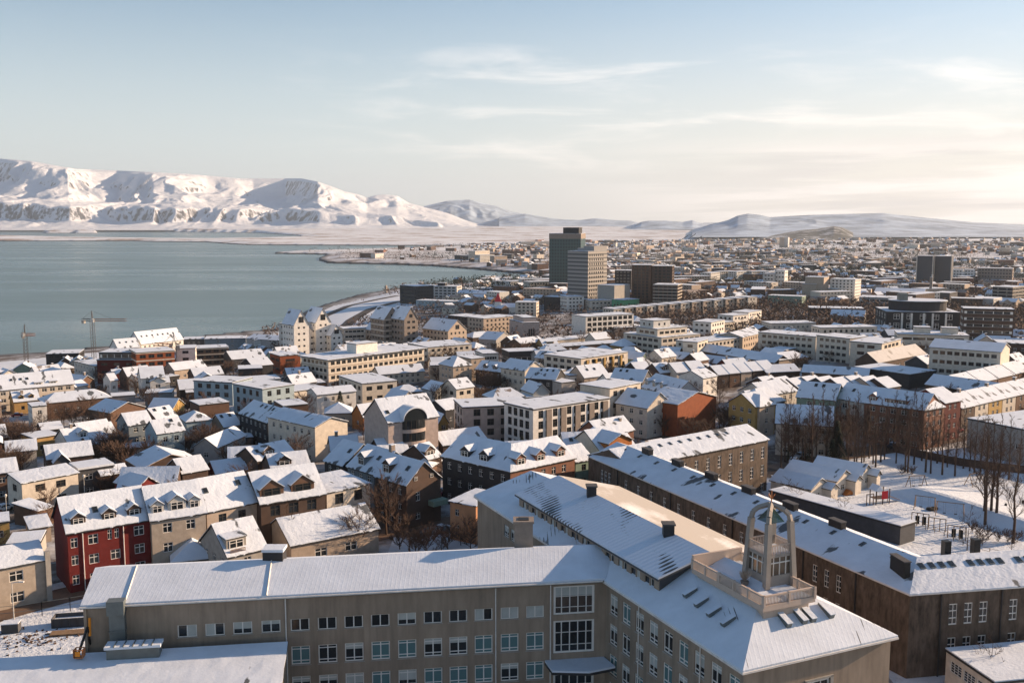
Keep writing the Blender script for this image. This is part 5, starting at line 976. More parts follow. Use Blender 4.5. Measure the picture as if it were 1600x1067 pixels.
bld('sunlit cream office row with two bands of windows right of the stepped terraces', 'C', (1165, 466), (1440, 432), 14, 9, 'f', 0, 'cream', 3, sp=3, ww=1.6, short='sunlit cream row', **WD, **OFF)
bld('cream end block with tall glazing left of the sunlit cream row', 'C', (1068, 456), (1160, 462), 14, 11, 'f', 0, 'cream', 3, sp=4, ww=2.6, short='cream end block', **WD, **OFF)
bld('tan row continuing right from the sunlit cream row under a long roof', 'C', (1442, 430), (1566, 400), 14, 9, 'g', 2, 'tan', 3, sp=3, short='tan continuing row', **WD, **OFF)
bld('long dark terrace with a blue-shaded roof in front of the sunlit cream row', 'C', (1172, 512), (1640, 588), 10, 6, 'g', 2.8, 'umber', 1, sp=4, short='long dark blue-roofed terrace')
bld('long thin blue-shaded roof terrace, left of the long dark blue-roofed terrace', 'C', (905, 548), (1440, 612), 9, 5, 'g', 2.6, 'brown', 1, sp=5, short='long thin blue-roofed terrace')
for i, (x0, y0, c) in enumerate([(790, 646, 'dark'), (925, 652, 'umber'), (1030, 650, 'cream'), (1130, 640, 'brick')]):
    bld(['house with a plain bright roof, leftmost of four between two long blue-roofed terraces', 'house with a tall dark dormer, second of the four below the long thin terrace', 'cream house, third of the four below the long thin terrace', 'brick house, rightmost of the four below the long thin terrace'][i], 'C', (x0, y0), (x0 + 85, y0 - 8), 10, 5.4, 'g', 3.2, c, 1, sp=3, dorm=[(.5, 2.6, 1.6)] if i == 1 else ())
bld('white house with dark windows and a long bright roof right of the pale dormer terrace', 'C', (1195, 686), (1282, 670), 11, 7.4, 'g', 2.2, 'white', 2, sp=3.4, short='white dark-windowed house', left=[])
for i in range(5):
    x = 1290 + i * 72; bld(f'small terraced house with a bright roof, {["first", "second", "third", "fourth", "fifth"][i]} to the right of the white dark-windowed house', 'C', (x, 664 - i * 8), (x + 66, 658 - i * 8), 10, 5.6, 'g', 2.8, ['umber', 'brown', 'tan', 'umber', 'brick'][i], 1, sp=2.8)
bl = bld('tall grey-blue house with a steep hipped roof and balconies right of the rust gable', 'C', (1390, 822), (1545, 850), 12, 9, 'h', 3.6, 'slate', 3, sp=3, short='steep hipped blue-roofed house', dorm=[(.3, 2.4, 1.4)], **WD)
bld('cream front section of the steep hipped blue-roofed house facing right', 'C', (1548, 862), (1640, 846), 10, 9, 'h', 2.6, 'tan', 3, sp=3)
bld('yellow-cream terrace with three rows of windows, first by the green house', 'D', (-10, 792), (180, 762), 11, 9.6, 'g', 3, 'yellow', 3, sp=2.9, short='yellow-cream terrace', wall_=0) if False else bld('yellow-cream terrace with three rows of windows left of the pale green house', 'D', (-10, 792), (180, 762), 11, 9.6, 'g', 3, 'cream', 3, sp=2.9, short='yellow-cream terrace')
bld('ochre house front cut in the middle right, left of the yellow-cream terrace', 'D', (-80, 862), (45, 842), 10, 9, 'g', 3, 'yellow', 3, sp=3, short='ochre middle-right house')
bld('pale green terraced house with blue-shaded roof', 'D', (180, 800), (420, 822), 11, 10.5, 'g', 3.8, 'green', 3, sp=3.6, ww=1.6, short='pale green house', sky=[(.4, .4), (.6, .4)])
bld('white terraced house between the pale green house and the long brown one', 'D', (422, 806), (600, 838), 11, 10.5, 'g', 3.8, 'pale', 3, sp=3.4, ww=1.6, short='white terraced house', sky=[(.4, .3)])
bld('long red-brown brick apartment block with orange-lit roof terraces', 'D', (602, 836), (975, 884), 12, 11, 'g', 3.6, 'brick', 4, sp=3, ww=1.6, short='long red-brown block', dorm=[(.12, 2.2, 1.4), (.42, 3, 1.2, 'f'), (.62, 3, 1.2, 'f')], **APT)
bld('red-brown block end turning right with a hipped snowy roof and balconies', 'D', (977, 884), (1103, 862), 12, 11, 'h', 3.4, 'brick', 4, sp=2.8, short='hipped red-brown end', **APT)
bld('narrow dark red apartment block right of the hipped red-brown end', 'D', (1105, 840), (1206, 822), 12, 11, 'g', 3, 'maroon', 4, sp=2.6, short='narrow dark red block', **APT)
rowc = ['umber', 'cream', 'yellow', 'cream', 'brown', 'cream']
for i in range(6):
    x = 1210 + i * 86; y = 872 - i * 20; bld(f'{["dark brown", "cream", "ochre", "pale", "brown", "cream"][i]} terraced house, {["first", "second", "third", "fourth", "fifth", "last"][i]} in the row right of the dark red block', 'D', (x, y), (x + 82, y - 19), 11, 7.4, 'g', 3, rowc[i], 3, sp=2.8, chim=[(.05, .5, .9, 1.2)] if i % 2 else ())
bld('blue-shaded long terrace roof behind the long red-brown block', 'D', (985, 722), (1400, 784), 10, 6, 'g', 3, 'umber', 1, sp=5, short='blue terrace behind the brick block')
for i in range(4):
    x = 1230 + i * 105; y = 735 - i * 26; bld(f'brown terraced house with a pinkish lit roof, {["first", "second", "third", "fourth"][i]} from the left at the right edge', 'D', (x, y), (x + 98, y - 22), 11, 6, 'g', 3, 'brown', 1, sp=3)
for i in range(9):
    x = 10 + i * 92; y = 738 - i * .5 + (i % 3) * 6; c = ['umber', 'cream', 'brown', 'cream', 'dark', 'umber', 'cream', 'tan', 'umber'][i]
    bld(f'{dict(umber="dark brown", cream="cream", brown="brown", dark="black", tan="tan")[c]} small house, {["first", "second", "third", "fourth", "fifth", "sixth", "seventh", "eighth", "ninth"][i]} in the row behind the pale green house', 'D', (x, y), (x + 80, y - 14), 10, 6, 'g', 2.6, c, 1 if i % 2 else 2, sp=2.8, chim=[(.8, .5, .8, 1.2)] if i % 3 == 0 else ())
bld('black-framed flat-roofed hall with a broad snowy deck, middle right', 'D', (540, 616), (885, 664), (665, 588), 6, 'f', 0, 'dark', 0, short='black-framed flat hall', **OFF)
bld('low blue-shaded long roof left of the black-framed flat hall', 'D', (212, 646), (625, 672), 10, 5, 'g', 2.2, 'umber', 1, short='low blue roof by the flat hall')
bld('low cottage roofs beside the low blue roof, far left of the flat hall', 'D', (-10, 650), (200, 640), 10, 4.6, 'g', 2.2, 'umber', 1, short='low cottages by the blue roof')
bld('long ribbed roof building between bare gardens, in front of the white slab offices', 'D', (688, 588), (985, 530), 10, 5, 'g', 3.6, 'umber', 1, sp=4, short='ribbed roof building', snow='snow_ribt')
bld('hipped snowy house at the left of the bare middle-right garden', 'D', (70, 572), (250, 552), 10, 4.6, 'h', 2.4, 'tan', 1, short='hipped garden house')
bld('cream four-storey office with rows of windows, leftmost of three below the white tower', 'D', (-60, 398), (300, 428), 14, 12, 'f', 0, 'cream', 4, sp=3, ww=2, short='leftmost cream office', **WD, **OFF)
bld('cream four-storey office with penthouse, middle of the three cream offices', 'D', (304, 418), (512, 440), 14, 12, 'f', 0, 'cream', 4, sp=3, ww=2, short='middle cream office', **WD, **OFF)
bld('cream office with dark plant on the roof, rightmost of the three cream offices', 'D', (514, 456), (712, 472), (798, 440), 12, 'f', 0, 'cream', 4, sp=4.4, ww=3.2, short='rightmost cream office', floorband='cream', **WD, **OFF)
bld('cream flat office behind the middle cream office, bright right end', 'D', (332, 372), (682, 366), (730, 350), 10, 'f', 0, 'cream', 3, sp=3, short='bright-ended cream office', **WD, **OFF)
bld('stacked white rooftop building left behind the three cream offices', 'D', (20, 345), (300, 340), 14, 8, 'f', 0, 'cream', 2, sp=3, short='stacked white building', **OFF)
bl = bld('white slab office with continuous window strips and two roof boxes', 'D', (812, 410), (1258, 422), 14, 11, 'f', 0, 'cream', 3, band=1, wh=1.3, short='white strip slab office', **OFF)
for f in (.25, .64): block(bl['root'], bl['W'](bl['L'] * f, 4), bl['W'](bl['L'] * f + 7, 4), 5, bl['A'][2] + 14, bl['A'][2] + 11.3, 'f', 0, 'cream', 0, foot=False)
bld('long four-storey cream office with blue-shaded gable roof and bright right end', 'D', (1010, 490), (1455, 522), (1492, 492), 14, 'g', 2.4, 'cream', 4, sp=2.6, ww=1.9, wh=1.4, right=[], short='long blue-roofed office', **WD, **OFF)
bld('dark building with a blue-shaded flat roof at the right edge', 'D', (1442, 468), (1700, 476), 14, 9, 'f', 0, 'umber', 2, short='dark right-edge building', **OFF)
bl = bld('large black curved office with a white frame below and a dark crown storey', 'D', (742, 270), (1200, 276), 30, 15, 'f', 0, 'dark', 3, sp=7, ww=3.2, wh=3, short='black curved office', cat='office building')
def curved_top(bl):
    L, D, H = bl['L'], bl['D'], bl['H']
    for z0, z1, k, m_ in ((H + .4, H + 5.4, .80, 'dark'), (H + 5.4, H + 5.8, .84, 'fascia_dark'), (H + 5.8, H + 6.1, .82, 'snow_clean')):
        q = [(L * .5 + L * .5 * k * math.cos(t), D * .45 + D * .5 * k * math.sin(t)) for t in [2 * math.pi * i / 28 for i in range(28)]]
        mb = MB(); mb.prism([(x, y, z0) for x, y in q], [(x, y, z1) for x, y in q]); bl['part'](mb, 'crown_storey' if m_ == 'dark' else 'roof', m_)
    mb = MB(); mb.box(L * .2, D * .2, H + 5.8, L * .32, D * .4, H + 10); bl['part'](mb, 'plant_room', 'metal_grey')
    for f in (.2, .33, .5, .62, .8): mb = MB(); mb.box(L * f, -.5, 0, L * f + 1, -.05, H - .5); bl['part'](mb, 'white_frame', 'white')
curved_top(bl)
bld('dark brown banded office tower block with a bright right end at the right', 'D', (1222, 250), (1540, 258), (1592, 248), 20, 'f', 0, 'umber', 6, band=1, wh=1.4, short='dark banded office', right=[], **OFF)
bld('dark cube office with a stepped bright right side, far right', 'D', (1405, 112), (1530, 118), (1572, 108), 16, 'f', 0, 'dark', 5, sp=8, short='dark cube office', floorband='cream', **OFF)
bld('swimming hall with a wide blue-shaded roof, right of the tan tower blocks', 'D', (662, 150), (972, 160), 32, 8, 'g', 4, 'slate', 0, short='blue-roofed hall', **OFF)
bld('long flat hall in front of the blue-roofed hall', 'D', (570, 178), (890, 188), 24, 9, 'f', 0, 'grey', 2, band=1, short='long flat hall', **OFF)
bld('tan concrete building with a pale thin chimney stack, right of the blue-roofed hall', 'D', (990, 128), (1130, 124), 20, 10, 'f', 0, 'tan', 2, short='tan stack building', chim=[(.25, .1, 1.8, 12)], **OFF)
bld('low grey houses with bright gable ends left of the black curved office', 'D', (390, 292), (600, 300), 14, 6, 'g', 3.4, 'grey', 1, short='low grey gable range')
bld('long flat range left of the black curved office with dark ground floor', 'D', (260, 246), (600, 252), 16, 6, 'f', 0, 'umber', 1, short='long flat dark range', **OFF)
bld('turquoise-roofed row at left of the tan tower blocks', 'D', (0, 168), (212, 176), 14, 9, 'f', 0, 'green', 2, short='turquoise row', **OFF)
for i, (a, b, D, H, lb, c, s) in enumerate([((232, 52), (350, 48), 14, 30, 'tall tan tower block with blank front', 'tan', 'tall tan tower'), ((214, 96), (302, 92), 16, 24, 'tan tower block, lower front left of the tall tan tower', 'tan', None), ((345, 126), (436, 122), 14, 22, 'tan tower block with shallow gable, right of the tall tan tower', 'tan', None), ((388, 64), (545, 54), 18, 30, 'white tower block with rows of small windows right of the tan towers', 'white', 'white windowed tower')]):
    bld(lb, 'D', a, b, D, H, 'f', 0, c, 8 if i == 3 else 0, sp=3.4, ww=1.5, wh=1.3, short=s, ang=-36, Y=930, cat='tower block', **WD)
bld('large pale hall with a broad rounded snowy roof at the right edge above the park', 'D', (1250, 940), (1700, 1030), 30, 9, 'f', 0, 'concrete', 1, sp=9, short='large pale park hall', **OFF)
bld('white house with a big blue-shaded roof and bright right gable left of the park trees', 'D', (50, 965), (405, 985), (502, 932), 8.5, 'g', 4, 'cream', 3, sp=3, short='big blue-roofed park house')
# ---- right, beside and behind the dark school
SW_ = dict(win='tall', ww=1.1, wh=2.9)
def dark_school():
    A = Vector((16.93, 208.0)); d = Vector((math.cos(R(-64.9)), math.sin(R(-64.9)))); root = thing('school_building', 'long dark brown school with white cross windows and rooftop vents around its yard', 'school', (A.x, A.y, 37)); BLDS.append(((36, 168), 'long dark school', '', R(-64.9)))
    LL = 86.8; Bp = A + d * LL
    fr = []; n = 24
    for s in [4.5, 6.0, 7.5] + [14 + i * 4.6 for i in range(11)] + [68.5, 71, 73.5]:
        for z in (9.9, 5.6, 1.6): fr.append((s - .5, z - 1.35, s + .5, z + 1.35))
    bl = block(root, A, Bp, 13, 50, 37, 'g', 2.4, 'school_dark', fl=0, front=fr, win='tall', sides=False, ends=(1, 0), mit=(0, -.77), snow='snow', fas='fascia_white', maxw=60)
    for f in [.06 + .071 * i for i in range(13)]:
        mb = MB(); mb.box(-.35, -.55, .15, .35, .55, .4); mb.box(-.28, -.45, .4, .28, .45, .42, m=1); o = mb.build('skylight', ['metal_grey', 'glass'], bl['roof'], (f * LL, 5.0, 13 + 5.0 / 6.5 * 2.4)); o.rotation_euler = (math.atan(2.4 / 6.5), 0, 0)
    for f in (.135, .26, .385, .51, .635, .76):
        mb = MB(); mb.box(f * LL - 1.4, 6.0, 15.3, f * LL + 1.4, 7.0, 16.6); mb.box(f * LL - 1.45, 5.9, 16.6, f * LL + 1.45, 7.1, 16.75, m=1); mb.build('roof_vent', ['black', 'slate'], bl['roof'])
    for s in (11, 30, 48.5, 66, 77): mb = MB(); mb.bar((s, -.15, -2), (s, -.15, 12.8), .13, 5); bl['part'](mb, 'downpipe', 'fascia_dark')
    # wing to the right
    e = Vector((math.cos(R(10.3)), math.sin(R(10.3)))); f2 = []
    for s in (6.6, 8.9, 11.2, 15.8): f2 += [(s - .62, 8.2, s + .62, 11.2), (s - .62, 3.4, s + .62, 6.4)]
    for s in (22, 24.5, 27): f2 += [(s - .62, 8.2, s + .62, 11.2)]
    b2 = block(root, Bp, Bp + e * 34, 13, 50, 37, 'g', 2.4, 'school_dark', fl=0, front=f2, win='tall', sides=False, ends=(0, 1), mit=(.77, 0), foot=True, fas='fascia_white')
    for i in range(12):
        s = 4.5 + (i % 4) * 1.55 + (i // 4) * 7.6; mb = MB(); mb.box(-.42, -.6, .15, .42, .6, .45); mb.box(-.33, -.5, .45, .33, .5, .47, m=1); o = mb.build('skylight', ['metal_grey', 'glass'], b2['roof'], (s, 4.7, 13 + 4.7 / 6.5 * 2.4)); o.rotation_euler = (math.atan(2.4 / 6.5), 0, 0)
    for s in (4.6, 13.8): mb = MB(); mb.bar((s, -.15, -2), (s, -.15, 12.8), .13, 5); b2['part'](mb, 'downpipe', 'fascia_dark')
    mb = MB(); mb.box(.9, 3.0, 13.4, 1.8, 6.6, 16.3); mb.box(.8, 2.9, 16.3, 1.9, 6.7, 16.42, m=1); mb.build('chimney', ['black', 'slate'], b2['roof'])
    for s in (10.5, 15.2): mb = MB(); mb.box(s, 8.2, 13, s + 1.0, 9.2, 17.0); mb.build('chimney', ['black'], b2['roof'])
    # wing at the back, its facade lit
    P1 = P(1060, 715, 50); P2 = P(1200, 687, 50); f3 = []
    L3 = math.hypot(P2[0] - P1[0], P2[1] - P1[1])
    n3 = 8
    for i in range(n3):
        s = L3 * (i + .55) / n3
        for z in (10.2, 6.0, 1.8): f3.append((s - .55, z - 1.35, s + .55, z + 1.35))
    dd = Vector((P1[0] - P2[0], P1[1] - P2[1])).normalized(); S0 = Vector(P1[:2]) + dd * 14
    f3 = [(a + 14, b_, c + 14, d_) for a, b_, c, d_ in f3]
    b3 = block(root, (S0.x, S0.y), P2, 13, 50, 37, 'g', 2.4, 'school_dark', fl=0, front=f3, win='tall', sides=False, foot=True, fas='fascia_dark', ends=(0, 1))
    for i in range(9): s = 10 + i * (L3 - 2) / 9; mb = MB(); mb.box(-.35, -.55, .15, .35, .55, .4); mb.box(-.28, -.45, .4, .28, .45, .42, m=1); o = mb.build('skylight', ['metal_grey', 'glass'], b3['roof'], (s, 4.6, 13 + 4.6 / 6.5 * 2.4)); o.rotation_euler = (math.atan(2.4 / 6.5), 0, 0)
dark_school()
def corner_k():
    A = PG(*tp('F', (1165, 290)), 10.5); z = A[2] + 10.5; B = P(*tp('F', (1590, 387)), z); c = P(*tp('G', (392, 302)), z)
    return math.tan((math.atan2(c[1] - B[1], c[0] - B[0]) - math.atan2(B[1] - A[1], B[0] - A[0])) / 2)
MK = corner_k()
bl = bld('corner building with dark left side and brown front, gabled dormers all along its roof', 'F', (1165, 290), (1590, 387), 13, 10.5, 'g', 3.8, 'dark', 3, sp=3.2, ww=1.2, wh=1.6, dorm=[(.3, 2.6, 1.5), (.58, 2.6, 1.5)], ends=(1, 0), mit=(0, -MK), short='dormered corner building', sky=[(.9, .3)])
bx = bl['W'](bl['L'], 0); bB = P(*tp('G', (392, 302)), bl['A'][2] + 10.5)
block(bl['root'], bx, bB, 12, bl['A'][2] + 10.5, bl['A'][2], 'g', 3.8, 'brick', 3, sp=3.0, ww=1.2, wh=1.6, dorm=[(.2, 2.6, 1.5), (.5, 2.6, 1.5), (.82, 2.6, 1.5)], ends=(0, 1), mit=(MK, 0), sides=False)
bld('narrow sea-green house wedged between the brown corner front and the long dark school', 'G', (398, 326), (500, 306), 8, 9.5, 'g', 2.6, 'green', 3, sp=2.8, ww=1.3, short='narrow sea-green house', **WD)
bl = bld('white-roofed house with an orange gabled dormer box, behind the sea-green house', 'G', (560, 268), (765, 232), 12, 9.5, 'g', 4, 'cream', 2, short='orange dormer house')
block(bl['root'], P(*tp('G', (605, 214)), bl['A'][2] + 11.5), P(*tp('G', (750, 186)), bl['A'][2] + 11.5), 9, bl['A'][2] + 11.5, bl['A'][2] + 8.5, 'x', 1.7, 'orange', 1, sp=3.4, ww=1.7, wh=1.2, foot=False, snow='snow', **WD)
bld('pale roof with two red roof hatches left of the orange dormer house', 'G', (345, 270), (560, 262), 12, 8.6, 'g', 3.4, 'cream', 2, short='red-hatch house', sky=[(.2, .3), (.5, .3)])
bld('flat pale roofed annexe behind the school roof, in front of the brown corner front', 'G', (150, 430), (250, 418), 9, 6, 'f', 0, 'stone', 0, short='flat annexe behind the school', cat='shed') if False else None
def seg_row():
    for i, (a, b, D, c, dm, lb) in enumerate([((428, 318), (545, 352), 11, 'dark', (), 'dark house with roof window, left end of the dark row by the bare street tree'), ((572, 352), (738, 404), 11, 'bluegrey', [(.4, 2.4, 2.0)], 'middle house of the dark row with a white-framed dormer and balcony'), ((745, 412), (940, 472), (1172, 428), 'umber', [(.25, 2.4, 2.0)], 'brown end house of the dark row, sunlit gable with white cross windows')]):
        bl = bld(lb, 'F', a, b, D, 9.2, 'g', 3.9, c, 3, sp=3, ww=1.2, wh=1.7, dorm=dm, sky=[(.75, .3)], short=['dark row left end', 'dark row middle house', 'sunlit brown gable house'][i], chim=[(.9, .5, 1, 1.5)] if i == 1 else (), right=[(2.4, 5.4, 3.5, 7.3), (8.6, 5.4, 9.7, 7.3), (2.3, 1.6, 3.5, 3.0), (8.5, 1.6, 9.8, 3.0)] if i == 2 else None, gw=[('r', .27, .9, .8, .8), ('r', .73, .9, .8, .8)] if i == 2 else None)
        if i == 2: mb = MB(); mb.box(bl['L'] + .02, bl['D'] * .62, 3.9, bl['L'] + 1.8, bl['D'] * 1.05, 5.0); bl['part'](mb, 'balcony', 'green')
seg_row()
bld('bright peach-orange house beside the grey school wall, two small windows', 'F', (1215, 572), (1372, 602), 9, 7.6, 's', .3, 'peach', 2, sp=30, ww=1.0, wh=1.3, short='peach-orange house') if False else bld('bright peach-orange house beside the grey school wall with two small windows', 'F', (1213, 574), (1374, 604), 9, 7.6, 's', .3, 'peach', 2, front=[(1.2, 5.0, 2.1, 6.3), (1.2, 1.6, 2.1, 3.2)], short='peach-orange house')
for (a, b, D, H, rf, rh, c, lb, s) in [
    ((470, 258), (640, 248), 9, 5, 'g', 2.8, 'tan', 'tan-gabled house with snowy chimney behind the left end of the dark row', 'tan chimney house'),
    ((785, 282), (958, 262), 9, 5.4, 'g', 3.0, 'umber', 'brown gabled house with steep bright roof between the round-bay block and the dark row', 'brown steep-roofed house'),
    ((1075, 312), (1160, 290), 9, 5.4, 'g', 2.8, 'umber', 'dark cottage with a bright roof touching the dormered corner building', 'dark cottage by the corner building'),
    ((1170, 225), (1440, 185), 9, 5, 'g', 2.6, 'umber', 'long low house with bright roof and small dark gable above the corner building', 'long low bright house'),
    ((990, 350), (1095, 358), 7, 4, 'h', 1.6, 'brown', 'small hut with a rounded snow roof behind the sunlit brown gable', 'rounded hut'),
    ((10, 322), (242, 272), 9, 6, 'g', 2.6, 'umber', 'brown house with an open skylight, above the twin big-dormer house', 'open-skylight house'),
    ((100, 380), (340, 352), 9, 5.4, 'g', 2.8, 'umber', 'house with a broad pinkish roof and blue-shaded dormer left of the dark row', 'pinkish roof house')]:
    bld(lb, 'F', a, b, D, H, rf, rh, c, 1 if H < 6 else 2, sp=3, short=s, chim=[(.25, .5, .8, 1.3)] if 'chimney' in lb else (), sky=[(.15, .3)] if 'skylight' in lb else (), dorm=[(.35, 3.4, 1.2)] if 'dormer' in lb[20:] else ())
# park pavilions and the flat schoolyard range
for i, (a, b, D) in enumerate([((105, 378), (428, 448), (516, 412)), ((18, 440), (268, 500), (366, 462)), ((282, 350), (585, 408), (650, 386))]):
    bl = bld(f'long white wooden pavilion with a gabled end porch, {["middle", "nearest", "farthest"][i]} of the three by the park', 'H', a, b, D, 3.6, 'g', 1.9, 'cream', 0, cat='pavilion', short='white park pavilions' if i == 0 else None, front=[], right=[(2.0, 1.2, 3.6, 2.4)] if i < 3 else None)
    bl['root']['group'] = 'white wooden pavilions by the park'
    block(bl['root'], bl['W'](bl['L'] - .0, bl['D'] * .62), bl['W'](bl['L'] + 2.2, bl['D'] * .62), bl['D'] * .36, bl['A'][2] + 3.4, bl['A'][2], 'g', .9, 'cream', 0, foot=False)
bl = bld('long low flat-roofed grey range along the schoolyard', 'H', (10, 510), (828, 735), (916, 712), 3.6, 'f', 0, 'slate', 0, cat='shed', short='grey schoolyard range', front=[], snow='snow_clean')
bl = bld('low cream annexe with gridded windows and flat snowy roof in the lower right corner', 'L', (1115, 838), (1420, 1045), 16, 5, 'f', 0, 'cream', 0, cat='annexe', front=[(.9, 2.6, 3.3, 4.1), (3.6, 2.6, 6.0, 4.1), (6.3, 2.6, 9.5, 4.1)], win='grid', short='lower right annexe', snow='snow_clean')
# low workshop roof in front of the foreground school
def low_roof():
    z = 48.6; A = P(-140, 1052, z); Bq = P(447, 992, z); root = thing('workshop', 'low workshop with a broad standing-seam snowy roof in the bottom left corner', 'workshop', (A[0], A[1], 38))
    F = Vector((math.cos(R(8.1)), math.sin(R(8.1)))); Nn = Vector((-F.y, F.x)); X1 = Vector(P(447, 1003, z)[:2]); L = 75
    o = X1 - F * L - Nn * 30
    bl = block(root, (o.x, o.y), (o.x + F.x * L, o.y + F.y * L), 29.3, 44.6, 38, 's', 4.0, 'school_render', fl=0, front=[], sides=False, snow='snow_seam', ov=.3, foot=True)
    # glazed roof monitor with four lit panes, and small vents
    mb = MB(); mb.box(L - 20.5, 27.6, 10.2, L - 14.5, 29.2, 12.0); mb.box(L - 20.7, 27.4, 12.0, L - 14.3, 29.3, 12.3, m=1)
    for k in range(1, 6): mb.box(L - 20.7 + k * 1.07, 27.3, 12.3, L - 20.6 + k * 1.07, 29.3, 12.42, m=0)
    bl['part'](mb, 'roof_monitor', ['metal_grey', 'snow_clean'])
    for k in range(4): mb = MB(); mb.bar((L - 3 - k * 4.5, 14, 8.3), (L - 3 - k * 4.5, 14, 9.3), .14, 6); bl['part'](mb, 'roof_pipe', 'black')
snow_mat('snow_seam', rib=3.2, axis=0, patch=.27)
low_roof()
bld('low flat glazed link with a snowy roof in front of the school, bottom centre', 'J', (230, 1036), (712, 1000), 5, 4.2, 'f', 0, 'school_render', 0, cat='annexe', short='glazed link', snow='snow_clean', front=[])
# ---- far centre: towers and blocks
TW = dict(cat='tower block')
bl = bld('tall teal glass tower with a dark plant room on its roof', 'U', (233, 582), (430, 580), 34, 70, 'f', 0, 'tower_teal', 0, short='teal glass tower', front=[], right=[], left=[], ang=-13, Y=1120, **TW)
mb = MB(); mb.box(bl['L'] * .42, 4, bl['H'], bl['L'] * .92, bl['D'] * .8, bl['H'] + 7); bl['part'](mb, 'plant_room', 'dark'); mb = MB(); mb.box(-.2, -.25, bl['H'] - 5.5, bl['L'] + .2, -.02, bl['H'] + .3); mb.box(bl['L'] + .02, -.25, bl['H'] - 5.5, bl['L'] + .25, bl['D'], bl['H'] + .3); bl['part'](mb, 'top_band', 'stone')
bl = bld('grey concrete tower with horizontal bands and a windowed right side', 'U', (348, 690), (476, 694), 30, 50, 'f', 0, 'tower_band', 0, short='grey banded tower', front=[], right=rows_auto(26, 50, 12, 3.4, 1.7, 2.2), left=[], win='plain', ang=-42, Y=960, **WD, **TW)
mb = MB(); h_ = bl['H']; mb.box(bl['L'] * .5, bl['D'] * .3, h_, bl['L'] + .1, bl['D'] - .5, h_ + 5); mb.box(bl['L'] * .2, bl['D'] * .3, h_, bl['L'] * .5, bl['D'] * .5, h_ + 3); bl['part'](mb, 'plant_room', 'grey')
bld('grey low wing at the foot of the grey banded tower', 'U', (534, 902), (640, 906), 24, 17, 'f', 0, 'concrete', 0, ang=-42, Y=905, short='tower foot wing', front=[], **OFF)
bl = bld('dark rust-brown residential tower with gridded windows', 'U', (748, 778), (872, 768), 22, 44, 'f', 0, 'brown', 13, sp=3.6, ww=2.4, wh=2.1, short='rust-brown tower', maxw=80, ang=-14, Y=930, **WD, **TW)
bld('dark stepped tower adjoining right of the rust-brown tower', 'U', (876, 784), (1002, 780), 22, 42, 'f', 0, 'umber', 12, sp=3.8, ww=2.6, wh=2.0, short='dark stepped tower', maxw=70, ang=-14, Y=925, **WD, **TW)
bld('dark lower block with a sunlit balcony side, at the foot of the dark stepped tower', 'U', (882, 900), (1036, 910), 22, 22, 'f', 0, 'umber', 7, sp=4, ww=2.8, wh=2, ang=-20, Y=885, short='sunlit balcony foot block', floorband='cream', **WD, **TW)
bld('small black tower between the grey banded and the rust-brown towers', 'U', (643, 812), (745, 816), 18, 34, 'f', 0, 'dark', 9, sp=3.6, ww=2, ang=-14, Y=1000, short='small black tower', **TW)
for i, (a, b, D, H, c, fl, lb) in enumerate([
    ((1003, 850), (1243, 846), 14, 12, 'tan', 4, 'tan apartment range right of the dark stepped tower'), ((1243, 828), (1300, 822), 14, 15, 'pale', 5, 'pale apartment block, first right of the tan apartment range'),
    ((1305, 818), (1400, 815), 14, 15, 'cream', 5, 'cream apartment block, second right of the tan apartment range'), ((1405, 820), (1490, 815), 14, 15, 'pale', 5, 'pale apartment block, third right of the tan apartment range'),
    ((1500, 818), (1600, 815), 14, 15, 'cream', 5, 'cream apartment block, fourth right of the tan apartment range'), ((1605, 820), (1700, 815), 14, 15, 'pale', 5, 'pale apartment block, fifth right of the tan apartment range'),
    ((1285, 890), (1570, 888), 16, 7, 'brown', 2, 'flat brown school-like range in front of the pale apartment blocks'), ((110, 884), (338, 878), 18, 12, 'cream', 3, 'cream office with window bands left of the grey banded tower'),
    ((-10, 880), (108, 876), 18, 10, 'pale', 2, 'pale flat office left of the cream banded office'), ((58, 632), (232, 630), 20, 14, 'grey', 2, 'distant grey store left behind the teal glass tower'),
    ((20, 1010), (152, 1012), 14, 14, 'cream', 5, 'cream five-storey block with small windows below the cream banded office'), ((200, 975), (345, 982), 16, 13, 'dark', 4, 'dark office with white snow edge at the foot of the towers'),
    ((346, 978), (450, 974), 16, 13, 'white', 4, 'white office block with scattered windows at the foot of the grey banded tower'), ((488, 1000), (700, 996), 14, 9, 'cream', 2, 'cream low office at the foot of the rust-brown tower'),
    ((700, 998), (796, 990), 14, 9, 'greenroof', 1, 'green-clad low building at the foot of the rust-brown tower'), ((160, 770), (228, 768), 20, 12, 'brown', 3, 'brown office left of the teal glass tower'),
    ((-230, 690), (-140, 686), 20, 22, 'cream', 6, 'cream apartment slab by the bay, leftmost of the bay apartments'), ((-200, 715), (-110, 712), 18, 16, 'pale', 5, 'pale apartment block in front of the cream bay slab'), ((-110, 722), (-30, 720), 18, 14, 'tan', 4, 'tan round-cornered bay apartment, rightmost of the bay apartments'),
    ((-360, 715), (-250, 720), 20, 10, 'dark', 2, 'dark low office by the bay left of the bay apartments')]):
    bld(lb, 'U', a, b, D, H, 'f', 0, c, fl, sp=3.6, ww=2, wh=1.4, short=None, maxw=50, **WD, **(APT if 'apartment' in lb else OFF))
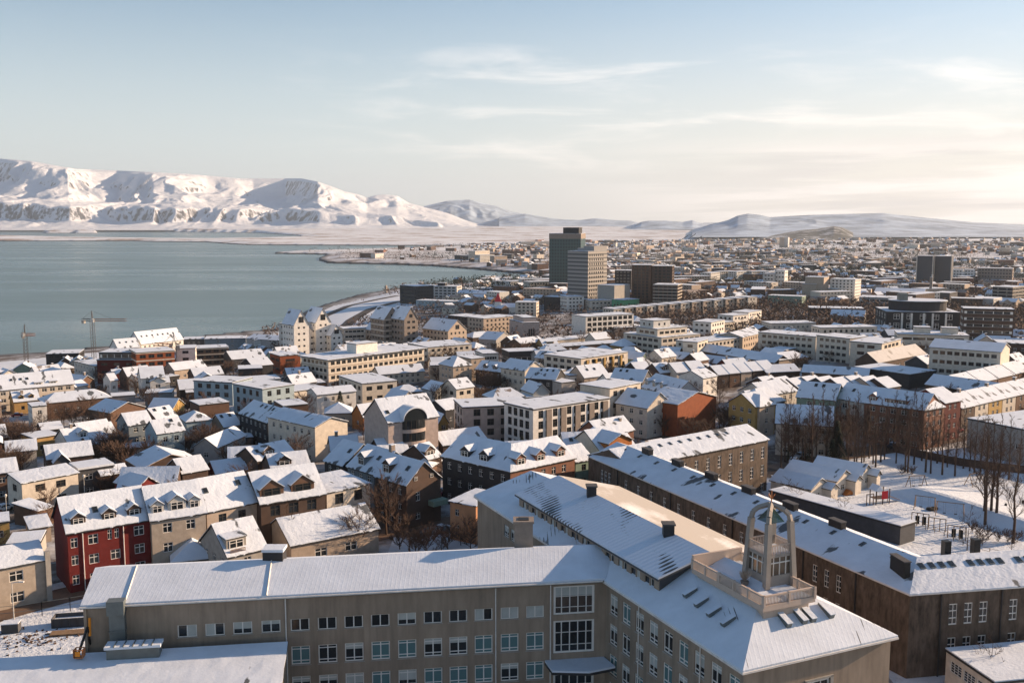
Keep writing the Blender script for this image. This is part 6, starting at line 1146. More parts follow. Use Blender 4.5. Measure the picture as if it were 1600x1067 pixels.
for i in range(13):
    x = 636 + i * 70; y = 246 - i * 6.2 + (i < 3) * 0; bld(f'{"tan" if i % 3 else "cream"} flat-roofed apartment block, {["first", "second", "third", "fourth", "fifth", "sixth", "seventh", "eighth", "ninth", "tenth", "eleventh", "twelfth", "last"][i]} from the left in the long stepped row', 'C', (x, y + 8), (x + 56, y - 4), 14, 10, 'f', 0, 'tan' if i % 3 else 'cream', 3, ang=32, sp=3.3, ww=1.5, wh=1.4, short='long stepped row' if i == 6 else None, **WD, **APT)
for (a, b, D, H, rf, rh, c, fl, lb, s) in [
    ((1150, 352), (1245, 356), 12, 8, 'f', 0, 'brick', 3, 'brick flat-roofed house right of the stepped terraces', None), ((1245, 338), (1330, 322), 12, 10, 'f', 0, 'white', 3, 'white house with dark windows right of the brick flat-roofed house', None),
    ((1330, 338), (1390, 332), 12, 8, 'f', 0, 'cream', 2, 'cream low block right of the white dark-windowed end', None), ((1382, 296), (1475, 286), 12, 10, 'f', 0, 'white', 3, 'white office in the diagonal street, first of two', None),
    ((1478, 276), (1560, 262), 12, 10, 'f', 0, 'white', 3, 'white office in the diagonal street, second of two', None), ((760, 330), (830, 328), 14, 5, 'h', 3, 'grey', 0, 'grey hipped pavilion right of the white gridded office', None),
    ((645, 372), (845, 362), 16, 5, 'f', 0, 'stone', 0, 'low stone-grey hall between the gridded office and the stepped terraces', None), ((0, 300), (35, 296), 14, 10, 'f', 0, 'tan', 2, 'tan office left of the cream public building', None)]:
    bld(lb, 'C', a, b, D, H, rf, rh, c, fl, sp=3.4, ww=1.8, short=s, **WD, **OFF)
for (a, b, D, H, c, fl, lb, s) in [((935, 720), (1030, 722), 26, 46, 'slate', 0, 'dark glass tower with pale edges, left half of the twin slab at far right', 'dark twin slab tower'), ((1046, 722), (1146, 716), 26, 46, 'slate', 0, 'dark glass tower with a pale right edge, right half of the twin slab', None),
    ((1150, 806), (1222, 808), 16, 20, 'white', 5, 'white office block directly right of the dark twin slab tower', None), ((1226, 806), (1290, 800), 16, 20, 'white', 5, 'white banded office right of the first white block by the twin slab', None),
    ((1310, 796), (1530, 794), 20, 18, 'stone', 5, 'tan banded slab office at the far right', None), ((720, 850), (915, 846), 20, 10, 'pale', 2, 'pale flat hall left of the dark twin slab tower', None), ((430, 800), (540, 796), 16, 12, 'brick', 3, 'brick block among distant pointed roofs', None),
    ((72, 604), (98, 602), 18, 34, 'tan', 0, 'distant tower block, dark left half, far right', None), ((98, 604), (126, 602), 18, 34, 'pale', 0, 'distant tower block beside another, pale right half', None), ((-30, 830), (40, 826), 14, 18, 'pale', 5, 'pale apartment slab right of the sunlit stepped row, left of two', None), ((42, 812), (105, 806), 14, 18, 'white', 5, 'white apartment slab right of the sunlit stepped row, right of two', None)]:
    bl = bld(lb, 'V', a, b, D, H, 'f', 0, c, fl, sp=3.6, ww=2.2, wh=1.5, short=s, ang=-30, Y=(1250 if D == 26 else 3300 if 'distant' in lb else 1330 if 'stepped row' not in lb else 1150), **WD, **TW)
    if 'twin slab' in lb and fl == 0: mb = MB(); h_ = bl['H'] + 1; mb.box(-1.2, -.4, 0, -.02, .4, h_); mb.box(bl['L'] + .02, -.4, 0, bl['L'] + 1.2, .4, h_); bl['part'](mb, 'pale_edge', 'cream')
# ------------------------------------------------------------------ later houses, trees and street things are described by what they stand beside
LM = [(m_, s_) for m_, s_, *_ in BLDS if s_]
def pix(x, y, z):
    Y = y * math.cos(PITCH) - (z - EYE) * math.sin(PITCH); V = y * math.sin(PITCH) + (z - EYE) * math.cos(PITCH); return 800 + FPX * x / Y, 533.5 - FPX * V / Y
PENDING = []
def later(o, desc, x, y): PENDING.append((o, desc, x, y))
ORD = ['', 'second', 'third', 'fourth', 'fifth', 'sixth', 'seventh', 'eighth', 'ninth', 'tenth', 'eleventh', 'twelfth', 'thirteenth', 'fourteenth', 'fifteenth', 'sixteenth', 'seventeenth', 'eighteenth', 'nineteenth', 'twentieth']
def settle():
    g = {}
    for o, desc, x, y in PENDING:
        (lx, ly), s = min(LM, key=lambda q: (q[0][0] - x) ** 2 + (q[0][1] - y) ** 2)
        a, b_ = math.atan2(x, y), math.atan2(lx, ly); dl = (a - b_) * math.hypot(lx, ly); dr = math.hypot(x, y) - math.hypot(lx, ly)
        rel = ('left of' if dl < 0 else 'right of') if abs(dl) > abs(dr) else ('in front of' if dr < 0 else 'behind')
        g.setdefault((desc, rel, s), []).append(((x - lx) ** 2 + (y - ly) ** 2, o))
    for (desc, rel, s), v in g.items():
        v.sort(key=lambda q: q[0])
        for i, (_, o) in enumerate(v):
            n_ = '' if len(v) == 1 else ('nearest ' if i == 0 else f'{ORD[min(i, 19)]} nearest ')
            t = f'{desc}, {n_}{rel} the {s}'
            if len(t.split()) > 16: t = t.replace(' snowy', '')
            if len(t.split()) > 16: t = t.replace('gabled roof', 'gables').replace(' with hipped roof', '')
            o['label'] = t
# ------------------------------------------------------------------ filling houses
def inside(px, py, pg):
    c = False; n = len(pg)
    for i in range(n):
        ax, ay = pg[i]; bx, by = pg[(i + 1) % n]
        if (ay > py) != (by > py) and px < (bx - ax) * (py - ay) / (by - ay) + ax: c = not c
    return c
def segd(px, py, a, b):
    ex, ey = b[0] - a[0], b[1] - a[1]; t = max(0, min(1, ((px - a[0]) * ex + (py - a[1]) * ey) / (ex * ex + ey * ey + 1e-9))); return math.hypot(px - a[0] - ex * t, py - a[1] - ey * t)
def pgon(*pts, h=0): return [PG(x, y, h)[:2] for x, y in pts]
OPEN = [pgon((1130, 770), (1250, 735), (1360, 706), (1500, 690), (1700, 720), (1800, 1000), (1420, 960), (1250, 860)), pgon((-200, 1100), (-200, 985), (60, 962), (140, 930), (300, 930), (300, 1100)), pgon((600, 880), (760, 860), (760, 800), (600, 815)),
        pgon((440, 520), (620, 452), (700, 440), (700, 470), (560, 505), (480, 545)), pgon((1240, 600), (1450, 640), (1470, 600), (1330, 560)), pgon((560, 900), (740, 800), (1200, 1060), (600, 1060))]
FC = []
def blocked(x, y, r, foot=None, pads=True):
    for pg in FOOT[len(FC):]: a_, b_ = [p[0] for p in pg], [p[1] for p in pg]; FC.append((min(a_), max(a_), min(b_), max(b_), pg))
    for x0, x1, y0, y1, pg in FC:
        if x < x0 - r or x > x1 + r or y < y0 - r or y > y1 + r: continue
        if inside(x, y, pg): return True
        for i in range(len(pg)):
            if segd(x, y, pg[i], pg[(i + 1) % len(pg)]) < r: return True
    for a, b, w_ in ROADS:
        if segd(x, y, a, b) < r + w_: return True
    for pg in OPEN:
        if pads and inside(x, y, pg): return True
    return False
PROFILE = [(c, a) for c, a in [('cream', 6), ('white', 4), ('pale', 4), ('tan', 4), ('umber', 5), ('brown', 4), ('slate', 2), ('bluegrey', 2), ('brick', 2), ('maroon', 1), ('beige', 3), ('ochre', 1), ('green', 1), ('dark', 2)]]
WORD = dict(cream='cream', white='white', pale='off-white', tan='tan', umber='dark brown', brown='brown', slate='slate grey', bluegrey='blue-grey', brick='brick red', maroon='dark red', beige='beige', ochre='ochre', green='sage green', dark='black')
col('ochre', (.36, .23, .09)); col('yellow', (.40, .26, .09)) if 'yellow' not in MATS else None
ANG = [(math.hypot(*m_), m_) for m_, *_ in BLDS]
def fill_houses():
    rnd = random.Random(11); c = []; step = 14.5; ca, sa = math.cos(R(44)), math.sin(R(44)); bag = [k for k, n_ in PROFILE for _ in range(n_)]
    for i in range(-110, 110):
        for j in range(-110, 110):
            u, v = i * step + rnd.uniform(-2.5, 2.5), j * step + rnd.uniform(-2.5, 2.5); x, y = u * ca - v * sa, u * sa + v * ca; r = math.hypot(x, y)
            if y < 150 or r > 1250 or r < 205: continue
            px, py = pix(x, y, gz(x, y) + 5)
            if not (-110 < px < 1730): continue
            c.append((r, x, y))
    c.sort(); n = 0
    far = [ (r, x, y) for r, x, y in c]
    for r, x, y in far:
        if n >= MAXFILL: break
        if sdist(np.array([x]), np.array([y]), LAND[0])[0] < 45: continue
        big = r > 620 and rnd.random() < .55
        if r > 620 and not big and rnd.random() < .35: continue
        if r < 430 and rnd.random() < .25: continue
        L, D = (rnd.uniform(15, 26), rnd.uniform(10, 12)) if big else (rnd.uniform(8.5, 12.5), rnd.uniform(7.5, 9.5)); H = rnd.choice([7.5, 9, 10.5]) if big else rnd.choice([4.2, 5, 5.6, 6.6])
        rad = max(L, D) * .5 + 1.6
        if blocked(x, y, rad): continue
        k = min(BLDS, key=lambda q: (q[0][0] - x) ** 2 + (q[0][1] - y) ** 2); an = k[3] if len(k) > 3 else R(44)
        if rnd.random() < .3: an += R(90) * (1 if math.cos(an + R(90) - math.atan2(y, x)) else 1)
        an = (an + R(90)) % R(180) - R(90)
        dx, dy = math.cos(an), math.sin(an)
        # keep the facade towards the camera
        if (-dy) * (-x) + dx * (-y) > 0: dx, dy = -dx, -dy
        A = (x - dx * L / 2 + dy * D / 2, y - dy * L / 2 - dx * D / 2); B = (A[0] + dx * L, A[1] + dy * L); z = gz(x, y); fb = facebox(A, B, z, z + H); fb = (fb[0], fb[1], fb[2] - 2.2 / r * FPX, fb[3])
        if any(r < rr_ and (min(fb[1], q[1]) - max(fb[0], q[0])) > 0 and (min(fb[3], q[3]) - max(fb[2], q[2])) > 0 and (min(fb[1], q[1]) - max(fb[0], q[0])) * (min(fb[3], q[3]) - max(fb[2], q[2])) > .18 * (q[1] - q[0]) * (q[3] - q[2]) for rr_, q in FACE): continue
        wc = rnd.choice(bag); rf = 'g' if not big and rnd.random() < .72 else rnd.choice('gfhf')
        cat = 'apartment block' if big else 'house'
        root = thing(cat.replace(' ', '_'), '', cat, (A[0], A[1], z), 0, CATG[cat])
        block(root, A, B, D, z + H, z, rf, rnd.uniform(2.3, 3.4), wc, max(1, int(H / 2.9)), sp=rnd.uniform(2.8, 3.6), ww=1.2, win=rnd.choice(['cross', 'two', 'plain']), frame=rnd.choice(['frame_white', 'frame_white', 'frame_dark']), chim=[(rnd.uniform(.15, .85), rnd.choice([.35, .5, .6]), rnd.uniform(.6, 1), rnd.uniform(.9, 1.6))] if rnd.random() < .6 and rf == 'g' else (),
              dorm=rnd.choice([[(.5, 2.4, 1.3)], [(.3, 1.9, 1.2), (.7, 1.9, 1.2)], [(.5, 4.4, 1.2, 'f')]]) if rnd.random() < .33 and rf == 'g' and not big else (), sky=[(.3, .3)] if rnd.random() < .25 and rf == 'g' else (), maxw=30 if r < 500 else 16, snow=rnd.choice(['snow', 'snow', 'snow_thaw', 'snow_dark_thaw']))
        if rnd.random() < .35 and not big:
            e_ = rnd.uniform(2.5, 4); f_ = rnd.uniform(0, L - e_); A2 = (A[0] + dx * f_ + dy * 2.2, A[1] + dy * f_ - dx * 2.2)
            block(root, A2, (A2[0] + dx * e_, A2[1] + dy * e_), 2.3, z + 3, z, 's', .8, wc, 1, sp=2, ww=1, wh=1.2, foot=False, ov=.15)
        rw = dict(g='gabled snowy roof', f='flat snowy roof', h='hipped snowy roof')[rf]; fl = max(1, int(H / 2.9))
        later(root, f'{WORD[wc]} {"block" if big else "house"} with {rw}', x, y); n += 1
    return n
MAXFILL = 225
print('filled', fill_houses())
# ------------------------------------------------------------------ trees
def tree_mesh(name, h, spread, trunk, nl, up, seed, twigs=5, tw=.035, low=.25):
    rnd = random.Random(seed); tr = MB(); cr = MB()
    p = Vector((0, 0, -.3)); top = Vector((rnd.uniform(-.3, .3), rnd.uniform(-.3, .3), h * .62)); pts = [p, Vector((rnd.uniform(-.1, .1), rnd.uniform(-.1, .1), h * .22)), Vector((rnd.uniform(-.25, .25), rnd.uniform(-.25, .25), h * .42)), top, Vector((top.x * 1.5, top.y * 1.5, h * .92))]
    rs = [trunk, trunk * .8, trunk * .6, trunk * .36, .03]
    for a, b, r1, r2 in zip(pts, pts[1:], rs, rs[1:]): tr.bar(a, b, r1, 6, r2=r2, caps=False)
    def along(t):
        q = t * (len(pts) - 1); i = min(int(q), len(pts) - 2); return pts[i].lerp(pts[i + 1], q - i)
    def branch(b, d, ln, r, lvl):
        k = 2; q = b
        for s in range(k):
            d2 = (d + Vector((rnd.uniform(-.25, .25), rnd.uniform(-.25, .25), rnd.uniform(-.05, .22)))).normalized(); e = q + d2 * ln / k
            (tr if lvl == 0 else cr).bar(q, e, r * (1 - s * .35), 3, r2=r * (.65 - s * .3), caps=False)
            if lvl < 2:
                for _ in range(twigs if lvl == 0 else twigs - 1):
                    t = rnd.uniform(.15, 1); dd = (d2 + Vector((rnd.uniform(-1, 1), rnd.uniform(-1, 1), rnd.uniform(-.3, .7))) * .85).normalized()
                    branch(q.lerp(e, t), dd, ln * rnd.uniform(.38, .6), max(tw, r * .5), lvl + 1)
            q = e; d = d2
    for i in range(nl):
        t = low + (1 - low) * (i + .5) / nl; b = along(min(t, .97)); a = i * 2.4 + rnd.uniform(-.5, .5); s = spread * (1.15 - t) if up > 1.5 else spread * (1.1 - abs(t - .55))
        branch(b, Vector((math.cos(a), math.sin(a), up * rnd.uniform(.5, 1.1))).normalized(), max(.8, s * (1 + up * .3)), max(tw * 1.3, trunk * .3 * (1.1 - t)), 0)
    return tr.mesh(name + '_trunk', ['bark']), cr.mesh(name + '_crown', ['twig'])
TM = dict(poplar=[tree_mesh('poplar', 15, 2.4, .22, 18, 1.7, s, 4, .016, .2) for s in (1, 2, 3, 4)], round=[tree_mesh('tree', 8, 3.2, .2, 13, .75, s, 5, .026, .22) for s in (5, 6, 7, 8)], bush=[tree_mesh('bush', 3.4, 2.2, .1, 12, .9, s, 5, .03, .05) for s in (9, 10, 11)], sapling=[tree_mesh('sapling', 9, 1.9, .12, 13, .7, s, 3, .022, .15) for s in (12, 13)])
def fir_mesh(seed):
    rnd = random.Random(seed); tr = MB().bar((0, 0, -.3), (0, 0, 8.2), .16, 6, r2=.03); cr = MB()
    for i in range(1500):
        t = rnd.random() ** .8; z = .7 + t * 8; r_ = (1 - t) * 2.3 * rnd.uniform(.35, 1.05) + .1; a = rnd.uniform(0, 6.283); c = Vector((r_ * math.cos(a), r_ * math.sin(a), z - r_ * .25)); d = Vector((math.cos(a), math.sin(a), -.35)) * rnd.uniform(.25, .55); n_ = Vector((-math.sin(a), math.cos(a), rnd.uniform(-.4, .4))) * .16
        cr.quad(c - n_, c + d, c + n_)
    return tr.mesh('fir_trunk', ['bark']), cr.mesh('fir_crown', ['needle'])
TM['fir'] = [fir_mesh(s) for s in (21, 22)]
TN = dict(poplar=('poplar_tree', 'tree', 'bare poplars and street trees'), round=('bare_tree', 'tree', 'bare garden trees'), bush=('bare_bush', 'bush', 'bare garden bushes'), sapling=('young_tree', 'tree', 'young bare trees'), fir=('fir_tree', 'fir tree', 'evergreens between the houses'))
trnd = random.Random(5)
def tree(kind, x, y, s=1.0, label=None, desc=None, z=None):
    tm, cm = trnd.choice(TM[kind]); nm, cat, grp = TN[kind]; o = thing(nm, label or '', cat, (x, y, gz(x, y) if z is None else z), trnd.uniform(0, 6.28), grp); o.scale = (s, s, s * trnd.uniform(.9, 1.12))
    inst(tm, 'trunk', o); inst(cm, 'crown', o)
    if not label: later(o, desc or dict(poplar='tall bare poplar', round='bare brown tree', bush='bare twiggy bush', sapling='slim bare young tree', fir='dark fir tree')[kind], x, y)
    return o
def tpx(kind, px, py, s=1.0, label=None): p = PG(px, py); return tree(kind, p[0], p[1], s, label)
# trees one can point to
tpx('round', 604, 836, 1.2, 'big dark bare street tree in front of the sunlit brown gable house')
for px, py, s in [(449, 872, 1.15), (458, 874, 1.0), (470, 870, .9)]: tpx('poplar', px, py, s * .62)
for px, py, s in [(545, 862, .85), (562, 866, .9), (575, 860, .65), (640, 860, .55), (655, 864, .5), (690, 866, .5), (720, 852, .45), (532, 868, .7)]: tpx('round', px, py, s)
for px, py, s in [(625, 858, 1.2), (668, 868, 1.1), (735, 858, 1.2), (700, 858, 1.0), (650, 868, 1.0)]: tpx('bush', px, py, s)
# park: rows of poplars standing in the snow
PK = [(1220, 735), (1226, 722), (1238, 735), (1256, 730), (1268, 728), (1275, 718), (1290, 720), (1300, 722), (1312, 716), (1324, 739), (1334, 745), (1338, 735), (1346, 730), (1350, 722), (1358, 716), (1364, 725), (1368, 730), (1376, 722), (1382, 718), (1400, 724), (1414, 738), (1418, 739), (1428, 726), (1440, 720), (1446, 738), (1454, 740), (1464, 724), (1472, 742), (1480, 730),
      (1492, 744), (1505, 732), (1515, 736), (1522, 740), (1532, 738), (1541, 742), (1548, 812), (1537, 810), (1539, 820), (1556, 815), (1562, 745), (1576, 750), (1583, 849), (1590, 760), (1385, 706), (1396, 704), (1410, 700), (1424, 698), (1436, 704), (1330, 712), (1244, 712)]
PK += [(1225 + k * 7.3 + trnd.uniform(-3, 3), 722 - (k % 26) * .9 + trnd.uniform(-9, 9)) for k in range(18)]
for i, (px, py) in enumerate(PK): tpx('poplar', px, py, trnd.uniform(1.3, 1.6) if py > 800 else trnd.uniform(.85, 1.25))
for px, py, s in [(1418, 1045, 1.05), (1452, 1052, .8)]: tpx('sapling', px, py, s * 1.05, f'bare young tree by the dark school corner, {"left, lit by the sun" if s > 1 else "right, in the shade"}')
for px, py, s in [(1545, 1085, .9), (1577, 1095, .6)]: tpx('sapling', px, py, s, f'slim bare tree in front of the lower right annexe, {"taller left" if s > .7 else "smaller right"} one')
for px, py, s in [(1318, 822, .7), (1303, 812, .6), (1232, 792, .8), (1245, 800, .7), (1511, 860, .85), (1580, 868, .6)]: tpx('sapling', px, py, s)
for px, py in [(1530, 838), (1545, 842), (1560, 846), (1575, 848), (1590, 846), (1520, 832), (1535, 852), (1410, 742), (1425, 742)]: tpx('bush', px, py, .5)
for px, py, s in [(1306, 722, 1.15), (1311, 724, 1.0), (1300, 726, .8), (1258, 722, .6), (1235, 722, .6)]: tpx('fir', px, py, s)
# garden trees seen in clusters
for cx_, cy_, n_, sx, sy, kind, s in [(30, 700, 10, 34, 14, 'round', .9), (98, 668, 5, 22, 6, 'round', .9), (150, 662, 5, 18, 6, 'round', .9), (175, 716, 9, 26, 8, 'round', .85), (200, 730, 6, 22, 6, 'bush', 1.3), (322, 712, 4, 9, 8, 'round', .95), (285, 708, 4, 16, 4, 'bush', 1.2), (30, 745, 4, 16, 6, 'round', .8), (170, 776, 4, 14, 4, 'bush', 1.1), (395, 742, 4, 12, 5, 'round', .7), (375, 745, 3, 8, 4, 'bush', 1.1),
                                  (700, 600, 7, 26, 6, 'round', .8), (775, 612, 6, 18, 6, 'round', .8), (1040, 675, 5, 16, 6, 'round', .7), (1145, 672, 5, 20, 6, 'round', .8), (1240, 690, 5, 30, 5, 'round', .8), (1320, 690, 12, 60, 8, 'poplar', .8), (1430, 560, 9, 36, 6, 'round', .8), (1490, 585, 7, 25, 6, 'fir', .8), (1250, 580, 5, 20, 6, 'round', .7),
                                  (1200, 560, 5, 20, 5, 'round', .7), (505, 690, 3, 10, 4, 'bush', 1.2), (430, 700, 3, 12, 4, 'bush', 1.1), (820, 690, 3, 8, 3, 'bush', 1.2), (560, 620, 4, 14, 3, 'bush', 1.2), (950, 672, 3, 9, 4, 'bush', 1.2), (250, 690, 3, 10, 4, 'round', .6), (1010, 505, 6, 60, 8, 'round', .8), (1180, 500, 6, 40, 8, 'round', .8), (900, 560, 4, 40, 5, 'bush', 1.2)]:
    for _ in range(n_):
        for t in range(12):
            px, py = trnd.gauss(cx_, sx * .5), trnd.gauss(cy_, sy * .5); p = PG(px, py)
            if not blocked(p[0], p[1], .6, pads=False): tree(kind, p[0], p[1], s * trnd.uniform(.8, 1.15)); break
def fill_trees():
    rnd = random.Random(23); n = 0; t = 0
    while n < 270 and t < 9000:
        t += 1; r = rnd.uniform(190, 620); a = R(rnd.uniform(-29, 29)); x, y = r * math.sin(a), r * math.cos(a)
        if sdist(np.array([x]), np.array([y]), LAND[0])[0] < 50 or blocked(x, y, 1.4): continue
        k = rnd.choice(['bush', 'bush', 'round', 'round', 'fir'] if rnd.random() < .35 else ['bush', 'round']); tree(k, x, y, rnd.uniform(.6, 1.0) if k != 'bush' else rnd.uniform(.9, 1.4)); n += 1
fill_trees()
# ------------------------------------------------------------------ the distant town: houses and tree belts nobody could count
def far_town():
    rnd = random.Random(31); mb = MB(); mats = ['cream', 'white', 'tan', 'brown', 'umber', 'slate', 'pale', 'snow_clean', 'brick', 'far_glass', 'roof_thaw']; n = 0; pts = []
    cand = []
    for _ in range(14000):
        r = 900 * (5.2 ** rnd.random()); a = R(rnd.uniform(-9, 33)); cand.append((r * math.sin(a), r * math.cos(a), r))
    X_ = np.array([c[0] for c in cand]); Y_ = np.array([c[1] for c in cand]); S_ = sdist(X_, Y_, LAND[0]); G_ = ground_np(X_, Y_); V_ = fbm(X_ / 260, Y_ / 260, 3, 77); cells = set()
    for (x, y, r), s, g_, v in zip(cand, S_, G_, V_):
        if s < (150 if r < 1500 else 40) or g_ < 2.5: continue
        if r > 1500 and 800 + FPX * x / y < 735 and rnd.random() < .93: continue
        if r < 1300 and blocked(x, y, 13, pads=False): continue
        if r < 1300 and len(PENDING) == 0: continue
        key = (int(x / 17), int(y / 17))
        if key in cells: continue
        dens = .5 if v < .5 else .08
        if rnd.random() > dens: continue
        cells.add(key); 
        if n >= 4200: break
        n += 1; big = rnd.random() < .3; L, D, H = (rnd.uniform(18, 44), rnd.uniform(11, 15), rnd.choice([7, 9, 12])) if big else (rnd.uniform(9, 14), rnd.uniform(8, 10), rnd.uniform(4.5, 7.5)); an = R(rnd.choice([-20, 25, 44, 70, -46]) + rnd.uniform(-6, 6)); c_, s_ = math.cos(an), math.sin(an)
        m_ = rnd.choice([0, 2, 2, 2, 3, 3, 4, 4, 5, 6, 8]); T_ = lambda u, v_, z: (x + u * c_ - v_ * s_, y + u * s_ + v_ * c_, g_ + z)
        thaw = rnd.random() < .28; i = len(mb.v); rh = 0 if big else rnd.uniform(2, 3.2)
        mb.v += [T_(-L / 2, -D / 2, -2), T_(L / 2, -D / 2, -2), T_(L / 2, D / 2, -2), T_(-L / 2, D / 2, -2), T_(-L / 2, -D / 2, H), T_(L / 2, -D / 2, H), T_(L / 2, D / 2, H), T_(-L / 2, D / 2, H), T_(-L / 2, 0, H + rh), T_(L / 2, 0, H + rh)]
        for f in ((0, 1, 5, 4), (2, 3, 7, 6)): mb.f.append(tuple(i + k for k in f)); mb.m.append(m_)
        for f in ((1, 2, 6, 9, 5), (3, 0, 4, 8, 7)): mb.f.append(tuple(i + k for k in f)); mb.m.append(m_)
        for f in ((4, 5, 9, 8), (6, 7, 8, 9)): mb.f.append(tuple(i + k for k in f)); mb.m.append(10 if thaw else 7)
        for q in range(max(1, int(H / 3))):      # window strips
            z0 = H - 2.2 - q * 3
            if z0 < .3: continue
            nn = int(L / 3.4)
            for w_ in range(nn):
                u = -L / 2 + (w_ + .5) * L / nn; mb.quad(T_(u - .7, -D / 2 - .06, z0), T_(u + .7, -D / 2 - .06, z0), T_(u + .7, -D / 2 - .06, z0 + 1.3), T_(u - .7, -D / 2 - .06, z0 + 1.3), m=9) if r < 2000 else None
        pts.append((x, y, g_))
    tag(mb.build('distant_houses', mats), kind='stuff', label='dense low town houses with snowy roofs fading into the distance')
    # trees
    T = MB(); 
    N_ = 42000; r = 620 * (6.5 ** np.array([rnd.random() for _ in range(N_)])); a = np.radians(np.array([rnd.uniform(-14, 33) for _ in range(N_)])); x = r * np.sin(a); y = r * np.cos(a); s = sdist(x, y, LAND[0]); g_ = ground_np(x, y); v = fbm(x / 210, y / 210, 4, 99)
    V, F = [], []
    keep = [i for i in range(N_) if s[i] > 40 and g_[i] > 3 and (v[i] > .47 or rnd.random() < .3) and (r[i] > 1250 or not blocked(x[i], y[i], .5))]
    co = []; mi = []
    for i in keep[:24000]:
        h = rnd.uniform(4, 9) * (1 if r[i] < 1100 else 1.35); w_ = h * rnd.uniform(.35, .6); dark = v[i] > .56 and r[i] > 1100
        for _ in range(12 if r[i] < 1100 else 8):
            c = Vector((x[i] + rnd.gauss(0, w_ * .5), y[i] + rnd.gauss(0, w_ * .5), g_[i] + h * rnd.uniform(.12, 1))); d1 = Vector((rnd.uniform(-1, 1), rnd.uniform(-1, 1), rnd.uniform(-.3, 1))) * w_ * .42; d2 = Vector((rnd.uniform(-1, 1), rnd.uniform(-1, 1), rnd.uniform(-.5, .5))) * w_ * .35
            T.quad(c - d1, c + d2, c + d1 * .8, m=1 if dark else 0)
    for _ in range(3600):      # the dark wooded belt before the far suburbs
        r_ = rnd.uniform(1650, 2700); a_ = R(rnd.uniform(7, 24)); x_, y_ = r_ * math.sin(a_), r_ * math.cos(a_)
        if fbm(np.array([x_ / 300]), np.array([y_ / 160]), 3, 5)[0] < .47: continue
        z_ = gz(x_, y_); h = rnd.uniform(6, 12); w_ = h * .4
        for _ in range(8):
            c = Vector((x_ + rnd.gauss(0, w_ * .5), y_ + rnd.gauss(0, w_ * .5), z_ + h * rnd.uniform(.1, 1))); d1 = Vector((rnd.uniform(-1, 1), rnd.uniform(-1, 1), rnd.uniform(-.3, 1))) * w_ * .45; d2 = Vector((rnd.uniform(-1, 1), rnd.uniform(-1, 1), rnd.uniform(-.5, .5))) * w_ * .4; T.quad(c - d1, c + d2, c + d1 * .8, m=1)
    tag(T.build('distant_trees', ['twig', 'needle']), kind='stuff', label='brown bare trees and dark evergreens between the distant houses')
col('roof_thaw', (.30, .25, .22), var=.4, sc=.2)
m, n, l, b = node_mat('far_glass'); b.inputs['Base Color'].default_value = (.03, .03, .035, 1); b.inputs['Roughness'].default_value = .3
far_town()
# ------------------------------------------------------------------ cars
def car_mesh(paint):
    b = MB(); prof_ = [(-2.1, .35), (-2.15, .8), (-1.95, .95), (-1.3, 1.0), (-.75, 1.42), (.65, 1.45), (1.35, 1.0), (2.05, .85), (2.15, .6), (2.1, .35)]
    A_ = [(x, -.85 + (.12 if z > 1.1 else 0), z) for x, z in prof_]; B_ = [(x, .85 - (.12 if z > 1.1 else 0), z) for x, z in prof_]; b.prism(A_, B_)
    g = MB()
    for s in (-1, 1): g.quad((-1.15, s * .865, 1.02), (1.2, s * .865, 1.02), (.6, s * .76, 1.38), (-.72, s * .76, 1.36))
    g.quad((1.30, -.7, 1.05), (1.30, .7, 1.05), (.70, .66, 1.44), (.70, -.66, 1.44)); g.quad((-1.33, -.7, 1.04), (-1.33, .7, 1.04), (-.8, .66, 1.41), (-.8, -.66, 1.41))
    s_ = MB(); s_.box(-.7, -.7, 1.45, .6, .7, 1.53); s_.box(1.2, -.7, .96, 2.0, .7, 1.02)
    w_ = MB().bar((0, -.11, 0), (0, .11, 0), .33, 12)
    return b.mesh('car_body', [paint]), g.mesh('car_windows', ['glass']), s_.mesh('car_snow', ['snow_clean']), w_.mesh('car_wheel', ['tyre'])
CP = {}; CARS = []
def car(px, py, ang, paint, label, snowy=True):
    if paint not in CP: CP[paint] = car_mesh(paint)
    b, g, s, w_ = CP[paint]; p = PG(px, py); o = thing('parked_car', label, 'car', (p[0], p[1], p[2] + .15), R(ang), 'cars parked in the streets')
    inst(b, 'body', o); inst(g, 'windows', o); CARS.append(o)
    if snowy: inst(s, 'snow_cover', o)
    for x in (-1.35, 1.35):
        for y in (-.82, .82): inst(w_, 'wheel', o, (x, y, .33))
col('paint_white', (.7, .7, .7), .3, .03, 0, spec=.5); col('paint_dark', (.03, .035, .045), .3, .05, 0, spec=.5); col('paint_silver', (.32, .33, .35), .3, .05, 0, spec=.5); col('paint_red', (.3, .03, .03), .3, .05, 0, spec=.5)
car(690, 832, 42, 'paint_silver', 'silver car with a snowy roof behind the pale fence beside the peach-orange house')
car(6, 798, 60, 'paint_white', 'white car at the left edge in front of the plain cream two-storey house'); car(49, 811, 50, 'paint_dark', 'dark van beside the small brown garage', False); car(12, 777, 30, 'paint_dark', 'dark car in the carport shade at the left edge')
for i, (px, py, c, lb) in enumerate([(1468, 680, 'paint_white', 'white car by the park street, left of three under the dark red block'), (1482, 678, 'paint_silver', 'silver car by the park street, middle of three under the dark red block'), (1495, 676, 'paint_red', 'red car by the park street, right of three under the dark red block'), (1252, 716, 'paint_silver', 'silver car in the street left of the white wooden pavilions'), (1275, 711, 'paint_dark', 'dark car in the street behind the farthest white pavilion'),
                                   (1395, 700, 'paint_dark', 'dark car in the street behind the park poplars'), (575, 826, 'paint_white', 'white car in the yard left of the big street tree'), (1240, 724, 'paint_white', 'white car under the trees by the park corner')]): car(px, py, 15 + 7 * i, c, lb)
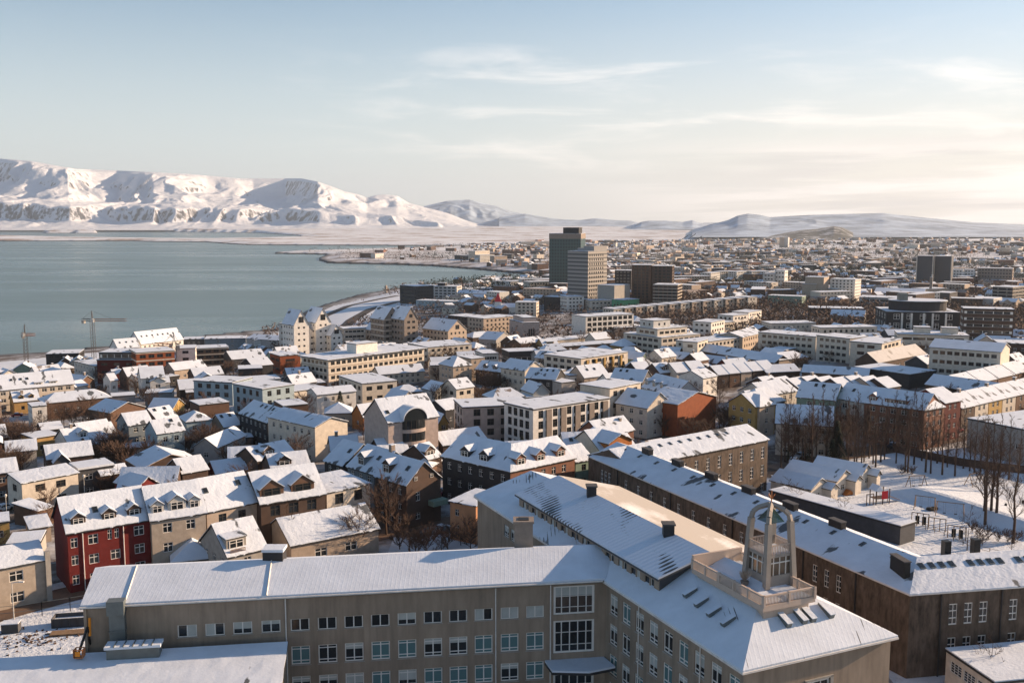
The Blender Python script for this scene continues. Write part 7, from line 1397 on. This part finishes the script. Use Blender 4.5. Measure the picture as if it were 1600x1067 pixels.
def fill_cars():
    rnd = random.Random(41); n = t = 0; pc = [('paint_white', 'white'), ('paint_dark', 'dark'), ('paint_silver', 'silver'), ('paint_red', 'dark red'), ('paint_silver', 'silver')]
    while n < 70 and t < 6000:
        t += 1; r = rnd.uniform(185, 560); a = R(rnd.uniform(-28, 28)); x, y = r * math.sin(a), r * math.cos(a)
        if blocked(x, y, 3.0): continue
        k = min(BLDS, key=lambda q: (q[0][0] - x) ** 2 + (q[0][1] - y) ** 2); an = math.degrees(k[3]) if len(k) > 3 else 44; p, c = rnd.choice(pc); px, py = pix(x, y, gz(x, y)); car(px, py, an + rnd.choice([0, 0, 90]), p, 'x', rnd.random() < .7)
        o = CARS[-1]; later(o, f'{c} parked car', x, y); FOOT.append([(x - 2, y - 2), (x + 2, y - 2), (x + 2, y + 2), (x - 2, y + 2)]); n += 1
fill_cars()
# ------------------------------------------------------------------ street lamps
def lamp(px, py, h, label, globe=True):
    p = PG(px, py); o = thing('street_lamp', label, 'street lamp', p, 0, 'street lamps of the old town'); MB().bar((0, 0, -.3), (0, 0, h), .09, 6, r2=.06).build('pole', 'pale', o); mb = MB()
    if globe: mb.bar((0, 0, h), (0, 0, h + .5), .12, 8, r2=.32); mb.bar((0, 0, h + .5), (0, 0, h + .75), .32, 8, r2=.1)
    else: mb.bar((0, 0, h), (1.4, 0, h + .2), .06, 5); mb.box(1.1, -.15, h + .1, 1.9, .15, h + .28)
    mb.build('lamp_head', 'white', o)
lamp(133, 786, 6, 'pale street lamp with round head right of the plain cream two-storey house'); lamp(11, 812, 5, 'pale street lamp by the white car at the left edge'); lamp(633, 824, 5.5, 'street lamp at the corner of the sunlit brown gable house'); lamp(470, 475, 8, 'street lamp on the curved shore road', False)
lamp(1365, 700, 7, 'street lamp by the park street among poplars', False); lamp(22, 968, 6, 'thin lamp post by the fence in the lower left yard', False)
# ------------------------------------------------------------------ tower cranes at the building site
def crane(px, py, hgt, jib, ang, label):
    p = PG(px, py); o = thing('tower_crane', label, 'crane', p, R(ang), 'tower cranes at the shore')
    def lattice(a, b, wd, n, m, tri=False):
        mb = MB(); a = Vector(a); b = Vector(b); d = (b - a).normalized(); u = Vector((0, 1, 0)) if abs(d.z) < .5 else Vector((1, 0, 0)); v = d.cross(u).normalized(); u = v.cross(d); cs = [(-1, -1), (1, -1), (1, 1), (-1, 1)]; Q = lambda t, c: a.lerp(b, t) + (u * c[0] + v * c[1]) * wd / 2
        for c in cs: mb.bar(Q(0, c), Q(1, c), .13, 4)
        for i in range(n):
            for k in range(4): mb.bar(Q(i / n, cs[k]), Q((i + 1) / n, cs[(k + 1) % 4]), .07, 3)
        return mb
    lattice((0, 0, 0), (0, 0, hgt), 1.9, int(hgt / 2), 0).build('mast', 'crane_dark', o)
    lattice((1, 0, hgt), (jib, 0, hgt + 1), 1.4, int(jib / 2), 0).build('jib', 'crane_red', o)
    cj = lattice((-1, 0, hgt), (-jib * .3, 0, hgt), 1.4, 5, 0); cj.build('counter_jib', 'crane_dark', o)
    MB().box(-jib * .3, -.8, hgt - 2.4, -jib * .3 + 2, .8, hgt - .4).build('counterweight', 'concrete', o); MB().box(.8, -1.9, hgt - 1.2, 2.4, -.6, hgt + .9).build('cab', 'pale', o)
    mb = MB(); mb.bar((-.7, 0, hgt), (0, 0, hgt + 6), .2, 4); mb.bar((.7, 0, hgt), (0, 0, hgt + 6), .2, 4); mb.bar((0, 0, hgt + 6), (jib * .6, 0, hgt + 1.4), .07, 3); mb.bar((0, 0, hgt + 6), (-jib * .3, 0, hgt + .4), .07, 3); mb.bar((jib * .55, 0, hgt), (jib * .55, 0, hgt - 9), .06, 3); mb.build('tower_top', 'crane_dark', o)
crane(147, 560, 25, 27, -20, 'taller tower crane with a long rusty jib above the red-brown block'); crane(42, 575, 20, 15, -45, 'smaller tower crane at the left edge of the shore'); crane(274, 588, 16, 9, 200, 'small orange crane beside the white square-window block')
# ------------------------------------------------------------------ landmarks of the shore
def steeple():
    p = PG(778, 490); o = thing('church', 'small white church tower with a pointed red roof by the bay', 'church', p); MB().box(-3, -3, -2, 3, 3, 11).build('tower', 'white', o)
    mb = MB(); mb.prism([(-3.2, -3.2, 11), (3.2, -3.2, 11), (3.2, 3.2, 11), (-3.2, 3.2, 11)], [(-.2, -.2, 19), (.2, -.2, 19), (.2, .2, 19), (-.2, .2, 19)]); mb.build('spire', 'bright_red', o); mb = MB(); mb.box(3, -3, -2, 16, 4, 6); mb.prism([(3, -3.4, 6), (3, 4.4, 6), (3, .5, 9.6)], [(16, -3.4, 6), (16, 4.4, 6), (16, .5, 9.6)], 1); mb.build('nave', ['white', 'snow_clean'], o)
steeple()
def column(px, py, h, r, c, nm, cat, label): p = PG(px, py); o = thing(nm, label, cat, p); MB().bar((0, 0, -1), (0, 0, h), r, 8, r2=r * .8).build('shaft', c, o); MB().bar((0, 0, h), (0, 0, h + r), r * 1.15, 8, r2=r * .5).build('top', c, o)
column(603, 458, 8, 2.2, 'tan', 'monument', 'monument', 'tan stone beacon standing alone on the shore promenade')
column(1455, 462, 22, 1.0, 'pale', 'chimney_stack', 'chimney', 'thin pale chimney stack behind the black curved office')
for i, (px, h) in enumerate([(1068, 42), (1080, 48), (1090, 40)]):
    p = PG(px, 388); o = thing('harbour_crane', f'far grey harbour crane on the skyline, {["left", "middle", "right"][i]} of three', 'crane', p, 0, 'harbour cranes on the skyline'); mb = MB()
    for s in (-1, 1): mb.bar((s * 7, 0, 0), (s * 3, 0, h * .6), 1.0, 4)
    mb.build('legs', 'slate', o); MB().bar((-10, 0, h * .62), (14, 0, h), 1.1, 4).build('boom', 'slate', o)
# ------------------------------------------------------------------ park and playground
def swing(px, py, ang, label, wd=4.2):
    p = PG(px, py); o = thing('swing_set', label, 'swing', p, R(ang), 'swing frames in the park'); mb = MB()
    for s in (-1, 1):
        for t in (-1, 1): mb.bar((s * wd / 2, t * 1.2, 0), (s * wd / 2 * .92, 0, 2.9), .09, 5)
    mb.bar((-wd / 2, 0, 2.9), (wd / 2, 0, 2.9), .09, 5); mb.build('frame', 'wood', o)
    for x in (-wd * .2, wd * .2): mb = MB(); mb.bar((x - .2, 0, .6), (x - .2, 0, 2.9), .02, 3); mb.bar((x + .2, 0, .6), (x + .2, 0, 2.9), .02, 3); mb.box(x - .3, -.2, .5, x + .3, .2, .6); mb.build('seat', 'black', o)
swing(1432, 762, 10, 'brown swing frame alone on the upper park snow'); swing(1445, 796, -30, 'swing frame beside the black tyre, left of two in the lower park'); swing(1484, 806, -25, 'wide swing frame, right of two in the lower park', 5.5); swing(1522, 758, 30, 'swing frame near the right park poplars')
p = PG(1374, 786); o = thing('playground_tower', 'climbing tower with red panel, dark posts and a slide on the park snow', 'playground', p, R(20)); mb = MB()
for x in (-1.8, 0, 1.8):
    for y in (-1, 1): mb.bar((x, y, 0), (x, y, 3.4), .12, 5)
mb.box(-1.8, -1, 1.3, 1.8, 1, 1.45); mb.build('frame', 'umber', o); MB().box(-.3, -1.12, 1.2, 1.3, -1.0, 3.0).build('panel', 'bright_red', o)
mb = MB(); mb.prism([(-2.1, -1.2, 3.2), (-.1, -1.2, 3.2), (-1.1, -1.2, 4.4)], [(-2.1, 1.2, 3.2), (-.1, 1.2, 3.2), (-1.1, 1.2, 4.4)]); mb.build('canopy', 'snow_clean', o)
mb = MB(); mb.quad((1.8, -.4, 1.5), (1.8, .4, 1.5), (5.2, .4, .2), (5.2, -.4, .2)); mb.box(1.7, -.5, 0, 1.8, -.4, 1.9); mb.bar((1.8, -.45, 1.7), (5.2, -.45, .4), .07, 4); mb.bar((1.8, .45, 1.7), (5.2, .45, .4), .07, 4); mb.build('slide', 'brown', o)
mb = MB()
for k in range(3): mb.bar((-4 + k * .9, -.6, 0), (-4 + k * .9, -.6, 2.6), .1, 5)
mb.bar((-4, -.6, 2.5), (-2.2, -.6, 2.5), .09, 5); mb.build('climbing_bars', 'brown', o)
p = PG(1324, 772); o = thing('sandbox_lid', 'low orange play hut roof in front of the middle white pavilion', 'play hut', p, R(25)); mb = MB(); mb.prism([(-1.5, -1, 0), (1.5, -1, 0), (0, -1, 1.2)], [(-1.5, 1, 0), (1.5, 1, 0), (0, 1, 1.2)]); mb.build('roof', 'orange', o); MB().box(-1.2, -.9, -.2, 1.2, .9, .25).build('base', 'wood', o)
p = PG(1454, 797); o = thing('tyre_swing', 'black round tyre lying between the lower park swings', 'tyre', p); mb = MB(); mb.bar((0, 0, 0), (0, 0, .5), .9, 12); mb.bar((1.1, .6, 0), (1.1, .6, .5), .7, 12); mb.build('tyre', 'tyre', o)
for i, (px, py) in enumerate([(1437, 821), (1463, 829), (1494, 842)]):
    p = PG(px, py); o = thing('garden_gate', f'tall timber play frame with dark panels by the schoolyard fence, {["left", "middle", "right"][i]} of three', 'play frame', p, R(-32), 'timber frames at the schoolyard'); mb = MB()
    for k in range(4): mb.bar((k * 1.1 - 1.6, 0, 0), (k * 1.1 - 1.6, 0, 2.6), .09, 5)
    mb.bar((-1.6, 0, 2.6), (1.7, 0, 2.6), .08, 4); mb.build('frame', 'wood', o)
    if i != 1: mb = MB(); mb.box(-.9, -.05, .3, -.1, .05, 2); mb.box(.4, -.05, .3, 1.2, .05, 2); mb.build('panel', 'black', o)
def path_mesh(name, pts, wd, mat, lift=.1): return strip(name, pts, wd, mat, lift)
# sledging bank: an embankment across the park with a flat top
def bank():
    q = [PG(x, y) for x, y in [(1388, 768), (1430, 775), (1475, 787), (1520, 801), (1560, 815), (1640, 840)]]; mb = MB(); h = 2.0; ring = []
    for i, p in enumerate(q):
        a, c = q[max(0, i - 1)], q[min(len(q) - 1, i + 1)]; dx, dy = c[0] - a[0], c[1] - a[1]; L = math.hypot(dx, dy); nx, ny = -dy / L, dx / L; k = 0.1 if i == 0 else 1
        ring.append([(p[0] + nx * o_, p[1] + ny * o_, gz(p[0] + nx * o_, p[1] + ny * o_) + z * k) for o_, z in ((-5, -.15), (-.6, h), (.6, h + .15), (16, -.15))])
    for a, c in zip(ring, ring[1:]):
        for k in range(3): mb.quad(a[k], c[k], c[k + 1], a[k + 1])
    tag(mb.build('embankment', 'snow_ground_clean', smooth=True), kind='structure')
bank()
def fence(name, label, pts, h, mat, sp=2.4, solid=False, cat='fence', grp='fences and yard walls'):
    q = [PG(x, y) for x, y in pts]; o = thing(name, label, cat, q[0], 0, grp); mb = MB(); rl = MB(); b0 = q[0]
    for a, c in zip(q, q[1:]):
        L = math.hypot(c[0] - a[0], c[1] - a[1]); n_ = max(1, int(L / sp)); S_ = lambda t, z: (a[0] + (c[0] - a[0]) * t - b0[0], a[1] + (c[1] - a[1]) * t - b0[1], a[2] + (c[2] - a[2]) * t - b0[2] + z)
        for i in range(n_ + 1): mb.bar(S_(i / n_, -.3), S_(i / n_, h), .06, 4)
        if solid:
            d = Vector((-(c[1] - a[1]), c[0] - a[0], 0)) / L * .06; A_ = [Vector(S_(0, -.3)), Vector(S_(1, -.3)), Vector(S_(1, h * .95)), Vector(S_(0, h * .95))]; rl.prism([v - d for v in A_], [v + d for v in A_])
        else:
            for z in (h * .5, h * .95): rl.bar(S_(0, z), S_(1, z), .035, 4)
    mb.build('posts', mat, o); rl.build('boards' if solid else 'rails', mat, o)
fence('fence', 'pale solid garden fence in front of the silver car', [(655, 842), (668, 836), (702, 834)], 1.7, 'bluegrey', solid=True)
fence('fence', 'thin wire fence across the snowy yard, lower left', [(-20, 972), (22, 968), (66, 962), (110, 955), (140, 950)], 2.4, 'metal_grey', 4)
fence('fence', 'low fence along the schoolyard beside the timber play frames', [(1432, 822), (1475, 838), (1520, 860), (1600, 880)], 1.3, 'wood')
fence('garden_wall', 'long dark wall along the park street behind the poplars', [(1395, 706), (1440, 716), (1500, 728), (1560, 736), (1620, 742)], 2.2, 'umber', 8, True, 'wall')
# lower-left yard: skip, heap of cleared rubble, electricity box, work platform
p = PG(18, 987); o = thing('utility_box', 'green-grey utility box in the snowy yard at the lower left', 'utility box', p, R(10)); MB().box(-1.2, -.8, -.3, 1.2, .8, 1.5).build('cabinet', 'slate', o); MB().box(-1.25, -.85, 1.5, 1.25, .85, 1.62).build('snow_cap', 'snow_clean', o)
p = PG(118, 975); o = thing('skip', 'long open steel container with snow inside beside the school end', 'container', p, R(10)); mb = MB()
for a in ((-3.2, -1.2, 0, 3.2, -1.1, 1.5), (-3.2, 1.1, 0, 3.2, 1.2, 1.5), (-3.2, -1.1, 0, -3.1, 1.1, 1.5), (3.1, -1.1, 0, 3.2, 1.1, 1.5)): mb.box(*a)
for k in range(6): mb.bar((-3 + k * 1.2, -1.25, 0), (-3 + k * 1.2, -1.25, 1.5), .07, 4)
mb.build('body', 'slate', o); MB().box(-3.1, -1.1, .1, 3.1, 1.1, .9).build('snow_fill', 'snow_clean', o)
p = PG(110, 990); o = thing('timber_stack', 'low stack of pale timber beams beside the steel container', 'timber stack', p, R(10)); mb = MB()
for k in range(5): mb.box(-2.8, k * .35 - .8, 0, 2.8, k * .35 - .5, .35)
mb.build('beams', 'wood', o)
rn = random.Random(8); mb = MB(); c0 = PG(58, 1000)
for _ in range(160):
    x, y = c0[0] + rn.gauss(0, 3.2), c0[1] + rn.gauss(0, 1.6); s = rn.uniform(.12, .4); z = gz(x, y); c = Vector((x, y, z + s * .4)); mb.prism([c + Vector((rn.uniform(-1, 1), rn.uniform(-1, 1), -.5)) * s for _ in range(4)], [c + Vector((rn.uniform(-1, 1), rn.uniform(-1, 1), .5)) * s * .7 for _ in range(4)])
tag(mb.build('rubble', 'umber'), kind='stuff', label='scattered dark soil and rubble on the yard snow')
p = P(124, 1024, 49.2); o = thing('work_platform', 'orange articulated work platform reaching up beside the school end wall', 'work platform', (p[0], p[1], 49.0), R(0)); 
mb = MB(); mb.box(-.5, -.4, 0, .5, .4, .12); mb.box(-.55, -.45, .12, -.48, .45, 1.1); mb.box(.48, -.45, .12, .55, .45, 1.1); mb.box(-.5, .4, 1.0, .5, .45, 1.1); mb.box(-.5, -.45, 1.0, .5, -.4, 1.1); mb.build('basket', 'crane_red', o); MB().box(-.3, -.5, .3, .3, -.4, .9).build('panel', 'bright_orange', o)
mb = MB(); mb.bar((-.2, .3, .4), (.25, 2.0, 2.9), .16, 6); mb.bar((.25, 2.0, 2.9), (-.15, 3.6, -.6), .12, 6); mb.build('arm', 'black', o); MB().bar((.3, 2.4, 1.6), (.2, 2.8, 3.7), .16, 6).build('upper_arm', 'bright_orange', o)
# people in the park
def person(px, py, jacket, trousers, label, h=1.75):
    p = PG(px, py); mb = bpy.data.meshes.new('person'); V_ = [(0, 0, .95), (0, 0, 1.2), (0, 0, 1.42), (0, .01, 1.52), (0, .03, 1.66), (-.1, 0, .92), (-.12, .1, .5), (-.12, .02, .06), (-.12, .16, .03), (.1, 0, .92), (.13, -.08, .5), (.13, -.16, .08), (.13, -.03, .03), (-.2, 0, 1.4), (-.28, -.04, 1.12), (-.26, .08, .88), (.2, 0, 1.4), (.28, .06, 1.12), (.25, .18, .92)]
    E_ = [(0, 1), (1, 2), (2, 3), (3, 4), (0, 5), (5, 6), (6, 7), (7, 8), (0, 9), (9, 10), (10, 11), (11, 12), (2, 13), (13, 14), (14, 15), (2, 16), (16, 17), (17, 18)]; rad = [.15, .16, .15, .06, .11, .09, .07, .045, .04, .09, .07, .045, .04, .075, .055, .04, .075, .055, .04]
    mb.from_pydata(V_, E_, []); mb.materials.append(M[trousers]); o = bpy.data.objects.new('person', mb); C.objects.link(o); o.location = p; md = o.modifiers.new('skin', 'SKIN'); o.modifiers.new('sub', 'SUBSURF').levels = 1
    for i, r_ in enumerate(rad): mb.skin_vertices[0].data[i].radius = (r_, r_)
    mb.skin_vertices[0].data[0].use_root = True; tag(o, label, 'person', 'people walking in the park')
    c = MB(); c.prism([(-.24, -.16, .85), (.24, -.16, .85), (.24, .16, .85), (-.24, .16, .85)], [(-.2, -.12, 1.46), (.2, -.12, 1.46), (.2, .12, 1.46), (-.2, .12, 1.46)]); c.build('coat', jacket, o)
for v_ in (0,):
    def mkskin(): pass
def add_person(*a):
    try: person(*a)
    except Exception as e: print('person', e)
add_person(1571, 797, 'black', 'dark', 'person in a dark coat walking on the snow bank right of the poplars'); add_person(1598, 792, 'black', 'dark', 'person in black clothing at the right edge of the park'); add_person(1340, 764, 'bright_red', 'dark', 'person in a red jacket standing near the climbing tower')
settle()
